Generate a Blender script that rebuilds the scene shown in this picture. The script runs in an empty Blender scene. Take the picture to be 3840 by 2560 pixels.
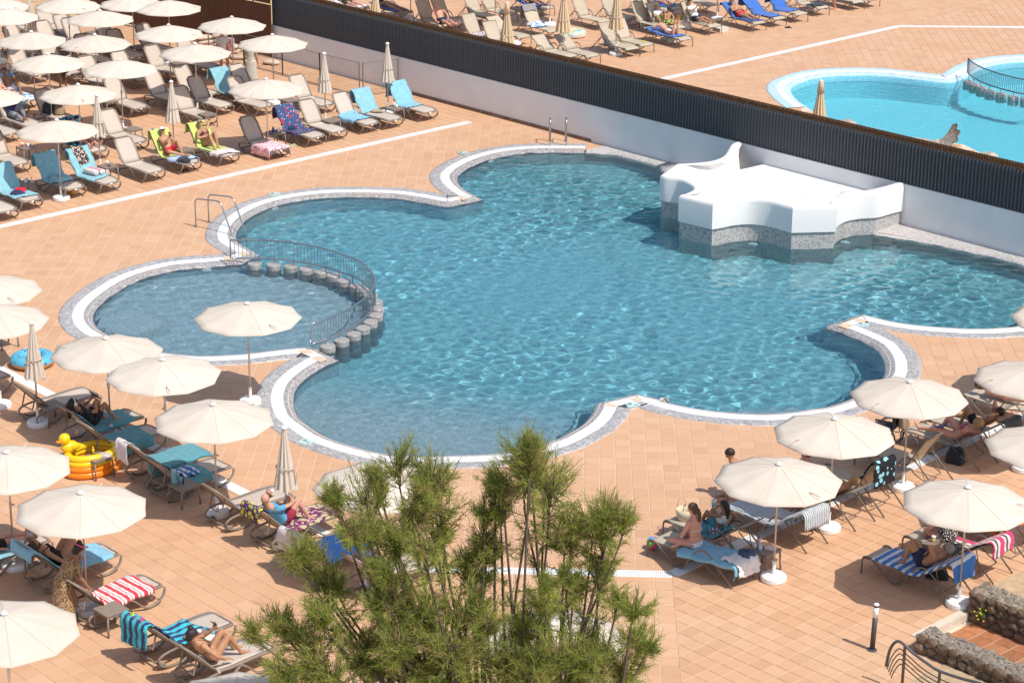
import bpy, bmesh, math, random
import numpy as np
from mathutils import Vector, Matrix, Quaternion

SC = bpy.context.scene
C = SC.collection
R = math.radians
random.seed(7)
rng = np.random.default_rng(11)

# ---------------------------------------------------------------- camera
F_PX, PITCH, ROLL, CAM_H = 8648.0, 0.3463, 0.0084, 18.74     # solved from the paving grid (photo is 3840 x 2560)
cam_d = bpy.data.cameras.new('camera')
cam = bpy.data.objects.new('camera', cam_d)
C.objects.link(cam)
cam_d.sensor_width = 36.0
cam_d.lens = 36.0 * F_PX / 3840.0
cam_d.clip_start, cam_d.clip_end = 0.5, 2000.0
cam.matrix_world = (Matrix.Translation((0, 0, CAM_H)) @ Matrix.Rotation(math.pi / 2 - PITCH, 4, 'X') @ Matrix.Rotation(ROLL, 4, 'Z'))
SC.camera = cam

# ---------------------------------------------------------------- daylight
SUN_AZ, SUN_EL = R(-41.0), R(56.0)          # azimuth measured from +X towards +Y
sun_dir = Vector((math.cos(SUN_AZ) * math.cos(SUN_EL), math.sin(SUN_AZ) * math.cos(SUN_EL), math.sin(SUN_EL)))
sun_d = bpy.data.lights.new('sun', 'SUN')
sun_d.energy, sun_d.angle, sun_d.color = 4.1, R(0.53), (1.0, 0.955, 0.89)
sun = bpy.data.objects.new('sun', sun_d)
sun.rotation_euler = sun_dir.to_track_quat('Z', 'Y').to_euler()
sun.location = (20, 20, 40)
C.objects.link(sun)
world = bpy.data.worlds.new('World')
SC.world = world
world.use_nodes = True
wn = world.node_tree
for n in list(wn.nodes):
    wn.nodes.remove(n)
sky = wn.nodes.new('ShaderNodeTexSky')
sky.sky_type = 'NISHITA'
sky.sun_disc = False
sky.sun_elevation = SUN_EL
sky.sun_rotation = math.pi / 2 - SUN_AZ
sky.altitude, sky.air_density, sky.dust_density = 10, 1.0, 1.4
bg = wn.nodes.new('ShaderNodeBackground')
bg.inputs['Strength'].default_value = 0.145
wo = wn.nodes.new('ShaderNodeOutputWorld')
wn.links.new(sky.outputs[0], bg.inputs[0])
wn.links.new(bg.outputs[0], wo.inputs[0])
vs = SC.view_settings
vs.view_transform, vs.look, vs.gamma, vs.exposure = 'Standard', 'None', 1.0, 0.12
vs.use_curve_mapping = False
SC.cycles.use_denoising = True
SC.cycles.max_bounces = 10
SC.cycles.transparent_max_bounces = 12
SC.cycles.sample_clamp_indirect = 6.0

# ---------------------------------------------------------------- photo pixel -> place
def G(px, py, z=0.0):
    """plan point where the ray through a photo pixel (3840-wide) meets height z"""
    x, y = px - 1920.0, py - 1280.0
    c, s = math.cos(ROLL), math.sin(ROLL)
    x, y = (x * c + y * s) / F_PX, (-x * s + y * c) / F_PX
    c, s = math.cos(PITCH), math.sin(PITCH)
    t = (z - CAM_H) / (-s - y * c)
    return (x * t, (c - y * s) * t)

def PJ(X, Y, Z=0.0):
    c, s = math.cos(PITCH), math.sin(PITCH)
    Z = Z - CAM_H
    d = Y * c - Z * s
    x, y = F_PX * X / d, -F_PX * (Y * s + Z * c) / d
    c, s = math.cos(ROLL), math.sin(ROLL)
    return 1920 + x * c - y * s, 1280 + x * s + y * c

def zoomed(ox, oy, s, pts):
    return [(ox + a / s, oy + b / s) for a, b in pts]

# ---------------------------------------------------------------- scene helpers
def tag(o, label=None, cat=None, group=None, kind=None):
    if label: o['label'] = label
    if cat: o['category'] = cat
    if group: o['group'] = group
    if kind: o['kind'] = kind
    return o

def link(name, me, parent=None, mat=None):
    if mat is not None and not me.materials:
        me.materials.append(mat)
    o = bpy.data.objects.new(name, me)
    C.objects.link(o)
    if parent: o.parent = parent
    return o

def empty(name, loc=(0, 0, 0), rz=0.0):
    o = bpy.data.objects.new(name, None)
    o.empty_display_size = 0.1
    o.location = loc
    o.rotation_euler = (0, 0, rz)
    C.objects.link(o)
    return o

def copy_tree(o, parent=None):
    c = o.copy()
    C.objects.link(c)
    c.parent = parent
    for k in KIDS.get(o.as_pointer(), []):
        copy_tree(k, c)
    return c

KIDS = {}
def freeze(o):
    """remember the children of a prototype, so that copying needs no scene scan"""
    KIDS[o.as_pointer()] = [k for k in C.objects if k.parent == o]
    for k in KIDS[o.as_pointer()]:
        freeze(k)

def pymesh(name, v, f, smooth=False):
    me = bpy.data.meshes.new(name)
    me.from_pydata([tuple(map(float, p)) for p in v], [], [tuple(map(int, q)) for q in f])
    if smooth:
        me.polygons.foreach_set('use_smooth', [True] * len(me.polygons))
    me.update()
    return me

class MB:
    """collects simple shapes for one mesh part"""
    def __init__(s):
        s.v, s.f = [], []
    def add(s, v, f, M=None):
        o = len(s.v)
        s.v += [tuple((M @ Vector(p)) if M else p) for p in v]
        s.f += [tuple(i + o for i in q) for q in f]
        return s
    def box(s, x0, x1, y0, y1, z0, z1, M=None):
        v = [(x, y, z) for z in (z0, z1) for y in (y0, y1) for x in (x0, x1)]
        f = [(0, 2, 3, 1), (4, 5, 7, 6), (0, 1, 5, 4), (2, 6, 7, 3), (0, 4, 6, 2), (1, 3, 7, 5)]
        return s.add(v, f, M)
    def tube(s, pts, r, n=8, caps=True, closed=False, flat=None, up=None):
        """round (or flat=(w,h) rectangular-ish) tube along a polyline; r may be a list"""
        P = [Vector(p) for p in pts]
        m = len(P)
        rr = r if isinstance(r, (list, tuple)) else [r] * m
        o = len(s.v)
        prev = None
        for i in range(m):
            a = P[i - 1] if (i > 0 or closed) else P[0]
            b = P[(i + 1) % m] if (i < m - 1 or closed) else P[-1]
            t = (b - a).normalized() if (b - a).length > 1e-9 else Vector((0, 0, 1))
            if up is not None:
                u = Vector(up)
                u = (u - t * u.dot(t))
                u = u.normalized() if u.length > 1e-6 else t.orthogonal().normalized()
            elif prev is None:
                u = t.orthogonal().normalized()
            else:
                u = prev - t * prev.dot(t)
                u = u.normalized() if u.length > 1e-6 else t.orthogonal().normalized()
            prev = u
            w = t.cross(u)
            for k in range(n):
                an = 2 * math.pi * (k + 0.5) / n
                ca, sa = math.cos(an), math.sin(an)
                if flat:
                    e = 0.55
                    ca = math.copysign(abs(ca) ** e, ca) * flat[0] / 2
                    sa = math.copysign(abs(sa) ** e, sa) * flat[1] / 2
                    s.v.append(tuple(P[i] + w * ca + u * sa))
                else:
                    s.v.append(tuple(P[i] + (u * ca + w * sa) * rr[i]))
        for i in range(m - (0 if closed else 1)):
            for k in range(n):
                a, b = o + i * n + k, o + i * n + (k + 1) % n
                j = (i + 1) % m
                c, d = o + j * n + (k + 1) % n, o + j * n + k
                s.f.append((a, b, c, d))
        if caps and not closed:
            s.f.append(tuple(o + k for k in reversed(range(n))))
            s.f.append(tuple(o + (m - 1) * n + k for k in range(n)))
        return s
    def lathe(s, prof, n=16, M=None):
        o = len(s.v)
        v, f = [], []
        for r, z in prof:
            for k in range(n):
                a = 2 * math.pi * k / n
                v.append((r * math.cos(a), r * math.sin(a), z))
        for i in range(len(prof) - 1):
            for k in range(n):
                f.append((i * n + k, i * n + (k + 1) % n, (i + 1) * n + (k + 1) % n, (i + 1) * n + k))
        if prof[0][0] > 1e-4: f.append(tuple(reversed(range(n))))
        if prof[-1][0] > 1e-4: f.append(tuple((len(prof) - 1) * n + k for k in range(n)))
        return s.add(v, f, M)
    def mesh(s, name, smooth=False):
        return pymesh(name, s.v, s.f, smooth)
    def part(s, name, mat, parent=None, smooth=False):
        return link(name, s.mesh(name, smooth), parent, mat)

def bez(a, b, c, d, n=8):
    out = []
    for i in range(n + 1):
        t = i / n
        out.append(tuple((1 - t) ** 3 * a[k] + 3 * (1 - t) ** 2 * t * b[k] + 3 * (1 - t) * t * t * c[k] + t ** 3 * d[k] for k in range(len(a))))
    return out

def catmull(P, n=6, closed=False):
    P = [np.array(p, float) for p in P]
    m = len(P)
    out = []
    for i in range(m if closed else m - 1):
        p0 = P[(i - 1) % m] if (closed or i > 0) else 2 * P[0] - P[1]
        p1, p2 = P[i], P[(i + 1) % m]
        p3 = P[(i + 2) % m] if (closed or i + 2 < m) else 2 * P[-1] - P[-2]
        for k in range(n):
            t = k / n
            out.append(0.5 * (2 * p1 + (p2 - p0) * t + (2 * p0 - 5 * p1 + 4 * p2 - p3) * t * t + (3 * p1 - p0 - 3 * p2 + p3) * t ** 3))
    if not closed:
        out.append(P[-1])
    return out

# ---------------------------------------------------------------- materials (all procedural)
class NT:
    def __init__(s, name):
        s.m = bpy.data.materials.new(name)
        s.m.use_nodes = True
        s.t = s.m.node_tree
        s.b = s.t.nodes['Principled BSDF']
        s.out = s.t.nodes['Material Output']
    def n(s, kind, **kw):
        nd = s.t.nodes.new('ShaderNode' + kind)
        for k, v in kw.items():
            if k in nd.inputs:
                s.put(nd, k, v)
            else:
                setattr(nd, k, v)
        return nd
    def put(s, nd, k, v):
        if isinstance(v, tuple) and hasattr(v[0], 'outputs'):
            s.t.links.new(v[0].outputs[v[1]], nd.inputs[k])
        elif hasattr(v, 'outputs'):
            s.t.links.new(v.outputs[0], nd.inputs[k])
        else:
            nd.inputs[k].default_value = v
    def math(s, op, a, b=0.0, c=None):
        nd = s.n('Math', operation=op)
        s.put(nd, 0, a); s.put(nd, 1, b)
        if c is not None: s.put(nd, 2, c)
        return nd
    def ramp(s, fac, stops, interp='LINEAR'):
        nd = s.n('ValToRGB')
        nd.color_ramp.interpolation = interp
        el = nd.color_ramp.elements
        while len(el) < len(stops): el.new(0.5)
        for e, (p, c) in zip(el, stops):
            e.position = p
            e.color = (*c, 1) if len(c) == 3 else c
        s.put(nd, 'Fac', fac)
        return nd
    def mix(s, fac, a, b, blend='MIX'):
        nd = s.n('MixRGB', blend_type=blend)
        s.put(nd, 'Fac', fac)
        for k, v in (('Color1', a), ('Color2', b)):
            s.put(nd, k, (*v, 1) if isinstance(v, tuple) and not hasattr(v[0], 'outputs') and len(v) == 3 else v)
        return nd
    def coord(s, which='Object'):
        return (s.n('TexCoord'), which)
    def set(s, **kw):
        for k, v in kw.items():
            k = k.replace('_', ' ')
            s.put(s.b, k, (*v, 1) if isinstance(v, tuple) and not hasattr(v[0], 'outputs') and len(v) == 3 else v)
        return s
    def bump(s, h, strength=0.3, dist=0.01):
        nd = s.n('Bump', Strength=strength, Distance=dist)
        s.put(nd, 'Height', h)
        s.put(s.b, 'Normal', nd)
        return s

MATS = {}
def plain(name, col, rough=0.6, var=0.12, scale=6.0, metal=0.0, spec=0.5, bump=0.0, bscale=60.0, objvar=0.0, sheen=0.0, trans=0.0):
    """base colour with soft procedural mottling, optional per-object shift and fine relief"""
    if name in MATS: return MATS[name]
    t = NT(name)
    co = t.coord()
    nz = t.n('TexNoise', Vector=co, Scale=scale, Detail=4.0, Roughness=0.6)
    dk = tuple(max(0, c * (1 - var)) for c in col)
    lt = tuple(min(1, c * (1 + var * 0.8)) for c in col)
    cr = t.ramp(nz, [(0.3, dk), (0.7, lt)])
    colr = cr
    if objvar:
        oi = t.n('ObjectInfo')
        f = t.math('MULTIPLY_ADD', (oi, 'Random'), objvar, 1 - objvar / 2)
        hs = t.n('HueSaturation', Color=cr)
        t.put(hs, 'Value', f)
        colr = hs
    t.set(Base_Color=colr, Roughness=rough, Metallic=metal)
    t.b.inputs['Specular IOR Level'].default_value = spec
    if sheen:
        t.b.inputs['Sheen Weight'].default_value = sheen
    if trans:
        t.b.inputs['Subsurface Weight'].default_value = trans
        t.b.inputs['Subsurface Radius'].default_value = (0.02, 0.01, 0.006)
    if bump:
        bz = t.n('TexNoise', Vector=co, Scale=bscale, Detail=3.0)
        t.bump(bz, bump, 0.01)
    MATS[name] = t.m
    return t.m

def tile_mat(name, per_object):
    t = NT(name)
    co = t.coord()
    geo = t.n('NewGeometry')
    if per_object:
        oi = t.n('ObjectInfo')
        rnd = (oi, 'Random')
    else:
        at = t.n('Attribute', attribute_name='tone')
        rnd = (at, 'Fac')
    base = t.ramp(rnd, [(0.0, (0.53, 0.31, 0.18)), (0.18, (0.575, 0.342, 0.20)), (0.8, (0.60, 0.362, 0.213)), (1.0, (0.625, 0.39, 0.24))])
    n1 = t.n('TexNoise', Vector=(geo, 'Position'), Scale=9.0, Detail=5.0, Roughness=0.65)
    m1 = t.mix(t.ramp(n1, [(0.35, (0, 0, 0)), (0.75, (1, 1, 1))]), base, (0.65, 0.42, 0.27))
    t.put(m1, 'Fac', t.math('MULTIPLY', t.ramp(n1, [(0.4, (0, 0, 0)), (0.8, (1, 1, 1))]), 0.35))
    n2 = t.n('TexNoise', Vector=(geo, 'Position'), Scale=0.55, Detail=3.0)
    big = t.mix(t.math('MULTIPLY', t.ramp(n2, [(0.42, (0, 0, 0)), (0.68, (1, 1, 1))]), 0.22), m1, (0.55, 0.26, 0.12))
    n3 = t.n('TexNoise', Vector=(geo, 'Position'), Scale=1.7, Detail=6.0, Roughness=0.7)
    wet = t.mix(t.math('MULTIPLY', t.ramp(n3, [(0.66, (0, 0, 0)), (0.70, (1, 1, 1))]), 0.45), big, (0.42, 0.19, 0.075))
    t.set(Base_Color=wet, Roughness=0.62)
    t.b.inputs['Specular IOR Level'].default_value = 0.35
    t.bump(t.n('TexNoise', Vector=(geo, 'Position'), Scale=55.0, Detail=3.0), 0.18, 0.004)
    return t.m

def mosaic_mat(name, cols, size=0.05, grout=(0.5, 0.48, 0.46), rough=0.35, gw=0.1, cols2=None, grout2=None):
    """small square glass mosaic laid along the strip's own UV (metres)"""
    t = NT(name)
    uv = t.n('UVMap')
    sc = t.n('VectorMath', operation='SCALE')
    t.put(sc, 0, uv); sc.inputs['Scale'].default_value = 1.0 / size
    fl = t.n('VectorMath', operation='FLOOR'); t.put(fl, 0, sc)
    fr = t.n('VectorMath', operation='FRACTION'); t.put(fr, 0, sc)
    wn_ = t.n('TexWhiteNoise', noise_dimensions='3D'); t.put(wn_, 'Vector', fl)
    col = t.ramp((wn_, 'Value'), cols, 'CONSTANT' if len(cols) > 3 else 'LINEAR')
    if cols2:
        at = t.n('Attribute', attribute_name='water_tint')  # blends to the second colours, which carry the water's absorption
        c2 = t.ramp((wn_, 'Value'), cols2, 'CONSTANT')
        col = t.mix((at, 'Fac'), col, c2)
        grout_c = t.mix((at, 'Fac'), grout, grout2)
    else:
        grout_c = None
    sep = t.n('SeparateXYZ'); t.put(sep, 0, fr)
    gx = t.math('LESS_THAN', (sep, 0), gw)
    gy = t.math('LESS_THAN', (sep, 1), gw)
    g = t.math('MAXIMUM', gx, gy)
    geo = t.n('NewGeometry')
    nz = t.n('TexNoise', Vector=(geo, 'Position'), Scale=1.3, Detail=4.0)
    cw = t.mix(t.math('MULTIPLY', nz, 0.25), col, grout_c or grout)
    t.set(Base_Color=t.mix(g, cw, grout_c or grout), Roughness=t.math('MULTIPLY_ADD', g, 0.4, rough))
    t.bump(t.math('SUBTRACT', 1.0, g), 0.25, 0.004)
    return t.m

def fabric_stripe(name, cols, along='X', period=0.2, rough=0.9):
    """terry cloth with woven stripes: cols = [(share, colour)...] along object axis"""
    t = NT(name)
    co = t.coord()
    sep = t.n('SeparateXYZ'); t.put(sep, 0, co)
    v = t.math('FRACT', t.math('DIVIDE', (sep, 'XYZ'.index(along)), period))
    pos, stops = 0.0, []
    for sh, c in cols:
        stops.append((pos, c)); pos += sh
    r = t.ramp(v, stops, 'CONSTANT')
    nz = t.n('TexNoise', Vector=co, Scale=25.0, Detail=3.0)
    t.set(Base_Color=t.mix(t.math('MULTIPLY', nz, 0.25), r, (0.05, 0.05, 0.06)), Roughness=rough)
    t.b.inputs['Sheen Weight'].default_value = 0.2
    t.bump(t.n('TexNoise', Vector=co, Scale=140.0, Detail=2.0), 0.4, 0.004)
    return t.m

def fabric_print(name, ground, spots, scale=14.0, thr=0.38, rough=0.9, spots2=None):
    """printed cloth: blotches of one or two colours on a ground colour"""
    t = NT(name)
    co = t.coord()
    vo = t.n('TexVoronoi', Vector=co, Scale=scale, Randomness=0.9)
    msk = t.ramp((vo, 'Distance'), [(0.0, (1, 1, 1)), (thr, (0, 0, 0))], 'CONSTANT')
    c = t.mix(msk, ground, spots)
    if spots2:
        v2 = t.n('TexVoronoi', Vector=co, Scale=scale * 1.7, Randomness=1.0)
        c = t.mix(t.ramp((v2, 'Distance'), [(0.0, (1, 1, 1)), (thr * 0.7, (0, 0, 0))], 'CONSTANT'), c, spots2)
    t.set(Base_Color=c, Roughness=rough)
    t.bump(t.n('TexNoise', Vector=co, Scale=140.0, Detail=2.0), 0.3, 0.004)
    return t.m

def glossy_water(name, tint):
    """sheet for the far pool: clear water, refracting, small ripples"""
    t = NT(name)
    geo = t.n('NewGeometry')
    mp = t.n('Mapping', Vector=(geo, 'Position'))
    n1 = t.n('TexNoise', Vector=mp, Scale=2.6, Detail=4.0, Roughness=0.55, Distortion=0.6)
    n2 = t.n('TexNoise', Vector=mp, Scale=7.0, Detail=2.0)
    h = t.math('MULTIPLY_ADD', n2, 0.35, n1)
    bp = t.n('Bump', Strength=0.55, Distance=0.06); t.put(bp, 'Height', h)
    gl = t.n('BsdfGlossy', Roughness=0.02); t.put(gl, 'Normal', bp)
    tr = t.n('BsdfTransparent', Color=(*tint, 1))
    fr = t.n('Fresnel', IOR=1.33); t.put(fr, 'Normal', bp)
    mx = t.n('MixShader'); t.put(mx, 'Fac', fr)
    t.t.links.new(tr.outputs[0], mx.inputs[1]); t.t.links.new(gl.outputs[0], mx.inputs[2])
    t.t.links.new(mx.outputs[0], t.out.inputs['Surface'])
    return t.m

M_TILE = tile_mat('terracotta_tile', False)
M_TILE1 = tile_mat('terracotta_tile_single', True)
M_GROUT = plain('pale_grout', (0.70, 0.55, 0.42), 0.9, 0.15, 3.0, bump=0.2)
M_MOS = mosaic_mat('grey_mosaic', [(0.0, (0.19, 0.175, 0.17)), (0.3, (0.28, 0.262, 0.255)), (0.6, (0.36, 0.335, 0.325)), (0.88, (0.45, 0.42, 0.40))], 0.055, (0.62, 0.59, 0.56))
M_MOSIN = mosaic_mat('grey_mosaic_inner', [(0.0, (0.21, 0.195, 0.19)), (0.3, (0.30, 0.28, 0.27)), (0.6, (0.36, 0.34, 0.33)), (0.88, (0.44, 0.415, 0.40))], 0.05, (0.40, 0.38, 0.37), 0.3, 0.07)
M_BLUEMOS = mosaic_mat('light_blue_mosaic', [(0.0, (0.30, 0.52, 0.68)), (0.3, (0.38, 0.60, 0.74)), (0.6, (0.45, 0.66, 0.78)), (0.88, (0.52, 0.70, 0.80))], 0.055, (0.62, 0.68, 0.70))
M_WALL = plain('white_render', (0.80, 0.775, 0.75), 0.85, 0.05, 1.2, bump=0.25, bscale=45)
M_PLASTER = plain('white_lime_plaster', (0.84, 0.825, 0.80), 0.8, 0.05, 1.6, bump=0.3, bscale=14)
M_STEEL = plain('brushed_steel', (0.42, 0.41, 0.41), 0.28, 0.08, 20, metal=0.85)
M_DARKMETAL = plain('anthracite_metal', (0.06, 0.068, 0.078), 0.5, 0.15, 3.0, metal=0.0, spec=0.5)
M_RUST = plain('rust_brown_sheet', (0.16, 0.075, 0.03), 0.7, 0.35, 9.0)
M_TAUPE = plain('taupe_resin', (0.235, 0.185, 0.145), 0.5, 0.08, 4.0, objvar=0.10)
M_SLING = plain('beige_sling_mesh', (0.52, 0.435, 0.36), 0.75, 0.05, 5.0, objvar=0.12, bump=0.25, bscale=260)
M_PIPING = plain('dark_piping', (0.06, 0.05, 0.045), 0.7)
M_ALU = plain('bronze_aluminium', (0.20, 0.165, 0.135), 0.4, 0.08, 8.0, metal=0.25)
M_TEXT = plain('beige_textilene', (0.47, 0.395, 0.29), 0.8, 0.05, 5.0, objvar=0.10, bump=0.25, bscale=260)
M_CANOPY = plain('cream_canvas', (0.80, 0.72, 0.615), 0.9, 0.04, 2.5, objvar=0.05, bump=0.12, bscale=200)
M_CANVASD = plain('sand_canvas', (0.60, 0.47, 0.30), 0.9, 0.06, 2.5, objvar=0.06, bump=0.12, bscale=200)
M_POLE = plain('umbrella_pole', (0.60, 0.53, 0.47), 0.35, 0.05, 8.0, metal=0.5)
M_WHITEP = plain('white_plastic', (0.80, 0.79, 0.77), 0.45, 0.04, 5.0)
M_DRAIN = plain('white_drain_grate', (0.80, 0.79, 0.76), 0.55, 0.06, 8.0)

# ---------------------------------------------------------------- plan of the main pool (traced water edge)
def Gz(pts, z=-0.05):
    return [np.array(G(x, y, z)) for x, y in pts]

def dense(P, n=5):
    return catmull(P, n)

seg_top = Gz(zoomed(1560, 480, 2.24, [(1500, 212), (1344, 206), (1100, 205), (950, 210), (800, 225), (650, 255), (520, 300), (420, 350), (365, 393), (348, 425), (362, 465), (410, 515), (480, 560), (566, 602)]))
seg_left = Gz(zoomed(1560, 480, 2.24, [(268, 664), (130, 640), (0, 615)]) + zoomed(700, 700, 2.45, [(1900, 105), (1700, 97), (1500, 95), (1300, 100), (1100, 120), (900, 155), (750, 200), (640, 250), (560, 300), (490, 370), (457, 440), (462, 490)]) + zoomed(720, 820, 2.24, [(400, 205), (480, 252), (572, 306)]))
seg_kids = Gz(zoomed(720, 820, 2.24, [(420, 378), (300, 392), (150, 405), (0, 416)]) + zoomed(0, 960, 2.45, [(1600, 130), (1450, 165), (1300, 210), (1150, 280), (1000, 380), (900, 470), (860, 545), (868, 610), (915, 670), (1000, 722), (1150, 795), (1300, 845), (1480, 884), (1700, 910), (1900, 920)]) + zoomed(900, 1240, 2.24, [(0, 200), (120, 188), (250, 172), (400, 155), (500, 146), (615, 142)]))
seg_low = Gz(zoomed(900, 1240, 2.24, [(832, 245), (760, 275), (680, 315), (600, 365), (530, 420), (480, 480), (456, 550), (456, 620)]) + zoomed(1100, 1500, 2.24, [(40, 130), (80, 172), (150, 222), (250, 290), (350, 335), (500, 385), (650, 425), (800, 455), (900, 468), (1050, 475)]) + [(1698, 1708), (1850, 1702), (1960, 1684)] + zoomed(1950, 1400, 2.24, [(280, 560), (400, 500), (500, 440), (560, 385), (600, 330), (620, 285), (630, 255)]))
seg_right = Gz(zoomed(1950, 1400, 2.24, [(980, 172), (1100, 200), (1250, 238)]) + zoomed(2500, 1400, 2.24, [(0, 240), (100, 265), (250, 295), (400, 317), (600, 335), (800, 343), (950, 336), (1100, 318), (1200, 302), (1344, 280)]) + zoomed(2950, 1100, 2.24, [(560, 872), (680, 795), (780, 728), (815, 685), (824, 635), (818, 580), (790, 520), (740, 462), (650, 410), (520, 355), (400, 310), (320, 285)]))
seg_far = Gz(zoomed(2950, 1100, 2.24, [(620, 175), (750, 205), (900, 240), (1100, 270), (1344, 290)]) + zoomed(2880, 900, 2.45, [(1900, 818), (2150, 806), (2290, 788)]) + [(3900, 1190), (3985, 1140), (4015, 1085), (3985, 1045), (3920, 1018)] + [(3840, 996)] + zoomed(3240, 780, 2.24, [(1100, 415), (900, 375), (700, 330), (500, 290), (280, 255), (100, 228)]))
POOL = []
GRATE_RUN = []
for sg in (seg_top, seg_left, seg_kids, seg_low, seg_right, seg_far):
    POOL += dense(sg, 5)
n_grate_end = len(POOL) - 5 * 6 - 20
POOL += [np.array((9.7, 62.4)), np.array((5.6, 66.6)), np.array((4.6, 67.2)), np.array((4.3, 67.7))] + dense(Gz([(2490, 632), (2460, 621)] + zoomed(1500, 350, 2.45, [(2000, 570)])), 3)
POOL = np.array(POOL)

def area(P):
    x, y = P[:, 0], P[:, 1]
    return 0.5 * np.sum(x * np.roll(y, -1) - y * np.roll(x, -1))

def outward(P, closed=True):
    """mitred outward normals of a closed outline (outward = away from the water)"""
    d = np.roll(P, -1, 0) - P
    d /= np.linalg.norm(d, axis=1)[:, None] + 1e-12
    n = np.stack([d[:, 1], -d[:, 0]], 1) * (1 if area(P) > 0 else -1)
    a, b = np.roll(n, 1, 0), n
    m = a + b
    ln = np.linalg.norm(m, axis=1)[:, None]
    m = m / (ln + 1e-9)
    k = 1.0 / np.clip((m * b).sum(1), 0.62, 1.0)
    return m * k[:, None]

def strip(name, P, N, prof, mat, parent=None, closed=True, smooth=True, uv0=0.0, lim=None):
    """sweep a profile [(offset, z)...] along an outline; UVs in metres"""
    m, q = len(P), len(prof)
    L = np.concatenate([[0], np.cumsum(np.linalg.norm(np.diff(np.vstack([P, P[:1]]), axis=0), axis=1))])
    v, f, uv = [], [], []
    pl = [0.0]
    for i in range(1, q):
        pl.append(pl[-1] + math.hypot(prof[i][0] - prof[i - 1][0], prof[i][1] - prof[i - 1][1]))
    for i in range(m):
        for (o, z) in prof:
            if lim is not None and o > lim[i]: o, z = lim[i], max(z, 0.02)
            v.append((P[i][0] + N[i][0] * o, P[i][1] + N[i][1] * o, z))
    for i in range(m if closed else m - 1):
        j = (i + 1) % m
        for k in range(q - 1):
            f.append((i * q + k, j * q + k, j * q + k + 1, i * q + k + 1))
            uv += [(L[i], pl[k]), (L[i + 1], pl[k]), (L[i + 1], pl[k + 1]), (L[i], pl[k + 1])]
    me = pymesh(name, v, f, smooth)
    u = me.uv_layers.new(name='UVMap')
    u.data.foreach_set('uv', np.array(uv, float).ravel() + uv0)
    return link(name, me, parent, mat)

def inside(P, X, Y):
    """points in polygon, vectorised"""
    r = np.zeros(X.shape, bool)
    x, y = P[:, 0], P[:, 1]
    j = len(P) - 1
    for i in range(len(P)):
        c = ((y[i] > Y) != (y[j] > Y)) & (X < (x[j] - x[i]) * (Y - y[i]) / (y[j] - y[i] + 1e-15) + x[i])
        r ^= c
        j = i
    return r

def dist_to(P, X, Y, step=1):
    d = np.full(X.shape, 1e9)
    Q = np.roll(P, -1, 0)
    for a, b in zip(P[::step], Q[::step]):
        ab = b - a
        t = np.clip(((X - a[0]) * ab[0] + (Y - a[1]) * ab[1]) / (ab @ ab + 1e-12), 0, 1)
        d = np.minimum(d, np.hypot(X - a[0] - t * ab[0], Y - a[1] - t * ab[1]))
    return d

NOUT = outward(POOL)
def reach(P, N, top=0.86):
    """how far each outline point may be offset before it nears another edge (the strips meet in the middle of the tips)"""
    out = np.full(len(P), top)
    for o in np.arange(0.02, top, 0.02)[::-1]:
        q = P + N * o
        bad = dist_to(P, q[:, 0], q[:, 1]) < o * 0.97 - 0.004
        out[bad] = np.minimum(out[bad], o)
    return out
# the wall line in plan (front face)
WP, WQ = np.array((-8.6, 81.86)), np.array((2.353, 70.58))
WD = (WQ - WP) / np.linalg.norm(WQ - WP)
WN = np.array((-WD[1], WD[0]))
WN = -WN if WN @ np.array((0, 1.0)) > 0 else WN        # faces the camera side
def wall_pt(s, off=0.0):
    p = WP + WD * s + WN * off
    return p

# far pool behind the screen (traced, same ground level)
far_edge = Gz(zoomed(2880, 0, 2.45, [(385, 1000), (280, 925), (215, 850), (225, 800), (300, 760), (450, 715), (650, 695), (900, 690), (1150, 705), (1400, 735), (1640, 758), (1755, 745)]), -0.05)
far_kid = Gz(zoomed(2880, 0, 2.45, [(1820, 715), (1900, 665), (2000, 620), (2150, 585), (2352, 568), (2600, 562), (2800, 600)]), -0.05)
w_far = [wall_pt(27.5, -7.0), wall_pt(24, -8.6), wall_pt(20.3, -7.6), wall_pt(19.0, -7.9)]
FARP = np.array(dense(far_edge, 4) + dense(far_kid, 4) + [np.array((25, 70.0)), wall_pt(31, -4.5)] + w_far)
NFAR = outward(FARP)

# ---------------------------------------------------------------- deck: grout sheet with the two pools cut out
LS0 = np.array(G(2880 + 1400 / 2.45, 1920 + 1140 / 2.45))
lhole = [LS0 + np.array((math.cos(R(43)), math.sin(R(43)))) * a + np.array((math.cos(R(-47)), math.sin(R(-47)))) * b for a, b in ((-0.10, 0.0), (2.6, 0.0), (2.6, 4.5), (-0.10, 4.5))]
def holed_sheet(name, outer, holes, z, mat):
    bm = bmesh.new()
    edges = []
    for loop in [outer] + holes:
        vs_ = [bm.verts.new((float(p[0]), float(p[1]), z)) for p in loop]
        for i in range(len(vs_)):
            edges.append(bm.edges.new((vs_[i], vs_[(i + 1) % len(vs_)])))
    bmesh.ops.triangle_fill(bm, use_beauty=True, use_dissolve=False, edges=edges)
    bmesh.ops.recalc_face_normals(bm, faces=bm.faces)
    if sum(f_.normal.z for f_ in bm.faces) < 0:
        bmesh.ops.reverse_faces(bm, faces=bm.faces)
    me = bpy.data.meshes.new(name)
    bm.to_mesh(me); bm.free()
    return link(name, me, None, mat)

deck = holed_sheet('pool_deck', [(-160, -60), (160, -60), (160, 420), (-160, 420)], [POOL + NOUT * 0.12, FARP + NFAR * 0.12, lhole], 0.0, M_GROUT)
tag(deck, 'terracotta tiled terrace paving around both pools', kind='structure')

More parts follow.
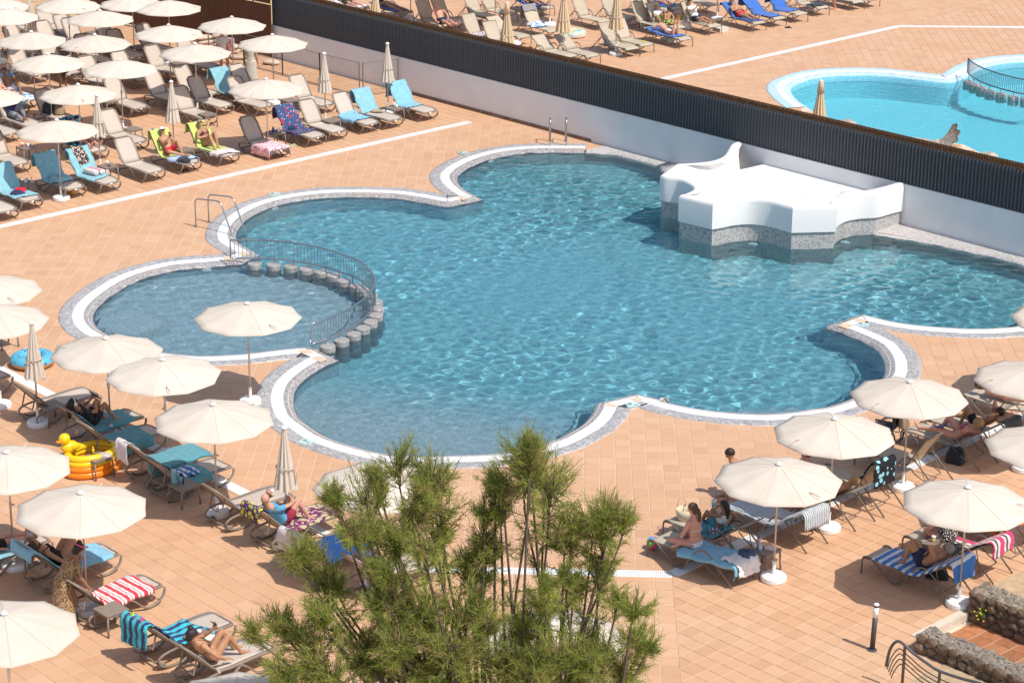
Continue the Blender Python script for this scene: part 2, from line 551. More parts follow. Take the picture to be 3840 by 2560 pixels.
# drains that part the paving fields (plan lines)
GA = R(-1.5)
def ln(a, b): return np.array(G(*a)), np.array(G(*b))
W1 = ln((0, 851), (1760, 459)); W2a = ln((0, 1385), (922, 1853)); W2c = ln((2520, 2155), (3553, 1688))
W2b = ln((1667, 2136), (2520, 2155))
def isect(l, m):
    (a, b), (c, d) = l, m
    r, s = b - a, d - c
    t = ((c - a)[0] * s[1] - (c - a)[1] * s[0]) / (r[0] * s[1] - r[1] * s[0])
    return a + r * t
K_sw, K_s = isect(W2a, W2b), isect(W2b, W2c)
V1 = ln(zoomed(1920, 0, 2.45, [(1380, 730)])[0], zoomed(2880, 0, 2.45, [(1200, 245)])[0])
V2 = ln(zoomed(2880, 0, 2.45, [(1200, 245)])[0], zoomed(2880, 0, 2.45, [(2352, 255)])[0])

def clip(poly, a, b, keep_left=True):
    """cut a convex polygon by the line a->b"""
    out = []
    s = lambda p: ((b[0] - a[0]) * (p[1] - a[1]) - (b[1] - a[1]) * (p[0] - a[0])) * (1 if keep_left else -1)
    for i in range(len(poly)):
        p, q = poly[i], poly[(i + 1) % len(poly)]
        sp, sq = s(p), s(q)
        if sp >= 0: out.append(p)
        if (sp > 0 > sq) or (sp < 0 < sq):
            t = sp / (sp - sq)
            out.append(p + (q - p) * t)
    return out

T = 0.33
def along(l, s): return l[0] + (l[1] - l[0]) / np.linalg.norm(l[1] - l[0]) * s
down = np.array((math.sin(GA), -math.cos(GA)))
wl = (WP, WQ)
# zone = (list of half planes (a, b, keep_left), grid angle)
zones = [
    ([(W1[0], W1[1], False), (W2a[0], W2a[1], True), (W2b[0], W2b[1], True), (W2c[0], W2c[1], True), (WP, WQ, False)], GA),          # round the pool
    ([(W1[0], W1[1], True), (WP, WQ, False)], GA + R(45)),                                                                              # far left loungers
    ([(W2a[0], W2a[1], False), (K_sw, K_sw + down, False)], GA + R(44)),                                                                # near left loungers
    ([(W2b[0], W2b[1], False), (K_sw, K_sw + down, True), (K_s, K_s + down, False)], GA),                                               # middle strip
    ([(W2c[0], W2c[1], False), (K_s, K_s + down, True)], GA + R(45)),                                                                   # near right loungers
    ([(WP, WQ, True), (V1[0], V1[1], False), (V2[0], V2[1], False)], GA),                                                               # round the far pool
    ([(WP, WQ, True), (V1[0], V1[1], True)], GA + R(45)),                                                                               # far loungers
    ([(WP, WQ, True), (V2[0], V2[1], True), (V1[0], V1[1], False)], GA),
]
tiles = []
for zi, (planes, ang) in enumerate(zones):
    ca, sa = math.cos(ang), math.sin(ang)
    e1, e2 = np.array((ca, sa)), np.array((-sa, ca))
    n = int(130 / T)
    org = np.array(K_s if zi in (3, 4) else (0.0, 62.0))
    I, J = np.meshgrid(np.arange(-n, n), np.arange(-n, n), indexing='ij')
    X = org[0] + (I + .5) * T * ca - (J + .5) * T * sa
    Y = org[1] + (I + .5) * T * sa + (J + .5) * T * ca
    half = 10.5 + (Y - 35) * 0.215 + 1.0
    ok = (Y > 33.2) & (Y < 97) & (np.abs(X) < half)
    for a, b, kl in planes:
        s = ((b[0] - a[0]) * (Y - a[1]) - (b[1] - a[1]) * (X - a[0])) / np.linalg.norm(b - a) * (1 if kl else -1)
        ok &= s > -T * 0.75
    lu, lw = np.array((math.cos(R(43)), math.sin(R(43)))), np.array((math.cos(R(-47)), math.sin(R(-47))))
    ls = (X - LS0[0]) * lu[0] + (Y - LS0[1]) * lu[1]
    lt = (X - LS0[0]) * lw[0] + (Y - LS0[1]) * lw[1]
    ok &= ~((ls > -0.25) & (ls < 3.4) & (lt > -0.05))
    sa_, sb_ = np.array(G(-500, -40)), np.array(G(345, 62))
    ok &= ~((((sb_[0] - sa_[0]) * (Y - sa_[1]) - (sb_[1] - sa_[1]) * (X - sa_[0])) / np.linalg.norm(sb_ - sa_) > 0.3) & (X < -8.6)) 
    I, J, X, Y = I[ok], J[ok], X[ok], Y[ok]
    for P_ in (POOL, FARP):
        near = (X > P_[:, 0].min() - 1) & (X < P_[:, 0].max() + 1) & (Y > P_[:, 1].min() - 1) & (Y < P_[:, 1].max() + 1)
        ins = np.zeros(X.shape, bool)
        ins[near] = inside(P_, X[near], Y[near]) | (dist_to(P_, X[near], Y[near], 1) < 0.3)
        I, J, X, Y = I[~ins], J[~ins], X[~ins], Y[~ins]
    for i, j, x, y in zip(I, J, X, Y):
        h = T / 2 - 0.007
        c = np.array((x, y))
        poly = [c + e1 * a * h + e2 * b * h for a, b in ((-1, -1), (1, -1), (1, 1), (-1, 1))]
        whole = True
        for a, b, kl in planes:
            s = ((b[0] - a[0]) * (y - a[1]) - (b[1] - a[1]) * (x - a[0])) / np.linalg.norm(b - a) * (1 if kl else -1)
            if s < T * 0.75:
                poly = clip(poly, a, b, kl); whole = False
                if len(poly) < 3: break
        if len(poly) >= 3:
            tiles.append((y, zi, whole, c, poly, ang))
tiles.sort(key=lambda t: t[0])

def tile_geo(poly, z0, z1):
    """low slab with a small arris"""
    m = len(poly)
    c = sum(poly) / m
    lo = [(p[0], p[1], z0) for p in poly] + [(p[0], p[1], z1 - 0.003) for p in poly]
    top = [(p[0] + (c[0] - p[0]) * 0.025, p[1] + (c[1] - p[1]) * 0.025, z1) for p in poly]
    f = [tuple(range(2 * m, 3 * m))]
    for k in range(m):
        q = (k + 1) % m
        f += [(k, q, m + q, m + k), (m + k, m + q, 2 * m + q, 2 * m + k)]
    return lo + top, f

# the 300 whole tiles that show largest are objects of their own; they share one mesh
h = T / 2 - 0.007
unit = [np.array(p) for p in ((-h, -h), (h, -h), (h, h), (-h, h))]
vv, ff = tile_geo(unit, 0.001, 0.010)
tile_me = pymesh('tile', vv, ff)
tile_me.materials.append(M_TILE1)
single, rest = 0, []
for t_ in tiles:
    y, zi, whole, c, poly, ang = t_
    px, py = PJ(c[0], c[1], 0)
    if single < 300 and whole and 10 < px < 3830 and 10 < py < 2550:
        o = bpy.data.objects.new('tile', tile_me)
        C.objects.link(o)
        o.parent = deck
        o.location = (c[0], c[1], random.uniform(-0.001, 0.001))
        o.rotation_euler = (random.gauss(0, 0.0015), random.gauss(0, 0.0015), ang)
        single += 1
    else:
        rest.append(t_)
V, Fc, tone = [], [], []
for y, zi, whole, c, poly, ang in rest:
    v, f = tile_geo(poly, 0.001, 0.010 + random.uniform(-0.001, 0.001))
    o = len(V)
    V += v
    Fc += [tuple(i + o for i in q) for q in f]
    r_ = random.random()
    tone += [r_] * len(v)
me = pymesh('tile_field', V, Fc)
at = me.attributes.new('tone', 'FLOAT', 'POINT')
at.data.foreach_set('value', tone)
tag(link('tile_field', me, deck, M_TILE), kind='stuff')

# ---------------------------------------------------------------- coping: inner mosaic, white overflow grate, outer mosaic
def grate_mat():
    t = NT('white_overflow_grate')
    uv = t.n('UVMap')
    sep = t.n('SeparateXYZ'); t.put(sep, 0, uv)
    a = t.math('FRACT', t.math('DIVIDE', (sep, 0), 0.036))
    gap = t.math('LESS_THAN', a, 0.2)
    geo = t.n('NewGeometry')
    nz = t.n('TexNoise', Vector=(geo, 'Position'), Scale=4.0, Detail=4.0)
    base = t.ramp(nz, [(0.3, (0.74, 0.73, 0.71)), (0.7, (0.85, 0.84, 0.82))])
    t.set(Base_Color=t.mix(t.math('MULTIPLY', gap, 0.75), base, (0.30, 0.30, 0.31)), Roughness=0.5)
    t.bump(t.math('SUBTRACT', 1.0, gap), 0.5, 0.01)
    return t.m
M_GRATE = grate_mat()

def coping(name, P, N, i0, i1, mats, label, white=True):
    root = empty(name)
    tag(root, label, kind='structure')
    idx = [i % len(P) for i in range(i0, i1)]
    p, n = P[idx], N[idx]
    lm = reach(P, N)[idx]
    cl = False
    strip('inner_mosaic', p, n, [(0.0, -0.30), (0.0, -0.075), (0.02, -0.058), (0.10, -0.01), (0.20, 0.018), (0.235, 0.022)], mats[0], root, cl, lim=lm)
    if white:
        strip('overflow_grate', p, n, [(0.232, -0.02), (0.235, 0.022), (0.245, 0.030), (0.505, 0.030), (0.515, 0.022), (0.518, -0.02)], mats[1], root, cl, smooth=False, lim=lm)
    strip('outer_mosaic', p, n, [(0.515, 0.022), (0.535, 0.027), (0.80, 0.027), (0.84, 0.020), (0.845, -0.05)], mats[2], root, cl, lim=lm)
    return root
n_start = 0
while POOL[n_start][0] > 2.2: n_start += 1
iend = int(np.argmin(np.hypot(*(POOL - np.array(G(4015, 1085, -0.05))).T)))
cop = coping('pool_coping', POOL, NOUT, n_start, iend + 1, (M_MOSIN, M_GRATE, M_MOS), 'grey mosaic pool edge with a white overflow grate')
fstart, fend = 0, len(dense(far_edge, 4)) + len(dense(far_kid, 4))
cop2 = coping('far_pool_coping', FARP, NFAR, 0, fend, (M_BLUEMOS, M_GRATE, M_BLUEMOS), 'light blue mosaic edge of the far pool')

# mosaic ledge between the water and the wall
lidx = [i % len(POOL) for i in list(range(iend, len(POOL))) + list(range(0, n_start + 1))]
LP, LN = POOL[lidx], NOUT[lidx]
wallward = -WN
dwall = np.array([(p - WP) @ WN for p in LP])
strip_pts = np.clip(dwall + 0.04, 0.05, 3.0)
m_ = len(LP)
v, f, uv = [], [], []
acc = 0.0
for i in range(m_):
    if i: acc += np.linalg.norm(LP[i] - LP[i - 1])
    for k, (fr, z) in enumerate(((0, -0.9), (0, -0.075), (0.04, -0.05), (0.18, 0.018), (1.0, 0.028))):
        q = LP[i] + wallward * strip_pts[i] * fr
        v.append((q[0], q[1], z)); uv.append((acc, strip_pts[i] * fr + (0.8 if k else 0)))
for i in range(m_ - 1):
    for k in range(4):
        f.append((i * 5 + k, i * 5 + k + 1, (i + 1) * 5 + k + 1, (i + 1) * 5 + k))
me = pymesh('mosaic_ledge', v, f, True)
u = me.uv_layers.new(name='UVMap')
u.data.foreach_set('uv', np.array([uv[l.vertex_index] for l in me.loops]).ravel())
M_LEDGE = mosaic_mat('pale_grey_mosaic', [(0.0, (0.36, 0.33, 0.305)), (0.3, (0.44, 0.405, 0.375)), (0.6, (0.50, 0.465, 0.43)), (0.88, (0.56, 0.52, 0.48))], 0.05, (0.56, 0.53, 0.50))
tag(link('mosaic_ledge', me, None, M_LEDGE), 'pale grey mosaic ledge between the water and the white wall', kind='structure')

# ---------------------------------------------------------------- pool shell and water
LEV = -0.065
def beach(X, Y):
    """depth of the floor: gentle entries at the near lobes, full depth elsewhere"""
    d = np.full(X.shape, 1.35)
    def sl(cx, cy, dx, dy, w0, d0, d1, half):
        """slope starting at (cx,cy), deepening along unit (dx,dy)"""
        L = math.hypot(dx, dy); ux, uy = dx / L, dy / L
        s = (X - cx) * ux + (Y - cy) * uy
        t = -(X - cx) * uy + (Y - cy) * ux
        return d0 + np.clip(s / w0, 0, 1) * (d1 - d0) + np.clip((np.abs(t) - half) * 0.8, 0, 9) * (d1 - d0)
    a = G(1330, 1700); d = np.minimum(d, sl(a[0], a[1], 0.35, 1.0, 7.0, 0.12, 1.35, 4.0))
    b = G(2830, 1553); st = sl(b[0], b[1], -0.1, 1.0, 1.7, 0.12, 1.35, 1.2); d = np.minimum(d, np.maximum(np.floor(st * 4) / 4, 0.15))
    k = G(700, 1160)
    rk = np.hypot(X - k[0], (Y - k[1]))
    d = np.where(inside(np.array(KIDP), X, Y), np.minimum(d, 0.62), d)
    s2 = G(480, 1195)
    d = np.where(np.hypot(X - s2[0], Y - s2[1]) < 0.95, np.minimum(d, 0.16), d)
    return d
kid_arc = [G(*p) for p in zoomed(720, 820, 2.24, [(520, 345), (690, 365), (830, 385), (960, 410), (1080, 440), (1190, 475), (1290, 520)])] + [G(*p) for p in zoomed(700, 700, 2.45, [(1560, 910), (1640, 970), (1700, 1030), (1730, 1100), (1720, 1170), (1660, 1235), (1600, 1290), (1520, 1350), (1420, 1400), (1290, 1460)])]
KIDP = [tuple(p) for p in kid_arc] + [tuple(p) for p in Gz([(1100, 1330), (700, 1370), (420, 1330), (300, 1200), (360, 1080), (600, 1000), (850, 985)])]

def floor_sheet(name, P, fn, res, mat, parent):
    x0, x1, y0, y1 = P[:, 0].min() - .3, P[:, 0].max() + .3, P[:, 1].min() - .3, P[:, 1].max() + .3
    nx, ny = int((x1 - x0) / res), int((y1 - y0) / res)
    X, Y = np.meshgrid(np.linspace(x0, x1, nx), np.linspace(y0, y1, ny), indexing='ij')
    Z = -fn(X, Y)
    V = np.stack([X, Y, Z], -1).reshape(-1, 3)
    i = np.arange((nx - 1) * ny).reshape(nx - 1, ny)[:, :-1]
    F_ = np.stack([i, i + ny, i + ny + 1, i + 1], -1).reshape(-1, 4)
    keep = inside(P, V[F_[:, 0], 0], V[F_[:, 0], 1]) | (dist_to(P, V[F_[:, 0], 0], V[F_[:, 0], 1]) < 0.35)
    me = pymesh(name, V, F_[keep])
    u = me.uv_layers.new(name='UVMap')
    vi = np.empty(len(me.loops), int); me.loops.foreach_get('vertex_index', vi)
    u.data.foreach_set('uv', V[vi][:, :2].ravel())
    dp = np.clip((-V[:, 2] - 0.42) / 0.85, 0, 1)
    me.attributes.new('water_tint', 'FLOAT', 'POINT').data.foreach_set('value', dp * dp * (3 - 2 * dp))  # bluer with depth: absorption of light by water put into the floor colour
    return link(name, me, parent, mat)

def wave_sheet(name, P, N, res, level, amp, mat):
    Q = P + N * 0.16
    x0, x1, y0, y1 = Q[:, 0].min(), min(Q[:, 0].max(), 15.0), Q[:, 1].min(), Q[:, 1].max()
    nx, ny = int((x1 - x0) / res) + 1, int((y1 - y0) / res) + 1
    X, Y = np.meshgrid(x0 + np.arange(nx) * res, y0 + np.arange(ny) * res, indexing='ij')
    Z = np.zeros_like(X)
    rg = np.random.default_rng(5)
    for k in range(46):
        lam = math.exp(rg.normal(math.log(0.42), 0.40))
        lam = min(max(lam, 0.20), 1.6)
        th = rg.normal(2.2, 1.0)
        kk = 2 * math.pi / lam
        a = amp * (lam / 0.45) ** 1.5
        ph = rg.uniform(0, 6.28)
        wx, wy = kk * math.cos(th), kk * math.sin(th)
        Z += a * np.sin(wx * X + wy * Y + ph + 0.6 * np.sin(0.7 * X + 1.1 * Y + ph))
    patch = 0.75 + 0.35 * np.sin(0.35 * X + 0.8) * np.sin(0.42 * Y - 0.5) + 0.2 * np.sin(0.9 * X - 0.7 * Y)
    Z = level + Z * patch
    V = np.stack([X, Y, Z], -1).reshape(-1, 3)
    i = np.arange((nx - 1) * ny).reshape(nx - 1, ny)[:, :-1]
    F_ = np.stack([i, i + ny, i + ny + 1, i + 1], -1).reshape(-1, 4)
    cx, cy = V[F_[:, 0], 0], V[F_[:, 0], 1]
    keep = inside(Q, cx, cy)
    F_ = F_[keep]
    used = np.unique(F_)
    remap = np.full(len(V), -1); remap[used] = np.arange(len(used))
    V, F_ = V[used], remap[F_]
    me = bpy.data.meshes.new(name)
    me.vertices.add(len(V)); me.vertices.foreach_set('co', V.ravel())
    me.loops.add(F_.size); me.loops.foreach_set('vertex_index', F_.ravel().astype(np.int32))
    me.polygons.add(len(F_)); me.polygons.foreach_set('loop_start', np.arange(0, F_.size, 4, dtype=np.int32))
    me.polygons.foreach_set('use_smooth', np.ones(len(F_), bool))
    me.update(calc_edges=True)
    return link(name, me, None, mat)

def water_mat(name, tint):
    t = NT(name)
    t.t.nodes.remove(t.b)
    gl = t.n('BsdfGlass', IOR=1.333, Roughness=0.0, Color=(*tint, 1))
    t.t.links.new(gl.outputs[0], t.out.inputs['Surface'])
    return t.m

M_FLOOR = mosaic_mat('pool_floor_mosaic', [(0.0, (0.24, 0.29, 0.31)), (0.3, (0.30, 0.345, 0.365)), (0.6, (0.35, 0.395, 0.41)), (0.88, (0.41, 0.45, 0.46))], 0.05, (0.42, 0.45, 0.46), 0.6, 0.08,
                     [(0.0, (0.11, 0.30, 0.345)), (0.3, (0.135, 0.345, 0.385)), (0.6, (0.165, 0.385, 0.42)), (0.88, (0.21, 0.43, 0.46))], (0.24, 0.43, 0.46))  # blue set: grey tiles as deep water tints them, painted in
M_FLOOR.cycles.use_transparent_shadow = True
basin = empty('pool_basin')
tag(basin, 'grey mosaic basin of the large pool', kind='structure')
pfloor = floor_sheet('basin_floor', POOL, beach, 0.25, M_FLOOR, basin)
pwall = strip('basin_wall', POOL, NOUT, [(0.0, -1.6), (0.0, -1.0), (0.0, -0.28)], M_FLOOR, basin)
pwall.data.attributes.new('water_tint', 'FLOAT', 'POINT').data.foreach_set('value', [0.8, 0.5, 0.1] * len(POOL))  # same painted water tint, stronger towards the bottom
water = wave_sheet('pool_water', POOL, NOUT, 0.035, LEV, 0.00100, water_mat('pool_water', (0.86, 0.97, 1.0)))
tag(water, 'clear blue rippled water of the large pool', kind='structure')
sun_d.cycles.is_caustics_light = True
water.cycles.is_caustics_caster = True
for o in (pfloor, pwall): o.cycles.is_caustics_receiver = True

basin2 = empty('far_pool_basin')
tag(basin2, 'pale blue basin of the far pool', kind='structure')
M_FLOOR2 = mosaic_mat('far_pool_floor', [(0.0, (0.17, 0.48, 0.56)), (0.5, (0.21, 0.54, 0.62)), (1.0, (0.27, 0.60, 0.66))], 0.06, (0.3, 0.58, 0.64), 0.6)
floor_sheet('basin_floor', FARP, lambda X, Y: np.full(X.shape, 0.9), 0.6, M_FLOOR2, basin2)
strip('basin_wall', FARP, NFAR, [(0.0, -1.2), (0.0, -0.28)], M_FLOOR2, basin2)
far_loop = FARP + NFAR * 0.14
if area(far_loop) < 0: far_loop = far_loop[::-1]
m2 = pymesh('far_pool_water', [(p[0], p[1], LEV) for p in far_loop], [tuple(range(len(FARP)))])
bm = bmesh.new(); bm.from_mesh(m2); bmesh.ops.triangulate(bm, faces=bm.faces); bm.to_mesh(m2); bm.free()
tag(link('far_pool_water', m2, None, glossy_water('far_water', (0.62, 0.92, 0.96))), 'bright turquoise water of the far pool', kind='structure')

# ---------------------------------------------------------------- white wall with the anthracite screen on top
WTOP, FTOP, RTOP = 1.15, 2.36, 2.50
WLEN = 34.5
ang_w = math.atan2(WD[1], WD[0])
def wall_frame(off=0.0, s=0.0, z=0.0):
    """local x runs along the wall, local -y faces the pool"""
    p = wall_pt(s, off)
    return (p[0], p[1], z)

def seg_box(name, s0, s1, o0, o1, z0, z1, mat, parent):
    """box along the wall: s along, o towards the pool (negative is behind)"""
    mb = MB()
    v = []
    for z in (z0, z1):
        for s, o in ((s0, o0), (s1, o0), (s1, o1), (s0, o1)):
            p = wall_pt(s, o)
            v.append((p[0], p[1], z))
    mb.add(v, [(0, 3, 2, 1), (4, 5, 6, 7), (0, 1, 5, 4), (1, 2, 6, 5), (2, 3, 7, 6), (3, 0, 4, 7)])
    return mb.part(name, mat, parent)

wall = empty('garden_wall', wall_frame())
wall.location = (0, 0, 0)
tag(wall, 'long low white rendered wall behind the large pool, under the dark screen', 'wall')
seg_box('wall_body', -0.3, WLEN, -0.28, 0.0, -0.4, WTOP, M_WALL, wall)
seg_box('wall_cap', -0.3, WLEN, -0.26, 0.012, WTOP + 0.001, WTOP + 0.03, M_WALL, wall)
M_BRICK = plain('brown_brick', (0.30, 0.155, 0.085), 0.85, 0.2, 12.0, objvar=0.35, bump=0.3)
s_brick0 = (np.array(G(1500, 345)) - WP) @ WD
s_brick1 = (np.array(G(2214, 532)) - WP) @ WD
bv = []
bl = 0.205
bm_ = MB()
bm_.box(0.006, bl - 0.006, -0.03, 0.0, 0.0, 0.085)
bme = bm_.mesh('skirting_brick')
bme.materials.append(M_BRICK)
s = s_brick0
while s < s_brick1:
    o = link('skirting_brick', bme, wall)
    p = wall_pt(s, 0.002)
    o.location = (p[0], p[1], 0.012)
    o.rotation_euler = (random.gauss(0, .01), 0, ang_w + random.gauss(0, 0.004))
    s += bl

screen = empty('screen_fence')
tag(screen, 'long dark corrugated privacy screen standing on the white wall', 'fence')
pitch = 0.118
sl = MB()
prof = [(0.0, 0.0), (0.012, -0.012), (0.040, -0.052), (0.078, -0.052), (0.106, -0.012), (0.118, 0.0)]
th = 0.006
v, f = [], []
hz = FTOP - WTOP - 0.05
for z in (0.0, hz):
    for x, y in prof: v.append((x, y, z))
    for x, y in prof: v.append((x, y + th, z))
n_ = len(prof)
for k in range(n_ - 1):
    f += [(k, k + 1, 2 * n_ + k + 1, 2 * n_ + k), (n_ + k + 1, n_ + k, 3 * n_ + k, 3 * n_ + k + 1), (2 * n_ + k, 2 * n_ + k + 1, 3 * n_ + k + 1, 3 * n_ + k), (k + 1, k, n_ + k, n_ + k + 1)]
sl.add(v, f)
sme = sl.mesh('slat')
sme.materials.append(M_DARKMETAL)
ns = min(285, int((WLEN + 0.1) / pitch))
for i in range(ns):
    o = link('slat', sme, screen)
    p = wall_pt(i * pitch - 0.25, -0.075)
    o.location = (p[0], p[1], WTOP + 0.035)
    o.rotation_euler = (0, 0, ang_w)
fl_ = ns * pitch - 0.25
seg_box('top_rail', -0.26, fl_, -0.115, -0.085, FTOP - 0.03, FTOP + 0.005, M_RUST, screen)
seg_box('bottom_rail', -0.26, fl_, -0.095, -0.062, WTOP + 0.032, WTOP + 0.06, M_DARKMETAL, screen)
# brown corrugated sheet behind, a little higher
v, f = [], []
nb = int(fl_ / 0.045)
for i in range(nb + 1):
    p = wall_pt(-0.25 + i * 0.045, -0.145 - (0.028 if i % 2 else 0))
    v += [(p[0], p[1], WTOP + 0.03), (p[0], p[1], RTOP)]
    if i: f.append((2 * i - 2, 2 * i, 2 * i + 1, 2 * i - 1))
bs = link('back_sheet', pymesh('back_sheet', v, f), screen, M_RUST)
md = bs.modifiers.new('thick', 'SOLIDIFY'); md.thickness = 0.006
s = 0.3
while s < fl_:
    seg_box('post', s, s + 0.05, -0.125, -0.116, WTOP + 0.03, RTOP + 0.01, M_RUST, screen)
    seg_box('clip', s + 1.1, s + 1.22, -0.084, -0.058, FTOP - 0.02, FTOP + 0.02, M_DARKMETAL, screen)
    s += 2.05

# ---------------------------------------------------------------- white platform running out from the wall into the pool
lip = zoomed(2300, 400, 2.45, [(1116, 330), (1078, 350), (1046, 392), (1000, 452), (900, 490), (750, 511), (572, 521)])
face0 = zoomed(2300, 400, 2.45, [(430, 622)])
sc1 = zoomed(2300, 400, 2.45, [(480, 636), (600, 655), (680, 690), (728, 726), (728, 752), (690, 778), (602, 812)])
face1 = zoomed(2300, 400, 2.45, [(915, 885)])
sc2 = zoomed(2300, 400, 2.45, [(1000, 872), (1120, 848), (1270, 838), (1420, 855), (1550, 888), (1650, 915)])
face2 = zoomed(2300, 400, 2.45, [(2060, 905)])
sc3 = zoomed(2880, 200, 2.45, [(640, 1345), (720, 1290), (850, 1262), (1020, 1250), (1130, 1222), (1232, 1196)])
def lipz(pts, z): return [np.array(G(x, y, z)) for x, y in pts]
ZL = 1.17
A0 = lipz(lip, ZL); A1 = lipz(face0, ZL); B1 = lipz(sc1, ZL); C1 = lipz(face1, ZL); D1 = lipz(sc2, ZL); E1 = lipz(face2, ZL); F1 = lipz(sc3, ZL + 0.06)
edge = dense(A0, 5)[:] + [A0[-1] + (A1[0] - A0[-1]) * k / 4 for k in (1, 2, 3)] + dense([A1[0]] + B1, 5) + [B1[-1] + (C1[0] - B1[-1]) * k / 4 for k in (1, 2, 3)] + dense([C1[0]] + D1, 5) + [D1[-1] + (E1[0] - D1[-1]) * k / 4 for k in (1, 2, 3)] + dense([E1[0]] + F1, 5)
edge = np.array(edge)
# keep the two ends on the wall plane
edge[0] = edge[0] + WN * (-0.02 - (edge[0] - WP) @ WN)
edge[-1] = edge[-1] + WN * (-0.02 - (edge[-1] - WP) @ WN)
cen = wall_pt(((edge[0] + edge[-1]) / 2 - WP) @ WD, 1.6)
spine = []
for p in edge:
    s_ = (p - WP) @ WD
    sm = min(max(s_, (edge[0] - WP) @ WD + 1.3), (edge[-1] - WP) @ WD - 1.3)
    spine.append(wall_pt(sm, 1.3))
spine = np.array(spine)
dirs = spine - edge
dl = np.linalg.norm(dirs, axis=1)
dirs = dirs / dl[:, None]
nrm = np.zeros_like(edge)
tg = np.gradient(edge, axis=0)
nn = np.stack([tg[:, 1], -tg[:, 0]], 1); nn /= np.linalg.norm(nn, axis=1)[:, None]
if np.mean((nn * dirs).sum(1)) < 0: nn = -nn
for _ in range(3):
    nn[1:-1] = (nn[:-2] + 2 * nn[1:-1] + nn[2:]) / 4
    nn /= np.linalg.norm(nn, axis=1)[:, None]
wgt = np.array([min(1.0, min((p - WP) @ WN, 9) / 0.9) for p in edge])
rise = (1 - np.clip(wgt, 0, 1)) * 0.04
rings = [(-0.0, 0.42, 0), (0.0, 0.45, 0), (0.0, 1.05, 0), (0.012, 1.11, 0), (0.04, 1.15, 1), (0.09, 1.17, 1), (0.16, 1.165, 1), (0.30, 1.14, .8), (0.55, 1.08, .5), (0.85, 0.99, .2), (1.25, 0.87, 0), (1.75, 0.76, 0)]
V, Fq = [], []
m = len(edge)
for r_, (d, z, up) in enumerate(rings):
    for i in range(m):
        dd = min(d, dl[i] * 0.85)
        mixd = min(1.0, d / 0.6)
        dv = nn[i] * (1 - mixd) + dirs[i] * mixd
        q = edge[i] + dv / np.linalg.norm(dv) * dd
        V.append((q[0], q[1], z + rise[i] * up))
for r_ in range(len(rings) - 1):
    for i in range(m - 1):
        a = r_ * m + i
        Fq.append((a, a + 1, a + m + 1, a + m))
# floor up to the wall
o = len(V)
ds = [(np.array(V[(len(rings) - 1) * m + i][:2]) - WP) @ WD for i in range(m)]
for i in range(m):
    p = wall_pt(ds[i], -0.02)
    V.append((p[0], p[1], 0.72))
for i in range(m - 1):
    Fq.append(((len(rings) - 1) * m + i, (len(rings) - 1) * m + i + 1, o + i + 1, o + i))
# underside of the overhang
o2 = len(V)
for i in range(m):
    q = edge[i] + nn[i] * 0.05
    V.append((q[0], q[1], 0.42))
for i in range(m - 1):
    Fq.append((i, o2 + i, o2 + i + 1, i + 1))
M_STAIN = NT('white_platform_plaster')
geo = M_STAIN.n('NewGeometry')
n1 = M_STAIN.n('TexNoise', Vector=(geo, 'Position'), Scale=1.1, Detail=6.0, Roughness=0.62)
sepz = M_STAIN.n('SeparateXYZ'); M_STAIN.put(sepz, 0, (geo, 'Normal'))
flat_ = M_STAIN.ramp((sepz, 2), [(0.9, (0, 0, 0)), (0.99, (1, 1, 1))])
st = M_STAIN.math('MULTIPLY', flat_, M_STAIN.ramp(n1, [(0.42, (0, 0, 0)), (0.72, (1, 1, 1))]))
M_STAIN.set(Base_Color=M_STAIN.mix(M_STAIN.math('MULTIPLY', st, 0.6), (0.76, 0.745, 0.72), (0.64, 0.54, 0.45)), Roughness=0.8)
M_STAIN.bump(M_STAIN.n('TexNoise', Vector=(geo, 'Position'), Scale=9.0, Detail=4.0), 0.15, 0.02)
plat = empty('pool_platform')
tag(plat, 'white plastered platform with scalloped edges over a grey mosaic base in the pool', 'platform')
pl = link('plaster_top', pymesh('plaster_top', V, Fq, True), plat, M_STAIN.m)
ems = pl.modifiers.new('split', 'EDGE_SPLIT'); ems.split_angle = R(38)
base_p = edge + nn * 0.05
strip('mosaic_base', base_p, nn, [(0.0, -1.5), (0.0, 0.43)], mosaic_mat('platform_mosaic', [(0.0, (0.17, 0.16, 0.155)), (0.25, (0.30, 0.28, 0.27)), (0.5, (0.42, 0.395, 0.375)), (0.8, (0.36, 0.34, 0.325))], 0.05, (0.60, 0.57, 0.54), 0.3, 0.14), plat, closed=False, smooth=True)
es2 = [o for o in C.objects if o.parent == plat and o.name.startswith('mosaic_base')][0]
es2.modifiers.new('split', 'EDGE_SPLIT').split_angle = R(30)

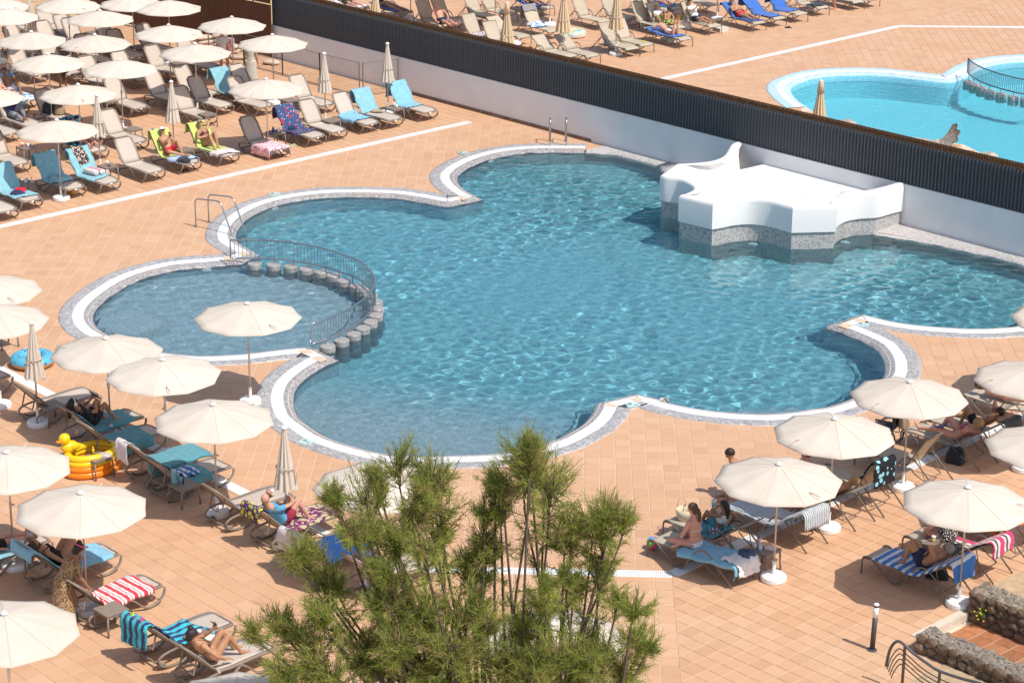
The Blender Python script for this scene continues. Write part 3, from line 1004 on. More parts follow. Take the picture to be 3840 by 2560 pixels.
# ---------------------------------------------------------------- drains
def ribbon(name, pts, w, label, nslat=True):
    """white slotted drain: two rails and cross bars"""
    P = [np.array(p) for p in pts]
    mb = MB()
    root = empty(name)
    tag(root, label, kind='structure')
    for i in range(len(P) - 1):
        a, b = P[i], P[i + 1]
        L = np.linalg.norm(b - a); u = (b - a) / L
        nv = np.array((-u[1], u[0]))
        M = Matrix(((u[0], nv[0], 0, a[0]), (u[1], nv[1], 0, a[1]), (0, 0, 1, 0), (0, 0, 0, 1)))
        mb.box(0, L, -w / 2, -w / 2 + 0.02, 0.008, 0.019, M)
        mb.box(0, L, w / 2 - 0.02, w / 2, 0.008, 0.019, M)
        mb.box(0, L, -0.012, 0.012, 0.008, 0.018, M)
        s = 0.0
        while s < L:
            mb.box(s, s + 0.024, -w / 2 + 0.021, w / 2 - 0.021, 0.008, 0.0165, M)
            s += 0.036
    g = mb.part('grate_bars', M_DRAIN, root)
    tag(g, kind='stuff')
    mb2 = MB()
    for i in range(len(P) - 1):
        a, b = P[i], P[i + 1]
        L = np.linalg.norm(b - a); u = (b - a) / L
        nv = np.array((-u[1], u[0]))
        M = Matrix(((u[0], nv[0], 0, a[0]), (u[1], nv[1], 0, a[1]), (0, 0, 1, 0), (0, 0, 0, 1)))
        mb2.box(0, L, -w / 2 + 0.004, w / 2 - 0.004, 0.002, 0.0125, M)
    mb2.part('drain_channel', plain('drain_channel', (0.42, 0.41, 0.40), 0.8), root)
    return root
far_w1 = np.array(G(1760, 459))
ribbon('drain_channel_grate', [along(W1, -2.0), far_w1], 0.27, 'white drain running from the left edge towards the wall')
ribbon('drain_channel_grate', [along(W2a, -3.0), K_sw, K_s, along(W2c, 16)], 0.27, 'white bent drain in front of the pool, under the near loungers')
ribbon('drain_channel_grate', [along(V1, -8.0), V1[1], along(V2, 9)], 0.27, 'white drain on the far terrace behind the dark screen')

# railings, ladders and posts
def steel_ladder(name, base, direction, label, span=0.52, style='arch'):
    """two bent rails; direction points to the water"""
    root = empty(name, (base[0], base[1], 0), math.atan2(direction[1], direction[0]))
    tag(root, label, 'pool ladder')
    for sy in (-1, 1):
        y = sy * span / 2
        if style == 'arch':
            pts = [(-0.95, y, 0.0), (-0.95, y, 0.66)] + bez((-0.95, y, .66), (-0.95, y, .80), (-0.88, y, .84), (-0.76, y, .84), 5)[1:] + [(-0.18, y, 0.90)] + bez((-0.18, y, .90), (-0.05, y, .91), (0.02, y, .86), (0.08, y, .74), 5)[1:] + [(0.40, y, 0.0)] + bez((0.40, y, 0), (0.44, y, -.1), (0.45, y, -.2), (0.45, y, -.4), 4)[1:] + [(0.45, y, -0.9)]
        else:
            pts = [(-0.50, y, 0.0), (-0.50, y, 0.55)] + bez((-0.50, y, .55), (-0.50, y, .80), (-0.08, y, .95), (0.05, y, .80), 8)[1:] + bez((0.05, y, .80), (0.12, y, .7), (0.14, y, .5), (0.14, y, 0.2), 4)[1:] + [(0.14, y, -0.95)]
        MB().tube(pts, 0.021, 8).part('rail', M_STEEL, root, True)
        x0 = pts[0][0]
        MB().lathe([(0.05, 0.011), (0.05, 0.022), (0.024, 0.03)], 12, Matrix.Translation((x0, y, 0))).part('flange', M_STEEL, root)
    x = 0.45 if style == 'arch' else 0.14
    for z in (-0.12, -0.38, -0.64):
        MB().box(x - 0.04, x + 0.04, -span / 2, span / 2, z - 0.012, z + 0.012).part('step', M_STEEL, root)
    return root
lb = np.array(G(784, 850)) * 0.5 + np.array(G(771, 849)) * 0.5
la0, la1 = np.array(G(*zoomed(700, 700, 2.45, [(130, 378)])[0])), np.array(G(*zoomed(700, 700, 2.45, [(160, 328)])[0]))
mid = (la0 + la1) / 2
wdir = np.array(G(*zoomed(700, 700, 2.45, [(505, 440)])[0])) - mid
wdir /= np.linalg.norm(wdir)
steel_ladder('pool_ladder', mid + wdir * 0.95, wdir, 'steel pool ladder with sloping handrails at the left pool edge', float(np.linalg.norm(la1 - la0)))
lc0, lc1 = np.array(G(*zoomed(1920, 0, 2.45, [(343, 1300)])[0])), np.array(G(*zoomed(1920, 0, 2.45, [(490, 1300)])[0]))
mid = (lc0 + lc1) / 2
wdir = np.array((-(lc1 - lc0)[1], (lc1 - lc0)[0])); wdir = wdir if wdir[1] < 0 else -wdir
wdir /= np.linalg.norm(wdir)
steel_ladder('pool_ladder', mid + wdir * 0.5, wdir, 'steel pool ladder with tall rounded hoops near the white wall', float(np.linalg.norm(lc1 - lc0)), 'hoop')

# curved railing on mosaic posts round the shallow pool
posts_px = zoomed(720, 820, 2.24, [(525, 372), (685, 380), (828, 395), (958, 415), (1082, 440), (1188, 470), (1275, 513)]) + zoomed(700, 700, 2.45, [(1562, 905), (1628, 945), (1690, 990), (1735, 1050), (1748, 1110), (1735, 1172), (1685, 1232), (1615, 1290), (1530, 1345), (1422, 1402), (1295, 1455)])
M_POST = mosaic_mat('post_mosaic', [(0.0, (0.19, 0.175, 0.165)), (0.3, (0.27, 0.25, 0.235)), (0.6, (0.32, 0.30, 0.28)), (0.88, (0.38, 0.355, 0.335))], 0.045, (0.50, 0.47, 0.45), 0.45, 0.1)
ppts = [np.array(G(x, y, 0.07)) for x, y in posts_px]
def post_mesh(r, zt, zb=-1.5):
    v, f, uv = [], [], []
    n = 20
    prof = [(r, zb), (r, zt - 0.02), (r - 0.015, zt), (0.0, zt + 0.004)]
    acc = 0
    for i, (a, z) in enumerate(prof):
        if i: acc += math.hypot(a - prof[i - 1][0], z - prof[i - 1][1])
        for k in range(n + 1):
            an = 2 * math.pi * k / n
            v.append((a * math.cos(an), a * math.sin(an), z)); uv.append((an * r, acc))
    for i in range(len(prof) - 1):
        for k in range(n):
            f.append((i * (n + 1) + k, i * (n + 1) + k + 1, (i + 1) * (n + 1) + k + 1, (i + 1) * (n + 1) + k))
    me = pymesh('mosaic_post', v, f)
    u = me.uv_layers.new(name='UVMap')
    u.data.foreach_set('uv', np.array([uv[l.vertex_index] for l in me.loops]).ravel())
    me.materials.append(M_POST)
    return me
pm = post_mesh(0.19, 0.07)
words = ['first', 'second', 'third', 'fourth', 'fifth', 'sixth', 'seventh', 'eighth', 'ninth', 'tenth', 'eleventh', 'twelfth', 'thirteenth', 'fourteenth', 'fifteenth', 'sixteenth', 'seventeenth', 'eighteenth']
for k, p in enumerate(ppts):
    o = link('mosaic_post', pm)
    o.location = (p[0], p[1], 0)
    o.rotation_euler = (0, 0, random.uniform(0, 6))
    tag(o, 'round grey mosaic post in the water, %s from the far end of the curved railing' % words[k], 'post', 'mosaic posts under the curved railing')
def railing(name, pts, label, z0, z1, nb, mat):
    root = empty(name)
    tag(root, label, 'railing')
    P = catmull(pts, 6)
    d = np.concatenate([[0], np.cumsum([np.linalg.norm(P[i + 1] - P[i]) for i in range(len(P) - 1)])])
    def at(s): return np.array([np.interp(s, d, [p[0] for p in P]), np.interp(s, d, [p[1] for p in P])])
    L = d[-1]
    line = [at(L * k / 60) for k in range(61)]
    rect = [(p[0], p[1], z1) for p in line] + [(*line[-1], (z0 + z1) / 2)] + [(p[0], p[1], z0) for p in reversed(line)] + [(*line[0], (z0 + z1) / 2)]
    MB().tube(rect, 0.022, 8, closed=True, up=(0, 0, 1)).part('frame', mat, root, True)
    bar = MB().lathe([(0.0075, z0), (0.0075, z1)], 6).mesh('bar')
    bar.materials.append(mat)
    for k in range(1, nb):
        p = at(L * k / nb)
        o = link('bar', bar, root)
        o.location = (p[0], p[1], 0)
    return root, at, L
rail_px = zoomed(720, 820, 2.24, [(325, 335), (450, 335), (600, 335), (740, 347), (880, 363), (1020, 388), (1150, 420), (1260, 458)]) + zoomed(700, 700, 2.45, [(1580, 850), (1650, 905), (1700, 960), (1728, 1010), (1733, 1060), (1710, 1120), (1650, 1195), (1560, 1265), (1450, 1330), (1300, 1400), (1140, 1450)])
rp = [np.array(G(x, y, 0.17)) for x, y in rail_px]
rl, rat, rL = railing('pool_railing', rp, 'curved steel railing round the shallow pool, standing on mosaic posts', 0.18, 0.68, 88, M_STEEL)
leg = MB().lathe([(0.013, -0.3), (0.013, 0.23)], 6).mesh('support')
leg.materials.append(M_STEEL)
for k in range(17):
    p = rat(rL * (0.07 + 0.88 * k / 16))
    o = link('support', leg, rl)
    o.location = (p[0], p[1], 0)
# railing of the far pool
fr_px = zoomed(2880, 0, 2.45, [(1830, 668), (1860, 700), (1930, 745), (2040, 790), (2180, 833), (2352, 870), (2550, 880), (2750, 860)])
rl2, rat2, rL2 = railing('pool_railing', [np.array(G(x, y, 0.20)) for x, y in fr_px], 'curved grey railing standing in the far turquoise pool', 0.22, 0.72, 60, plain('grey_paint_metal', (0.11, 0.12, 0.13), 0.5))
for k in range(9):
    p = rat2(rL2 * (0.06 + 0.88 * k / 8))
    o = link('support', leg, rl2)
    o.location = (p[0], p[1], 0)
pm2 = post_mesh(0.19, 0.06, -0.25)
for k, (x, y) in enumerate(zoomed(2880, 0, 2.45, [(1842, 742), (1900, 772), (1965, 803), (2045, 832), (2145, 858), (2255, 883), (2370, 902)])):
    p = G(x, y, 0.06)
    o = link('mosaic_post', pm2)
    o.location = (p[0], p[1], 0)
    tag(o, 'low round post in the far turquoise pool, %s from the left under the grey railing' % words[k], 'post', 'posts under the far railing')

# ---------------------------------------------------------------- sun umbrellas
APEX = 2.34
def canopy_mesh(name, rad, top, rim, nseg=10, sag=0.012):
    """ten gores, edge drawn in slightly between the rib tips, cloth sagging between ribs"""
    v, f = [], []
    nr, sub = 7, 4
    na = nseg * sub
    for i in range(nr + 1):
        t = i / nr
        for k in range(na):
            u = (k % sub) / sub
            w = math.sin(math.pi * u)
            r = rad * t * (1 - 0.058 * w)
            z = top - (top - rim) * (0.88 * t + 0.12 * t * t) - sag * w * t * (1 - 0.4 * t)
            a = 2 * math.pi * k / na
            v.append((r * math.cos(a), r * math.sin(a), z))
    for i in range(nr):
        for k in range(na):
            a, b = i * na + k, i * na + (k + 1) % na
            if i == 0: f.append((a, a + na, b + na))
            else: f.append((a, a + na, b + na, b))
    o = len(v)                       # narrow hem hanging from the rim
    for k in range(na):
        x, y, z = v[nr * na + k]
        v.append((x * 1.0, y * 1.0, z - 0.03))
    for k in range(na):
        a, b = nr * na + k, nr * na + (k + 1) % na
        f.append((a, o + k, o + (k + 1) % na, b))
    me = pymesh(name, v, f, True)
    return me

CANOPY_T = NT('cream_canvas_translucent')
_co = CANOPY_T.coord()
_nz = CANOPY_T.n('TexNoise', Vector=_co, Scale=2.2, Detail=4.0)
_oi = CANOPY_T.n('ObjectInfo')
_c = CANOPY_T.ramp(_nz, [(0.3, (0.685, 0.60, 0.50)), (0.7, (0.745, 0.665, 0.565))])
_h = CANOPY_T.n('HueSaturation', Color=_c)
CANOPY_T.put(_h, 'Value', CANOPY_T.math('MULTIPLY_ADD', (_oi, 'Random'), 0.07, 0.96))
_d = CANOPY_T.n('BsdfDiffuse', Color=_h)
_bp = CANOPY_T.n('Bump', Strength=0.12, Distance=0.01)
CANOPY_T.put(_bp, 'Height', CANOPY_T.n('TexNoise', Vector=_co, Scale=5.0, Detail=5.0))
CANOPY_T.put(_d, 'Normal', _bp)
_tl = CANOPY_T.n('BsdfTranslucent', Color=(0.62, 0.50, 0.36, 1))
_mx = CANOPY_T.n('MixShader', Fac=0.16)
CANOPY_T.t.links.new(_d.outputs[0], _mx.inputs[1]); CANOPY_T.t.links.new(_tl.outputs[0], _mx.inputs[2])
CANOPY_T.t.links.new(_mx.outputs[0], CANOPY_T.out.inputs['Surface'])
M_CAN = CANOPY_T.m
M_SEAM = plain('canvas_seam', (0.56, 0.46, 0.36), 0.9)

def umbrella_base(root):
    MB().lathe([(0.0, 0.012), (0.235, 0.012), (0.245, 0.03), (0.245, 0.10), (0.225, 0.125), (0.10, 0.14), (0.05, 0.142)], 22).part('foot', M_WHITEP, root)
    MB().lathe([(0.034, 0.143), (0.034, 0.36), (0.042, 0.362), (0.042, 0.40), (0.028, 0.402)], 12).part('socket', M_WHITEP, root)

def strap(root, a, r, parent, rad, top, rim, closed=False):
    if closed: return
    z = top - (top - rim) * (r / rad) + 0.012
    pts = [(0, 0, 0), (0.08, 0, 0.03), (0.17, 0.01, 0.035), (0.25, 0.03, 0.02), (0.30, 0.06, 0.0)]
    M = Matrix.Rotation(a, 4, 'Z') @ Matrix.Translation((r - 0.28, 0, z + 0.02))
    mb = MB().tube([tuple(M @ Vector(p)) for p in pts], 0.01, 6, flat=(0.03, 0.008))
    mb.part('strap', M_SEAM, root)

def make_umbrella(rad=1.18, top=APEX, rim=2.02):
    root = empty('sun_umbrella')
    c = link('canopy', canopy_mesh('canopy', rad, top, rim), root, M_CAN)
    sm_ = MB()
    for k in range(10):
        a = 2 * math.pi * k / 10
        sm_.tube([(rad * t * math.cos(a), rad * t * math.sin(a), top - (top - rim) * (0.88 * t + 0.12 * t * t) + 0.0015) for t in (0.06, 0.3, 0.55, 0.8, 0.995)], 0.004, 4, caps=False)
    sm_.part('seams', M_SEAM, c)
    MB().lathe([(0.0, 0.055), (0.03, 0.052), (0.045, 0.035), (0.062, 0.022), (0.066, 0.004), (0.05, -0.002)][::-1], 12, Matrix.Translation((0, 0, top))).part('cap', M_WHITEP, c, True)
    MB().lathe([(0.019, 0.36), (0.019, top - 0.02)], 10).part('pole', M_POLE, root, True)
    MB().lathe([(0.028, 1.22), (0.028, 1.36)], 10).part('collar', M_POLE, root)
    MB().tube([(0.028, 0, 1.29), (0.075, 0, 1.29)], 0.018, 8).part('knob', M_POLE, root)
    umbrella_base(root)
    for k in range(10):
        a = 2 * math.pi * k / 10
        ca, sa = math.cos(a), math.sin(a)
        r2 = rad * 0.985
        MB().tube([(0.03 * ca, 0.03 * sa, top - 0.03), (r2 * ca, r2 * sa, rim - 0.022)], 0.007, 5).part('rib', M_POLE, root)
    strap(root, 0.9, rad * 0.93, root, rad, top, rim)
    return root

def make_closed(top=2.38, bot=1.16, rb=0.235, mat=None, capflap=False, pole_lean=0.0):
    root = empty('closed_umbrella')
    v, f = [], []
    n, rows = 80, 14
    for i in range(rows + 1):
        t = i / rows
        for k in range(n):
            a = 2 * math.pi * k / n
            pl = abs(math.sin(a * 5 + 0.3 * math.sin(a) + 0.25 * t))
            r = (0.045 + (rb - 0.045) * t ** 1.15) * (0.58 + 0.42 * pl ** 0.8)
            z = top - 0.05 - (top - bot) * t + (0.035 * math.sin(a * 5 + 1.3) if i == rows else 0)
            v.append((r * math.cos(a + 0.15 * t), r * math.sin(a + 0.15 * t), z))
    for i in range(rows):
        for k in range(n):
            f.append((i * n + k, (i + 1) * n + k, (i + 1) * n + (k + 1) % n, i * n + (k + 1) % n))
    link('folded_canopy', pymesh('folded_canopy', v, f, True), root, mat or M_CAN)
    if capflap:
        MB().lathe([(0.115, top - 0.36), (0.07, top - 0.02), (0.055, top)], 16).part('cap_flap', mat, root, True)
    MB().lathe([(0.052, top - 0.055), (0.068, top - 0.03), (0.06, top - 0.012), (0.04, top + 0.01), (0.0, top + 0.03)], 12).part('cap', M_WHITEP, root, True)
    MB().lathe([(0.019, 0.36), (0.019, top - 0.05)], 10).part('pole', M_POLE, root, True)
    zt = bot + 0.38
    rr = 0.045 + (rb - 0.045) * 0.68
    MB().tube([(rr * 1.03 * math.cos(a), rr * 1.03 * math.sin(a), zt + 0.02 * math.sin(a)) for a in [2 * math.pi * k / 20 for k in range(20)]], 0.012, 6, closed=True, flat=(0.012, 0.04), up=(0, 0, 1)).part('tie', M_SEAM, root)
    MB().tube([(-rr - 0.015, -0.05, zt), (-rr - 0.05, -0.05, zt - 0.1), (-rr - 0.055, -0.05, zt - 0.28)], 0.01, 6, flat=(0.05, 0.008)).part('strap', M_SEAM, root)
    umbrella_base(root)
    return root

proto_umb = make_umbrella(); freeze(proto_umb)
proto_cls = make_closed(); freeze(proto_cls)
proto_sand = make_closed(2.55, 1.05, 0.30, M_CANVASD, True); proto_sand.name = 'closed_umbrella_sand'; freeze(proto_sand)
used = set()
def inst(proto, name=None):
    if proto.as_pointer() in used:
        o = copy_tree(proto)
    else:
        used.add(proto.as_pointer()); o = proto
    if name: o.name = name
    return o

def put_umb(px, py, label, group='open cream sun umbrellas', tilt=(0, 0), z=APEX):
    p = G(px, py, z + 0.04)
    o = inst(proto_umb)
    o.location = (p[0], p[1], 0)
    o.rotation_euler = (tilt[0], tilt[1], random.uniform(0, 6.28))
    tag(o, label, 'umbrella', group)
    return o

def r_(x, y, ox, oy, s=2.45): return (ox + x / s, oy + y / s)
r1 = lambda x, y: r_(x, y, 0, 0)
U_OPEN = [
    (r1(-40, -25), 'open cream umbrella cut off by the top left corner'),
    (r1(620, -28), 'open cream umbrella at the top edge, third from the left corner'),
    (r1(40, 72), 'open cream umbrella at the left edge beside a folded umbrella, near the top'),
    (r1(915, 88), 'open cream umbrella in front of the brown reed fence at its left end'),
    (r1(1210, -48), 'open cream umbrella cut off by the top edge before the reed fence'),
    (r1(1545, -8), 'open cream umbrella at the top edge against the middle of the reed fence'),
    (r1(2128, 150), 'open cream umbrella above the man in the white shirt'),
    (r1(285, 285), 'open cream umbrella at the left, third row from the top'),
    (r1(870, 312), 'open cream umbrella right of the one at the left edge, third row'),
    (r1(1548, 222), 'open cream umbrella straight below the one at the top edge before the reed fence'),
    (r1(1790, 395), 'open cream umbrella left of the teal covered lounger'),
    (r1(440, 490), 'open cream umbrella over the bare chested man on the far left'),
    (r1(1100, 540), 'open cream umbrella in the middle of the far left loungers'),
    (r1(715, 768), 'open cream umbrella over the lounger with a bag'),
    (r1(520, 1095), 'open cream umbrella over the person lying under teal towels, by the drain'),
    (r1(-150, 800), 'open cream umbrella mostly hidden by the left edge in the far rows'),
    (r_(150, 312, 960, 0), 'open cream umbrella over the woman in the pale dress'),
    (r_(92, 718, 960, 0), 'open cream umbrella above the dark blue printed towel'),
    ((927, 1133), 'open cream umbrella standing beside the shallow pool'),
    (r_(972, 742, 0, 960), 'open cream umbrella left of two overlapping ones by the shallow pool'),
    (r_(1495, 938, 0, 960), 'open cream umbrella tucked under its left neighbour by the shallow pool'),
    ((799, 1511), 'open cream umbrella over the loungers with dark teal towels'),
    ((-45, 1035), 'open cream umbrella at the left edge, upper of two beside the paving'),
    ((-25, 1145), 'open cream umbrella at the left edge, lower of two beside the paving'),
    ((24, 1689), 'open cream umbrella at the left edge above the red towel'),
    ((302, 1841), 'open cream umbrella over the woman in the black swimsuit'),
    ((15, 2292), 'open cream umbrella in the bottom left corner'),
    ((890, 2575), 'open cream umbrella showing only its top at the bottom edge'),
    ((1415, 1757), 'open cream umbrella half hidden behind the top of the tree'),
    ((2075, 2330), 'open cream umbrella seen through the lower branches of the tree'),
    ((3131, 1564), 'open cream umbrella in the middle of the right row'),
    ((2922, 1733), 'open cream umbrella over the striped towel lounger'),
    ((3413, 1426), 'open cream umbrella at the head of the right row nearest the pool'),
    ((3631, 1820), 'open cream umbrella over the woman in the dotted swimsuit'),
    ((3872, 1362), 'open cream umbrella at the right edge over the woman in white bikini'),
    ((3932, 1612), 'open cream umbrella cut off by the right edge, middle height'),
    ((4000, 1140), 'open cream umbrella of which one corner shows at the right edge'),
]
UMB = [put_umb(p[0], p[1], l) for p, l in U_OPEN]

def put_closed(px, py, label, proto, top, tilt=(0, 0), group='folded umbrellas'):
    p = G(px, py, top)
    o = inst(proto, 'closed_umbrella')
    o.location = (p[0], p[1], 0)
    o.rotation_euler = (tilt[0], tilt[1], random.uniform(0, 6.28))
    tag(o, label, 'umbrella', group)
for p, l in [
    (r1(260, -50), 'folded cream umbrella at the top edge among the far left loungers'),
    (r1(885, 862), 'folded cream umbrella between the empty loungers near the drain'),
    (r1(1572, 738), 'folded cream umbrella behind the two people on lime towels'),
    (r_(625, 480, 960, 0), 'folded cream umbrella in front of the mesh fence'),
    (r_(1207, 390, 960, 0), 'folded cream umbrella against the dark screen beside a blue towel'),
    ((118, 1203), 'folded cream umbrella at the left edge above a blue swim ring'),
    ((1065, 1594), 'folded cream umbrella beside the man in red shorts')]:
    put_closed(p[0], p[1], l, proto_cls, 2.40)
for p, l in [
    (r_(1095, -135, 960, 0), 'folded sand coloured umbrella behind the screen, leftmost'),
    (r_(2308, 18, 960, 0), 'folded sand coloured umbrella behind the screen with its cap showing'),
    (r_(478, -110, 1920, 0), 'folded sand coloured umbrella on the far terrace beside the swim ring'),
    (r_(968, -135, 1920, 0), 'folded sand coloured umbrella on the far terrace among empty loungers'),
    (r_(490, 732, 2880, 0), 'folded sand coloured umbrella standing beside the far pool')]:
    put_closed(p[0], p[1], l, proto_sand, 2.58, group='folded sand umbrellas')

# ---------------------------------------------------------------- resin sun lounger (local x to the foot, hinge at 0)
SEAT_Z = 0.355
def lounger_profile(back, kind='resin'):
    """side line of the lying surface from the foot to the top of the back"""
    pts = [(1.23, SEAT_Z - 0.03), (1.17, SEAT_Z), (0.9, SEAT_Z + 0.012), (0.6, SEAT_Z + 0.004), (0.25, SEAT_Z - 0.012), (0.0, SEAT_Z)]
    bl = 0.80
    for k in (0.25, 0.5, 0.75, 1.0):
        pts.append((-bl * k * math.cos(back), SEAT_Z + bl * k * math.sin(back) + 0.012 * math.sin(k * 3.1)))
    return pts

def rounded_panel(mb, prof, hw, taper0=None, taper1=None, thick=0.012, lift=0.0):
    """sling surface following a side profile; corners rounded by tapering the end rows"""
    P = [Vector((p[0], 0, p[1] + lift)) for p in prof]
    m = len(P)
    cols = 7
    v, f = [], []
    for s in (0, 1):
        for i, p in enumerate(P):
            w = hw
            if taper0 and i < len(taper0): w = hw * taper0[i]
            if taper1 and m - 1 - i < len(taper1): w = hw * taper1[m - 1 - i]
            for k in range(cols):
                u = -1 + 2 * k / (cols - 1)
                v.append((p.x, u * w, p.z - 0.006 * (1 - u * u) - s * thick))
    o = m * cols
    for i in range(m - 1):
        for k in range(cols - 1):
            a = i * cols + k
            f.append((a, a + 1, a + cols + 1, a + cols))
            f.append((o + a, o + a + cols, o + a + cols + 1, o + a + 1))
        a, b = i * cols, (i + 1) * cols
        f.append((a, b, o + b, o + a))
        a, b = i * cols + cols - 1, (i + 1) * cols + cols - 1
        f.append((b, a, o + a, o + b))
    for i in (0, m - 1):
        for k in range(cols - 1):
            a = i * cols + k
            q = (a, o + a, o + a + 1, a + 1)
            f.append(q if i else q[::-1])
    return mb.add(v, f)

def make_resin(back_deg):
    back = R(back_deg)
    root = empty('sun_lounger')
    HW = 0.345
    prof = lounger_profile(back)
    seat = [(1.225, SEAT_Z - 0.028), (1.20, SEAT_Z - 0.008), (1.15, SEAT_Z + 0.004)] + prof[2:6]
    st = rounded_panel(MB(), seat, HW - 0.045, taper0=[0.62, 0.82, 0.95]).part('seat_sling', M_SLING, root, True)
    bk = [prof[5]] + prof[6:9] + [(prof[9][0] * 0.95, prof[8][1] + (prof[9][1] - prof[8][1]) * 0.8), prof[9]]
    bk = [(x - 0.012, z) for x, z in bk]
    bs = rounded_panel(MB(), bk, HW - 0.055, taper1=[0.66, 0.90]).part('back_sling', M_SLING, root, True)
    def rim(pr, hw, tp0, tp1, name, r=0.021, drop=0.012):
        L = []
        for i, (x, z) in enumerate(pr):
            w = hw
            if tp0 and i < len(tp0): w = hw * tp0[i]
            if tp1 and len(pr) - 1 - i < len(tp1): w = hw * tp1[len(pr) - 1 - i]
            L.append((x, w, z - drop))
        loop = L + [(x, -y, z) for x, y, z in reversed(L)]
        return MB().tube(loop, r, 8, closed=True, up=(0, 0, 1)).part(name, M_TAUPE, root, True)
    rim([(1.25, SEAT_Z - 0.03), (1.215, SEAT_Z - 0.015)] + seat[2:], HW - 0.016, [0.64, 0.86, 0.98], None, 'seat_frame', 0.030, 0.018)
    rim(bk[:-1] + [(bk[-1][0] - 0.03, bk[-1][1] + 0.03)], HW - 0.034, None, [0.62, 0.93], 'back_frame', 0.024, 0.012)
    for pr, hw, t0, t1, nm in ((seat, HW - 0.045, [0.62, 0.82, 0.95], None, st), (bk, HW - 0.055, None, [0.66, 0.90], bs)):
        L = []
        for i, (x, z) in enumerate(pr):
            w = hw
            if t0 and i < len(t0): w = hw * t0[i]
            if t1 and len(pr) - 1 - i < len(t1): w = hw * t1[len(pr) - 1 - i]
            L.append((x, w, z + 0.001))
        loop = L + [(x, -y, z) for x, y, z in reversed(L)]
        MB().tube(loop, 0.0045, 5, closed=True).part('piping', M_PIPING, nm)
    for sy in (-1, 1):
        y = sy * (HW + 0.005)
        front = bez((0.42, y, 0.315), (0.62, y, 0.30), (0.72, y, 0.02), (0.90, y, 0.028), 8) + bez((0.90, y, 0.028), (1.06, y, 0.03), (1.26, y, 0.14), (1.255, y * 0.94, 0.31), 8)[1:]
        MB().tube(front, 0.02, 8, flat=(0.05, 0.036), up=(0, 0, 1)).part('leg', M_TAUPE, root, True)
        rear = bez((0.50, y, 0.315), (0.32, y, 0.30), (0.20, y, 0.02), (0.02, y, 0.028), 8) + bez((0.02, y, 0.028), (-0.20, y, 0.02), (-0.42, y, 0.06), (-0.42, y, 0.19), 8)[1:] + bez((-0.42, y, 0.19), (-0.42, y, 0.30), (-0.2, y, 0.315), (0.02, y, 0.325), 6)[1:]
        MB().tube(rear, 0.02, 8, flat=(0.05, 0.036), up=(0, 0, 1)).part('leg', M_TAUPE, root, True)
        MB().lathe([(0.0, -0.02), (0.055, -0.02), (0.06, 0.0), (0.055, 0.02), (0.0, 0.02)], 12, Matrix.Translation((-0.30, sy * (HW - 0.05), 0.075)) @ Matrix.Rotation(math.pi / 2, 4, 'X')).part('wheel', M_TAUPE, root, True)
        MB().tube([(0.0, sy * (HW + 0.028), SEAT_Z - 0.005), (0.0, sy * (HW - 0.03), SEAT_Z - 0.005)], 0.026, 8).part('hinge', M_SLING, root)
        for x in (0.88, 0.02):
            MB().box(x - 0.03, x + 0.03, y - 0.02, y + 0.02, 0.0105, 0.022).part('foot_pad', M_PIPING, root)
    MB().tube([(-0.36, -HW, 0.10), (-0.36, HW, 0.10)], 0.022, 8).part('axle', M_TAUPE, root)
    bx = -0.45 * math.cos(back); bz = SEAT_Z + 0.45 * math.sin(back)
    MB().tube([(bx - 0.02, -0.2, bz - 0.02), (bx - 0.10, -0.2, max(0.16, bz - 0.30)), (bx - 0.10, 0.2, max(0.16, bz - 0.30)), (bx - 0.02, 0.2, bz - 0.02)], 0.018, 8).part('back_stay', M_TAUPE, root)
    MB().box(1.262, 1.285, -0.035, 0.035, SEAT_Z - 0.075, SEAT_Z - 0.035).part('number_plate', M_WHITEP, root)
    freeze(root)
    return root

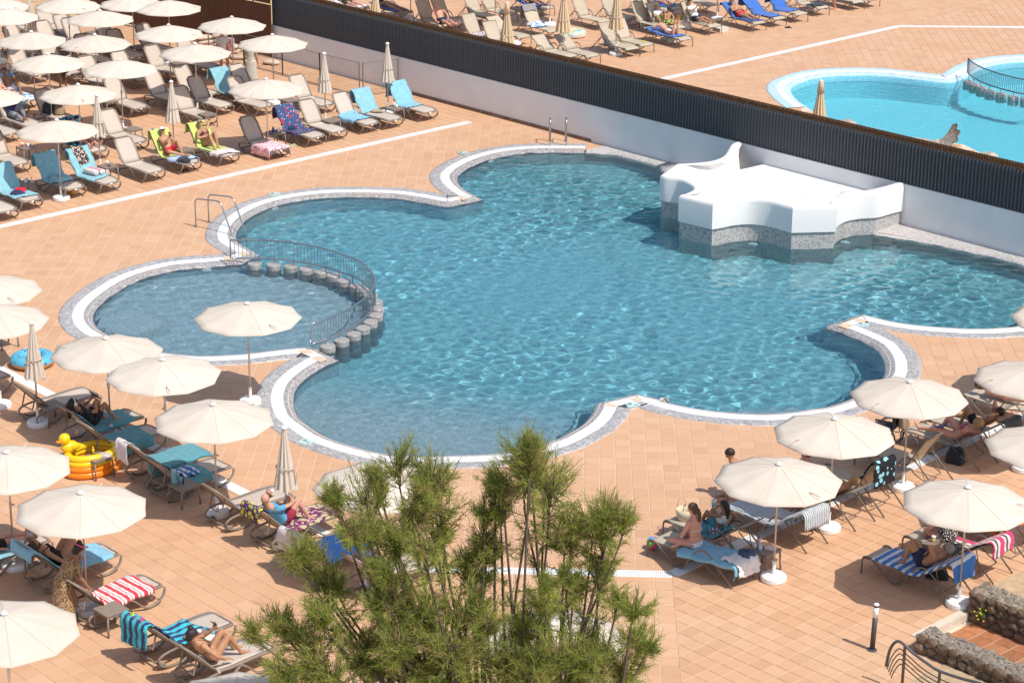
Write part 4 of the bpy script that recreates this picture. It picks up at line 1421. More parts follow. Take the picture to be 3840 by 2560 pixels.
# ---------------------------------------------------------------- aluminium lounger with hooped arms
def make_alu(back_deg):
    back = R(back_deg)
    root = empty('aluminium_lounger')
    HW = 0.33
    prof = lounger_profile(back)
    seat = [(1.21, SEAT_Z - 0.045), (1.20, SEAT_Z - 0.012), (1.15, SEAT_Z + 0.006)] + prof[2:6]
    rounded_panel(MB(), seat, HW - 0.02, thick=0.006).part('seat_sling', M_TEXT, root, True)
    bk = [prof[5]] + prof[6:]
    bk = [(x - 0.01, z) for x, z in bk]
    rounded_panel(MB(), bk, HW - 0.025, thick=0.006).part('back_sling', M_TEXT, root, True)
    tx, tz = bk[-1]
    for sy in (-1, 1):
        y = sy * HW
        hoop = [(1.235, y, 0.012), (1.235, y, 0.24)] + bez((1.235, y, 0.24), (1.235, y, 0.40), (1.12, y, 0.40), (1.02, y, 0.35), 7)[1:] + [(0.62, y, 0.08)] + bez((0.62, y, 0.08), (0.52, y, 0.012), (0.43, y, 0.012), (0.36, y, 0.07), 6)[1:] + [(0.13, y, 0.40)] + bez((0.13, y, 0.40), (0.04, y, 0.56), (-0.16, y, 0.60), (-0.30, y, 0.46), 8)[1:] + [(-0.80, y, 0.012)]
        MB().tube(hoop, 0.017, 8, flat=(0.034, 0.022), up=(0, 1, 0)).part('leg', M_ALU, root, True)
        MB().tube([(1.215, y * 0.93, SEAT_Z - 0.03), (0.9, y * 0.93, SEAT_Z - 0.008), (0.5, y * 0.93, SEAT_Z - 0.012), (0.0, y * 0.93, SEAT_Z - 0.014)], 0.014, 8).part('seat_rail', M_ALU, root, True)
        MB().tube([(bk[0][0], y * 0.92, bk[0][1] - 0.012), (tx, y * 0.92, tz - 0.008)], 0.014, 8).part('back_rail', M_ALU, root, True)
        bx, bz = -0.42 * math.cos(back), SEAT_Z + 0.42 * math.sin(back)
        MB().tube([(bx, y * 0.86, bz - 0.02), (-0.46, y * 0.86, 0.13)], 0.010, 6).part('back_prop', M_ALU, root)
        MB().tube([(-0.10, y * 0.98, SEAT_Z - 0.02), (-0.25, y * 0.98, 0.22), (-0.46, y * 0.94, 0.13)], 0.012, 6).part('ratchet', M_ALU, root)
    MB().tube([(-0.46, -HW * 0.9, 0.13), (-0.46, HW * 0.9, 0.13)], 0.012, 6).part('cross_bar', M_ALU, root)
    MB().tube([(tx, -HW * 0.9, tz - 0.008), (tx, HW * 0.9, tz - 0.008)], 0.014, 8).part('top_bar', M_ALU, root)
    MB().tube([(1.225, -HW, SEAT_Z - 0.05), (1.225, HW, SEAT_Z - 0.05)], 0.013, 8).part('foot_bar', M_ALU, root)
    MB().tube([(0.47, -HW, 0.03), (0.47, HW, 0.03)], 0.012, 6).part('cross_bar', M_ALU, root)
    freeze(root)
    return root

RESIN = {a: make_resin(a) for a in (54, 46)}
ALU = {a: make_alu(a) for a in (58, 34, 8)}
LOUNGERS = []
def put_lounger(kind, back, where, px, heading, label, group, jit=2.0):
    protos = RESIN if kind == 'resin' else ALU
    o = inst(protos[back], 'sun_lounger' if kind == 'resin' else 'aluminium_lounger')
    h = R(heading + random.uniform(-jit, jit))
    u = (math.cos(h), math.sin(h))
    if where == 'f':                       # pixel of the foot end
        p = G(px[0], px[1], SEAT_Z); off = 1.2
    elif where == 't':                     # pixel of the middle of the top of the back
        b = R(back)
        p = G(px[0], px[1], SEAT_Z + 0.8 * math.sin(b) + 0.03); off = -0.8 * math.cos(b) - 0.02
    else:                                  # plan position of the hinge
        p = px; off = 0.0
    o.location = (p[0] - u[0] * off, p[1] - u[1] * off, 0.010)
    o.rotation_euler = (0, 0, h)
    tag(o, label, 'lounger', group)
    o['back'] = float(back)
    LOUNGERS.append(o)
    return o

rA = lambda x, y: r_(x, y, 0, 0, 2.8)
rB = lambda x, y: r_(x, y, 440, 0, 2.8)
rC = lambda x, y: r_(x, y, 0, 280, 2.8)
rD = lambda x, y: r_(x, y, 800, 80, 2.8)
q4 = lambda x, y: r_(x, y, 0, 400)
q96 = lambda x, y: r_(x, y, 960, 0)
far_left = [
    ('t', rA(175, 66), 'taupe lounger behind the folded umbrella at the top edge'),
    ('t', rA(432, 56), 'taupe lounger in sun below the umbrella at the top edge'),
    ('t', rA(622, 150), 'taupe lounger in shade turned away, below the top umbrella'),
    ('t', rA(705, 186), 'taupe lounger behind the pole left of the reed fence umbrella'),
    ('t', rA(92, 264), 'taupe lounger with a sunlit back at the left edge, third row'),
    ('t', rA(428, 218), 'taupe lounger with a sunlit back above the third row umbrella'),
    ('t', rA(1178, 308), 'taupe lounger with a shaded back before the reed fence'),
    ('t', rA(842, 358), 'taupe lounger mostly hidden behind the third row umbrella'),
    ('t', rA(1060, 250), 'taupe lounger half hidden under the reed fence umbrella'),
    ('t', rA(145, 486), 'taupe lounger with a half shaded back, left of the bare chested man'),
    ('t', rA(505, 482), 'taupe lounger between the two left umbrellas of the third row'),
    ('t', rA(888, 588), 'taupe lounger right of the fourth row umbrella, back in shade'),
    ('t', rA(1232, 540), 'taupe lounger above the umbrella in the middle of the far left'),
    ('t', rA(1150, 808), 'taupe lounger behind the folded umbrella, back half in shade'),
    ('t', rB(248, 252), 'taupe lounger nearest the reed fence with a shaded back'),
    ('t', rB(688, 420), 'taupe lounger left of the sandbags'),
    ('t', rB(345, 476), 'taupe lounger behind a pole below the reed fence umbrella'),
    ('t', rB(652, 684), 'taupe lounger under the umbrella left of the teal towel'),
    ('t', rB(352, 750), 'taupe lounger with shaded back left of the folded umbrella'),
    ('t', rB(1050, 712), 'taupe lounger covered by a teal towel near the standing man'),
    ('t', rD(212, 580), 'taupe lounger in front of the woman in the pale dress'),
    ('t', rD(862, 560), 'taupe lounger in front of the mesh fence'),
    ('t', rD(232, 448), 'taupe lounger behind the woman in the pale dress with a rolled towel'),
    ('t', rC(430, 150), 'taupe lounger with a dark bag on its seat'),
    ('t', rC(1118, 366), 'taupe lounger right of the folded umbrella near the drain'),
    ('t', rC(1160, 30), 'taupe lounger between two umbrellas behind the empty side table'),
    ('t', rB(640, 905), 'taupe lounger hidden in part by the folded umbrella behind the sunbathers'),
    ('t', rB(800, 800), 'taupe lounger behind the umbrella above the two sunbathers'),
    ('f', rC(290, 262), 'taupe lounger with a blue and white towel under the bare chested man'),
    ('f', rC(1030, 790), 'taupe lounger with dark teal towels under the front umbrella'),
    ('f', rC(100, 612), 'taupe lounger of which only the foot end shows at the left edge'),
    ('f', rC(330, 520), 'taupe lounger under the man in grey trousers'),
    ('f', rC(200, 330), 'taupe lounger at the left edge with a pair of bare legs on it'),
    ('f', q4(60, 948), 'taupe lounger foot end at the left edge above the drain'),
    ('f', q4(285, 850), 'taupe lounger with a blue towel and a red cap at the left edge'),
    ('f', q4(180, 520), 'taupe lounger without towel at the left edge behind the drinks'),
    ('f', q4(685, 742), 'taupe lounger with a crumpled teal towel behind the front pole'),
    ('f', q4(1008, 690), 'taupe lounger with a flowered dress pegged to its back'),
    ('f', q4(1418, 590), 'empty taupe lounger left of the man with the white cap'),
    ('f', q4(1755, 510), 'taupe lounger with a lime towel under the man with the white cap'),
    ('f', q4(2105, 440), 'taupe lounger with a lime towel under the woman in bikini'),
    ('f', q96(215, 1365), 'taupe lounger with a pink strawberry towel'),
    ('f', q96(555, 1250), 'taupe lounger with a dark blue printed towel'),
    ('f', q96(748, 1200), 'empty taupe lounger right of the dark blue printed towel'),
    ('f', q96(1055, 1130), 'taupe lounger with a light blue towel on its seat'),
    ('f', q96(1268, 1090), 'taupe lounger with a pale blue towel over its back'),
    ('f', q96(1588, 1020), 'taupe lounger with a blue towel, last before the white wall'),
]
FL = [put_lounger('resin', 54, w, p, -48.5, l, 'taupe loungers on the far left terrace') for w, p, l in far_left]
q14 = lambda x, y: r_(x, y, 0, 1400)
q19 = lambda x, y: r_(x, y, 0, 1920)
q75 = lambda x, y: r_(x, y, 700, 1500)
near_left = [
    ('f', q14(830, 160), 46, 'taupe lounger with bare seat left of the reader'),
    ('f', q14(1240, 362), 46, 'taupe lounger under the person reading a dark book'),
    ('f', q14(1430, 505), 46, 'taupe lounger with a large dark teal towel beside the duck float'),
    ('f', q14(1850, 690), 46, 'taupe lounger with teal towels, farther of the pair by the drain'),
    ('f', q14(2035, 815), 46, 'taupe lounger with teal towels and a striped bag, nearer of the pair'),
    ('f', q75(885, 830), 46, 'empty taupe lounger beside the man in red shorts'),
    ('f', q75(1310, 1010), 46, 'taupe lounger with a purple leaf towel under the man in red shorts'),
    ('f', q75(1650, 1230), 46, 'taupe lounger with a bright blue towel behind the tree'),
    ('t', (1312, 2083), 46, 'taupe lounger seen through the branches of the tree'),
    ('f', q19(370, 215), 46, 'taupe lounger at the left edge beside the red towel'),
    ('f', q19(1000, 335), 46, 'taupe lounger under the woman in the black swimsuit'),
    ('f', q19(1390, 622), 46, 'taupe lounger with a red and white striped towel'),
    ('f', q19(2035, 970), 46, 'taupe lounger with a navy and turquoise striped towel'),
    ('f', q19(2420, 1195), 46, 'taupe lounger under the woman holding a phone'),
    ('f', (8, 1395), 46, 'taupe lounger foot end at the left edge above the bare lounger'),
]
NL = [put_lounger('resin', a, w, p, 43.0, l, 'taupe loungers on the near left terrace', 2.5) for w, p, a, l in near_left]
# right row: measured along the 45 degree line; the foot ends line up
e_al, e_ac = np.array((math.cos(R(45)), math.sin(R(45)))), np.array((-math.sin(R(45)), math.cos(R(45))))
def rowpos(al, ac): return tuple(e_al * al + e_ac * ac)
right_row = [
    (30.45, 25.16, 8, 'aluminium lounger under the woman sitting cross-legged'),
    (31.32, 25.55, 34, 'aluminium lounger under the girl with a drink'),
    (32.67, 25.14, 34, 'aluminium lounger covered with a grey striped towel'),
    (34.15, 25.12, 34, 'aluminium lounger under the woman with outstretched legs'),
    (35.12, 25.12, 58, 'aluminium lounger with a black sea creature towel over its back'),
    (36.9, 25.15, 58, 'empty aluminium lounger right of the black towel'),
    (38.45, 25.14, 34, 'aluminium lounger under the woman in the red bikini'),
    (39.30, 25.14, 34, 'aluminium lounger under the man in black shorts'),
    (41.1, 25.5, 8, 'aluminium lounger under the woman in the white bikini'),
]
RR = [put_lounger('alu', a, 'p', rowpos(al, ac), 136.0, l, 'aluminium loungers in the right row', 1.5) for al, ac, a, l in right_row]
low_right = [
    (32.80, 21.88, 34, 'aluminium lounger with a blue striped towel under the man drinking'),
    (34.10, 21.90, 34, 'aluminium lounger with a pink striped towel under the woman in the dotted swimsuit'),
    (35.30, 21.90, 58, 'aluminium lounger with an orange towel at the right edge'),
]
LR = [put_lounger('alu', a, 'p', rowpos(al, ac), 136.0, l, 'aluminium loungers in the lower right row', 1.5) for al, ac, a, l in low_right]
rE = lambda x, y: r_(x, y, 1240, 0, 2.8)
rF = lambda x, y: r_(x, y, 1700, 0, 2.8)
rG = lambda x, y: r_(x, y, 2150, 0, 2.8)
rH = lambda x, y: r_(x, y, 2600, 0, 2.1)
upper = [
    ('f', rE(330, 90), 8, 'beige lounger under the man lying on a white towel'),
    ('f', rE(790, 135), 8, 'beige lounger under the sunbather on a blue towel'),
    ('t', rE(440, 100), 58, 'beige lounger of which the back shows by the leftmost folded umbrella'),
    ('f', rE(1210, 265), 58, 'beige lounger behind the bald head at the screen'),
    ('f', rE(1390, 240), 58, 'beige lounger right of the bald head'),
    ('f', rF(420, 185), 58, 'beige lounger with a sunlit back at the top, behind the capped umbrella'),
    ('f', rF(600, 150), 58, 'beige lounger half hidden by the capped folded umbrella'),
    ('f', rF(430, 415), 58, 'beige lounger with patterned clothes on its seat behind the screen'),
    ('t', rF(370, 215), 58, 'dark backed beige lounger left of the capped umbrella'),
    ('f', rF(990, 85), 8, 'beige lounger with a bright blue towel at the top'),
    ('f', rF(1060, 325), 58, 'beige lounger with a grey shirt over its back'),
    ('f', rF(740, 385), 34, 'beige lounger foot end right of the capped umbrella'),
    ('f', rF(1230, 590), 34, 'beige lounger cut by the screen, left of a pair'),
    ('f', rG(205, 585), 34, 'beige lounger right of a pair close to the screen'),
    ('f', rG(330, 225), 58, 'beige lounger with a back in half shade, behind the folded umbrella'),
    ('f', rG(620, 195), 58, 'beige lounger behind the folded umbrella among empty loungers'),
    ('f', rG(620, 510), 58, 'empty beige lounger, left one of the front pair on the far terrace'),
    ('f', rG(770, 470), 58, 'empty beige lounger with a yellow ring on its seat'),
    ('f', rG(1180, 410), 8, 'beige lounger with a blue towel under the girl lying face down'),
    ('f', rG(1110, 290), 58, 'beige lounger under the boy in green shorts'),
    ('f', rG(1080, 90), 8, 'beige lounger with a blue towel under a sunbather at the top edge'),
    ('f', rG(960, 110), 34, 'beige lounger behind the boy in green shorts'),
    ('f', rH(170, 205), 58, 'beige lounger under the man in a white shirt'),
    ('f', rH(520, 180), 34, 'beige lounger under the man in red trunks'),
    ('f', rH(680, 145), 34, 'beige lounger with a royal blue towel right of the man in red trunks'),
    ('f', rH(850, 110), 58, 'beige lounger with a royal blue towel over its back'),
    ('f', rH(1020, 60), 58, 'beige lounger with black clothes on its foot end'),
    ('f', rH(1300, 15), 34, 'beige lounger at the top edge right of the standing legs'),
    ('f', rH(150, 40), 34, 'beige lounger at the top edge above the man in a white shirt'),
    ('f', rH(1420, -5), 34, 'beige lounger farthest right at the top edge'),
    ('t', rG(660, 10), 58, 'beige lounger at the top edge left of the boy'),
]
UP = [put_lounger('alu', a, w, p, -52.0, l, 'beige loungers on the far terrace', 2.0) for w, p, a, l in upper]

# ---------------------------------------------------------------- low side tables
def make_table():
    root = empty('side_table')
    hw = 0.235
    mb = MB().box(-hw, hw, -hw, hw, 0.405, 0.425)
    me = mb.mesh('table_top')
    o = link('table_top', me, root, M_TAUPE)
    b = o.modifiers.new('edge', 'BEVEL'); b.width = 0.008; b.segments = 2
    MB().box(-hw + 0.012, hw - 0.012, -hw + 0.012, hw - 0.012, 0.37, 0.404).part('apron', M_TAUPE, root)
    for sx in (-1, 1):
        for sy in (-1, 1):
            MB().tube([(sx * (hw - 0.03), sy * (hw - 0.03), 0.369), (sx * (hw - 0.012), sy * (hw - 0.012), 0.0)], 0.019, 8).part('leg', M_TAUPE, root, True)
    freeze(root)
    return root
proto_tab = make_table()
TABS = {}
for key, (px, py), ang, l in [
    ('drinks', q4(240, 370), -48, 'taupe side table with a red drink under the front umbrella'),
    ('cups', q4(230, 700), -48, 'taupe side table with three cups and a lotion bottle'),
    ('ash', q4(990, 545), -48, 'taupe side table with a cup and an ashtray'),
    ('lime', q4(1690, 395), -48, 'taupe side table between the two people on lime towels'),
    ('empty_a', r1(1220, 1185), -48, 'empty taupe side table left of the man with the white cap'),
    ('empty_b', r1(1905, 1050), -48, 'empty taupe side table behind the woman in bikini'),
    ('empty_c', r1(1000, 930), -48, 'empty taupe side table below the middle umbrella of the far left'),
    ('empty_d', r1(1650, 815), -48, 'empty taupe side table left of the folded umbrella behind the sunbathers'),
    ('empty_e', r1(1640, 580), -48, 'empty taupe side table under the umbrella left of the teal towel'),
    ('empty_f', r1(1270, 430), -48, 'empty taupe side table before the reed fence loungers'),
    ('empty_g', r1(860, 300), -48, 'empty taupe side table under the reed fence umbrella'),
    ('lotion', q96(180, 1215), -48, 'taupe side table with lotions and drinks by the printed towel'),
    ('blue', q96(690, 1105), -48, 'empty taupe side table left of the light blue towel'),
    ('glass', q96(1275, 995), -48, 'taupe side table with glasses before the last blue towel'),
    ('mesh', q96(310, 920), -48, 'empty taupe side table behind the empty front lounger'),
    ('plate', rD(300, 590), -48, 'taupe side table with a plate beside the woman in the dress'),
    ('cloth', r_(40, 680, 0, 960), 43, 'taupe side table at the left edge with a lemon print cloth'),
    ('duck', q14(900, 765), 43, 'taupe side table with a lotion bottle before the duck float'),
    ('bottle', q14(1690, 1020), 43, 'taupe side table with one small dark bottle'),
    ('reader', q14(470, 290), 43, 'taupe side table in shade left of the reader'),
    ('front', q19(1020, 890), 43, 'taupe side table before the striped towel loungers'),
    ('juice', q19(260, 320), 43, 'taupe side table with a yellow drink beside the woman in black'),
    ('phone', q19(1850, 1150), 43, 'taupe side table with a red drink beside the woman with a phone'),
    ('books', r_(1390, 1370, 2300, 1500), 45, 'taupe side table with books and drinks in the right row'),
    ('hat', r_(1830, 940, 2300, 1500), 45, 'taupe side table between the striped towel and its neighbour'),
    ('dark', r_(1130, 1120, 2880, 1300), 45, 'taupe side table behind the black sea creature towel'),
    ('beer', r_(1560, 290, 2880, 1920), 45, 'taupe side table with a beer between the lower right loungers')]:
    p = G(px, py, 0.42)
    o = inst(proto_tab, 'side_table')
    o.location = (p[0], p[1], 0.010)
    o.rotation_euler = (0, 0, R(ang))
    tag(o, l, 'table', 'low taupe side tables')
    TABS[key] = o

# ---------------------------------------------------------------- tamarisk in the foreground
def at_Y(px, py, Y):
    a, b = G(px, py, 0.0), G(px, py, 5.0)
    t = (Y - a[1]) / (b[1] - a[1])
    return np.array((a[0] + (b[0] - a[0]) * t, Y, 5.0 * t))

def make_tree():
    rg = np.random.default_rng(3)
    root = empty('tamarisk_tree', (0, 0, 0))
    tag(root, 'feathery green tamarisk tree in the foreground before the pool', 'tree')
    lobes = [(390, 215, 85), (410, 165, 50), (600, 150, 82), (625, 250, 75), (560, 205, 55), (890, 110, 92), (965, 185, 88), (820, 170, 55), (900, 60, 40), (1100, 290, 85), (1125, 400, 75), (1010, 330, 70), (765, 350, 62), (760, 250, 45), (290, 205, 42), (205, 395, 66), (265, 470, 58), (240, 560, 62), (112, 600, 52), (205, 690, 85), (120, 745, 55), (455, 560, 75), (560, 600, 100), (700, 560, 85), (655, 680, 100), (505, 720, 100), (385, 690, 85), (885, 620, 66), (955, 545, 46), (830, 720, 92), (1000, 710, 82), (1120, 690, 70), (1235, 555, 50), (1250, 650, 50), (1185, 745, 80), (470, 350, 60), (575, 370, 55), (1060, 775, 72), (350, 320, 52), (720, 450, 52), (1150, 260, 50), (1020, 460, 46), (600, 790, 110), (300, 790, 100), (900, 800, 100), (450, 450, 36)]
    lobes += [(cx + rg.normal(0, 0.55) * r, cy + rg.normal(0, 0.5) * r, r * 0.78) for cx, cy, r in lobes]
    base = np.array((0.15, 29.6, 0.0))
    TR = []      # branch tubes
    tw = []      # twigs: base, dir, length, brown
    br = MB()
    limbs = MB()
    fork = [base + np.array((0.05, 0.1, 0.9)), base + np.array((-0.5, 0.0, 1.6)), base + np.array((0.55, 0.1, 1.7))]
    for k, (cx, cy, r) in enumerate(lobes):
        px, py = 900 + cx / 0.8296, 1600 + cy / 0.8296
        Y = 29.9 + rg.uniform(-0.9, 0.9) + (0.5 if cy < 300 else -0.2)
        c = at_Y(px, py, Y)
        rad = r / 0.8296 / 258.0 * 1.22
        f0 = fork[0] if abs(c[0] - base[0]) < 0.5 else (fork[1] if c[0] < base[0] else fork[2])
        foot = c - np.array((0, 0, rad * 0.8)) + (f0 - c) * 0.08
        mid = f0 * 0.45 + foot * 0.55 + np.array((rg.normal(0, .12), rg.normal(0, .15), -0.25))
        path = [tuple(p) for p in catmull([f0, mid, foot, c + np.array((0, 0, rad * 0.3))], 5)]
        n = len(path)
        limbs.tube(path, [0.026 * (1 - i / n) + 0.005 for i in range(n)], 6)
        nb = int(12 + 85 * rad)
        for b in range(nb):
            low = rg.random() < 0.30
            t = rg.uniform(0.40, 0.8) if low else rg.uniform(0.68, 1.0)
            p0 = np.array(path[min(n - 1, int(t * (n - 1)))])
            p0 = p0 if low else p0 * 0.6 + c * 0.4
            d = rg.normal(0, 1, 3); d /= np.linalg.norm(d)
            tip = (p0 + np.array((0, 0, 0.12)) if low else c) + d * rad * rg.uniform(0.45, 1.1) * np.array((1.05, 1.05, 1.0))
            tip[2] += rad * 0.12
            p1 = (p0 + tip) / 2 + np.array((0, 0, -0.04)) + rg.normal(0, 0.03, 3)
            pts = catmull([p0, p1, tip], 3)
            br.tube([tuple(p) for p in pts], [0.007, 0.0065, 0.006, 0.0055, 0.0045, 0.0035, 0.0025], 4, caps=False)
            axis = tip - p0
            axis /= np.linalg.norm(axis) + 1e-9
            outw = tip - c
            outw /= np.linalg.norm(outw) + 1e-9
            ntw = int(rg.uniform(32, 56))
            brown = 1.0 if rg.random() < (0.22 if cy < 330 else 0.10) else 0.0
            for q in range(ntw):
                s = rg.uniform(0.25, 1.05)
                b0 = pts[min(len(pts) - 1, int(s * (len(pts) - 1)))] + rg.normal(0, 0.022, 3)
                dd = axis * 0.6 + outw * 0.35 + rg.normal(0, 0.5, 3) + np.array((0, 0, 0.38))
                dd /= np.linalg.norm(dd)
                tw.append((b0, dd, rg.uniform(0.05, 0.14) * (1.3 if s > 0.9 else 1.0), min(1.0, max(0.0, brown * rg.uniform(0.3, 1.0) + rg.normal(0.12, 0.12)))))
    # long wispy shoots on top
    B = np.array([t[0] for t in tw]); D = np.array([t[1] for t in tw]); Ln = np.array([t[2] for t in tw]); Br = np.array([t[3] for t in tw])
    n = len(B)
    side = rng.normal(0, 1, (n, 3)); side -= D * (side * D).sum(1)[:, None]; side /= np.linalg.norm(side, axis=1)[:, None]
    bend = rng.normal(0, 0.14, (n, 3)) - np.array((0, 0, 0.12))
    W = rng.uniform(0.003, 0.0068, n)
    V = np.empty((n, 4, 3))
    for k, (t, w) in enumerate(((0, 1.0), (1.0, 0.35))):
        c = B + D * (Ln * t)[:, None] + bend * (Ln * t * t)[:, None]
        V[:, 2 * k] = c - side * (W * w)[:, None]
        V[:, 2 * k + 1] = c + side * (W * w)[:, None]
    F_ = (np.arange(n) * 4)[:, None, None] + np.array([[0, 1, 3, 2]])[None]
    me = bpy.data.meshes.new('foliage')
    Vr = V.reshape(-1, 3); Fr = F_.reshape(-1, 4)
    me.vertices.add(len(Vr)); me.vertices.foreach_set('co', Vr.ravel())
    me.loops.add(Fr.size); me.loops.foreach_set('vertex_index', Fr.ravel().astype(np.int32))
    me.polygons.add(len(Fr)); me.polygons.foreach_set('loop_start', np.arange(0, Fr.size, 4, dtype=np.int32))
    me.update(calc_edges=True)
    me.attributes.new('brown', 'FLOAT', 'POINT').data.foreach_set('value', np.repeat(Br, 4))
    t = NT('tamarisk_foliage')
    at = t.n('Attribute', attribute_name='brown')
    geo = t.n('NewGeometry')
    nz = t.n('TexNoise', Vector=(geo, 'Position'), Scale=2.5, Detail=3.0)
    green = t.ramp(nz, [(0.3, (0.17, 0.24, 0.04)), (0.5, (0.30, 0.36, 0.07)), (0.72, (0.46, 0.46, 0.11))])
    col = t.mix((at, 'Fac'), green, (0.42, 0.29, 0.15))
    df = t.n('BsdfDiffuse', Color=col); tl = t.n('BsdfTranslucent', Color=col)
    mx = t.n('MixShader', Fac=0.45)
    t.t.links.new(df.outputs[0], mx.inputs[1]); t.t.links.new(tl.outputs[0], mx.inputs[2])
    t.t.links.new(mx.outputs[0], t.out.inputs['Surface'])
    cr = link('crown', me, root, t.m)
    tag(cr, kind='stuff')
    bark = plain('tamarisk_bark', (0.10, 0.07, 0.05), 0.9, 0.3, 20.0, bump=0.5)
    tag(br.part('twigs', bark, cr, True), kind='stuff')
    tag(limbs.part('limbs', bark, root, True), kind='stuff')
    tr = MB()
    for f0 in fork:
        P = catmull([base + np.array((0, 0, -0.02)), base + (f0 - base) * 0.5 + np.array((0.05, 0.03, 0)), f0], 4)
        tr.tube([tuple(p) for p in P], [0.13 - 0.07 * i / len(P) for i in range(len(P))], 10)
    tr.part('trunk', bark, root, True)
    return root
make_tree()

# ---------------------------------------------------------------- bollard lamp
def bollard():
    p = G(3270, 2438)
    o = empty('bollard_lamp', (p[0], p[1], 0.010))
    o.rotation_euler = (0, R(1.6), 0)
    tag(o, 'slim dark bollard lamp with a white head on the near right paving', 'lamp')
    MB().lathe([(0.085, 0.0), (0.085, 0.018), (0.05, 0.026), (0.048, 0.03)], 20).part('base_plate', M_DARKMETAL, o)
    MB().lathe([(0.046, 0.031), (0.046, 0.64)], 20).part('post', plain('bollard_grey', (0.055, 0.052, 0.05), 0.55, 0.1), o, True)
    MB().lathe([(0.046, 0.641), (0.046, 0.84)], 20).part('diffuser', M_WHITEP, o, True)
    MB().lathe([(0.049, 0.841), (0.049, 0.868), (0.047, 0.872)], 20).part('band', M_DARKMETAL, o, True)
    MB().lathe([(0.047, 0.8725), (0.047, 0.893), (0.04, 0.90), (0.0, 0.902)], 20).part('cap', M_WHITEP, o, True)
bollard()

# ---------------------------------------------------------------- stair landing between rubble walls (lower right)
UX, WX = np.array((math.cos(R(43)), math.sin(R(43)))), np.array((math.cos(R(-47)), math.sin(R(-47))))
S0 = np.array(G(*r_(1400, 1140, 2880, 1920))); S1 = np.array(G(*r_(1840, 945, 2880, 1920)))
def su(s, t): return S0 + UX * s + WX * t
LOW = -0.15
landing = empty('stair_landing')
tag(landing, 'darker terracotta landing one step down between the rubble walls', kind='structure')
q = [su(-0.4, 0.02), su(2.0, 0.02), su(2.0, 6), su(-0.4, 6)]
link('landing_base', pymesh('landing_base', [(p[0], p[1], LOW) for p in q], [(3, 2, 1, 0)]), landing, M_GROUT)
if landing.children: pass
M_REDTILE = plain('red_terracotta', (0.42, 0.17, 0.075), 0.7, 0.18, 6.0, objvar=0.45, bump=0.15)
tl = 0.36
hh = tl / 2 - 0.009
vv, ff = tile_geo([np.array(p) for p in ((-hh, -hh), (hh, -hh), (hh, hh), (-hh, hh))], 0.001, 0.012)
rt = pymesh('landing_tile', vv, ff); rt.materials.append(M_REDTILE)
for i in range(5):
    for j in range(9):
        o = link('landing_tile', rt, landing)
        c = su(-0.05 + (i + .5) * tl, 0.12 + (j + .5) * tl)
        o.location = (c[0], c[1], LOW); o.rotation_euler = (0, 0, R(43))
def frame_box(name, s0, s1, t0, t1, z0, z1, mat, parent):
    mb = MB()
    v = [(*su(s, t), z) for z in (z0, z1) for s, t in ((s0, t0), (s1, t0), (s1, t1), (s0, t1))]
    mb.add(v, [(0, 1, 2, 3), (7, 6, 5, 4), (4, 5, 1, 0), (5, 6, 2, 1), (6, 7, 3, 2), (7, 4, 0, 3)])
    o = mb.part(name, mat, parent)
    bm = bmesh.new(); bm.from_mesh(o.data); bmesh.ops.recalc_face_normals(bm, faces=bm.faces); bm.to_mesh(o.data); bm.free()
    return o
step = frame_box('stone_step', -0.10, 1.36, -0.14, 0.04, LOW - 0.05, 0.022, plain('pale_limestone', (0.62, 0.54, 0.43), 0.75, 0.12, 5.0, bump=0.3), None)
tag(step, 'pale limestone step edge between the paving and the landing', 'step')

def rock_mesh(name, seed, sub=2, flat=1.0, mat=None):
    bm = bmesh.new()
    bmesh.ops.create_icosphere(bm, subdivisions=sub, radius=1.0)
    rg = np.random.default_rng(seed)
    cuts = [(rg.normal(0, 1, 3), rg.uniform(0.55, 0.85)) for _ in range(9)]
    ph = rg.uniform(0, 6, 6)
    for v in bm.verts:
        c = np.array(v.co)
        for nrm_, d in cuts:
            n_ = nrm_ / np.linalg.norm(nrm_)
            e = c @ n_ - d
            if e > 0: c = c - n_ * e * 0.9
        c = c * (1 + 0.05 * math.sin(5 * c[0] + ph[0]) * math.sin(4 * c[1] + ph[1]) + 0.04 * math.sin(9 * c[2] + ph[2]))
        v.co = Vector(c * np.array((1, 1, flat)))
    me = bpy.data.meshes.new(name)
    bm.to_mesh(me); bm.free()
    me.polygons.foreach_set('use_smooth', [False] * len(me.polygons))
    if mat: me.materials.append(mat)
    return me
def stone_mat(name, dark, light):
    t = NT(name)
    co = t.coord(); oi = t.n('ObjectInfo')
    n1 = t.n('TexNoise', Vector=co, Scale=2.2, Detail=6.0, Roughness=0.7)
    c = t.ramp(n1, [(0.32, dark), (0.5, tuple((a + b) / 2 for a, b in zip(dark, light))), (0.72, light)])
    h_ = t.n('HueSaturation', Color=c)
    t.put(h_, 'Value', t.math('MULTIPLY_ADD', (oi, 'Random'), 0.5, 0.75))
    t.set(Base_Color=h_, Roughness=0.9)
    t.bump(t.n('TexNoise', Vector=co, Scale=7.0, Detail=6.0, Roughness=0.75), 0.8, 0.12)
    return t.m
M_RUB = stone_mat('brown_rubble', (0.17, 0.10, 0.06), (0.42, 0.30, 0.20))
M_CAP = stone_mat('pale_cap_stone', (0.34, 0.27, 0.20), (0.60, 0.52, 0.42))
RUB = [rock_mesh('stone', 100 + k, 2, 1.0, M_RUB) for k in range(5)]
CAPS = [rock_mesh('cap_stone', 200 + k, 2, 0.6, M_CAP) for k in range(4)]
M_MORTAR = plain('wall_mortar', (0.33, 0.26, 0.19), 0.95, 0.25, 8.0, bump=0.6, bscale=25)
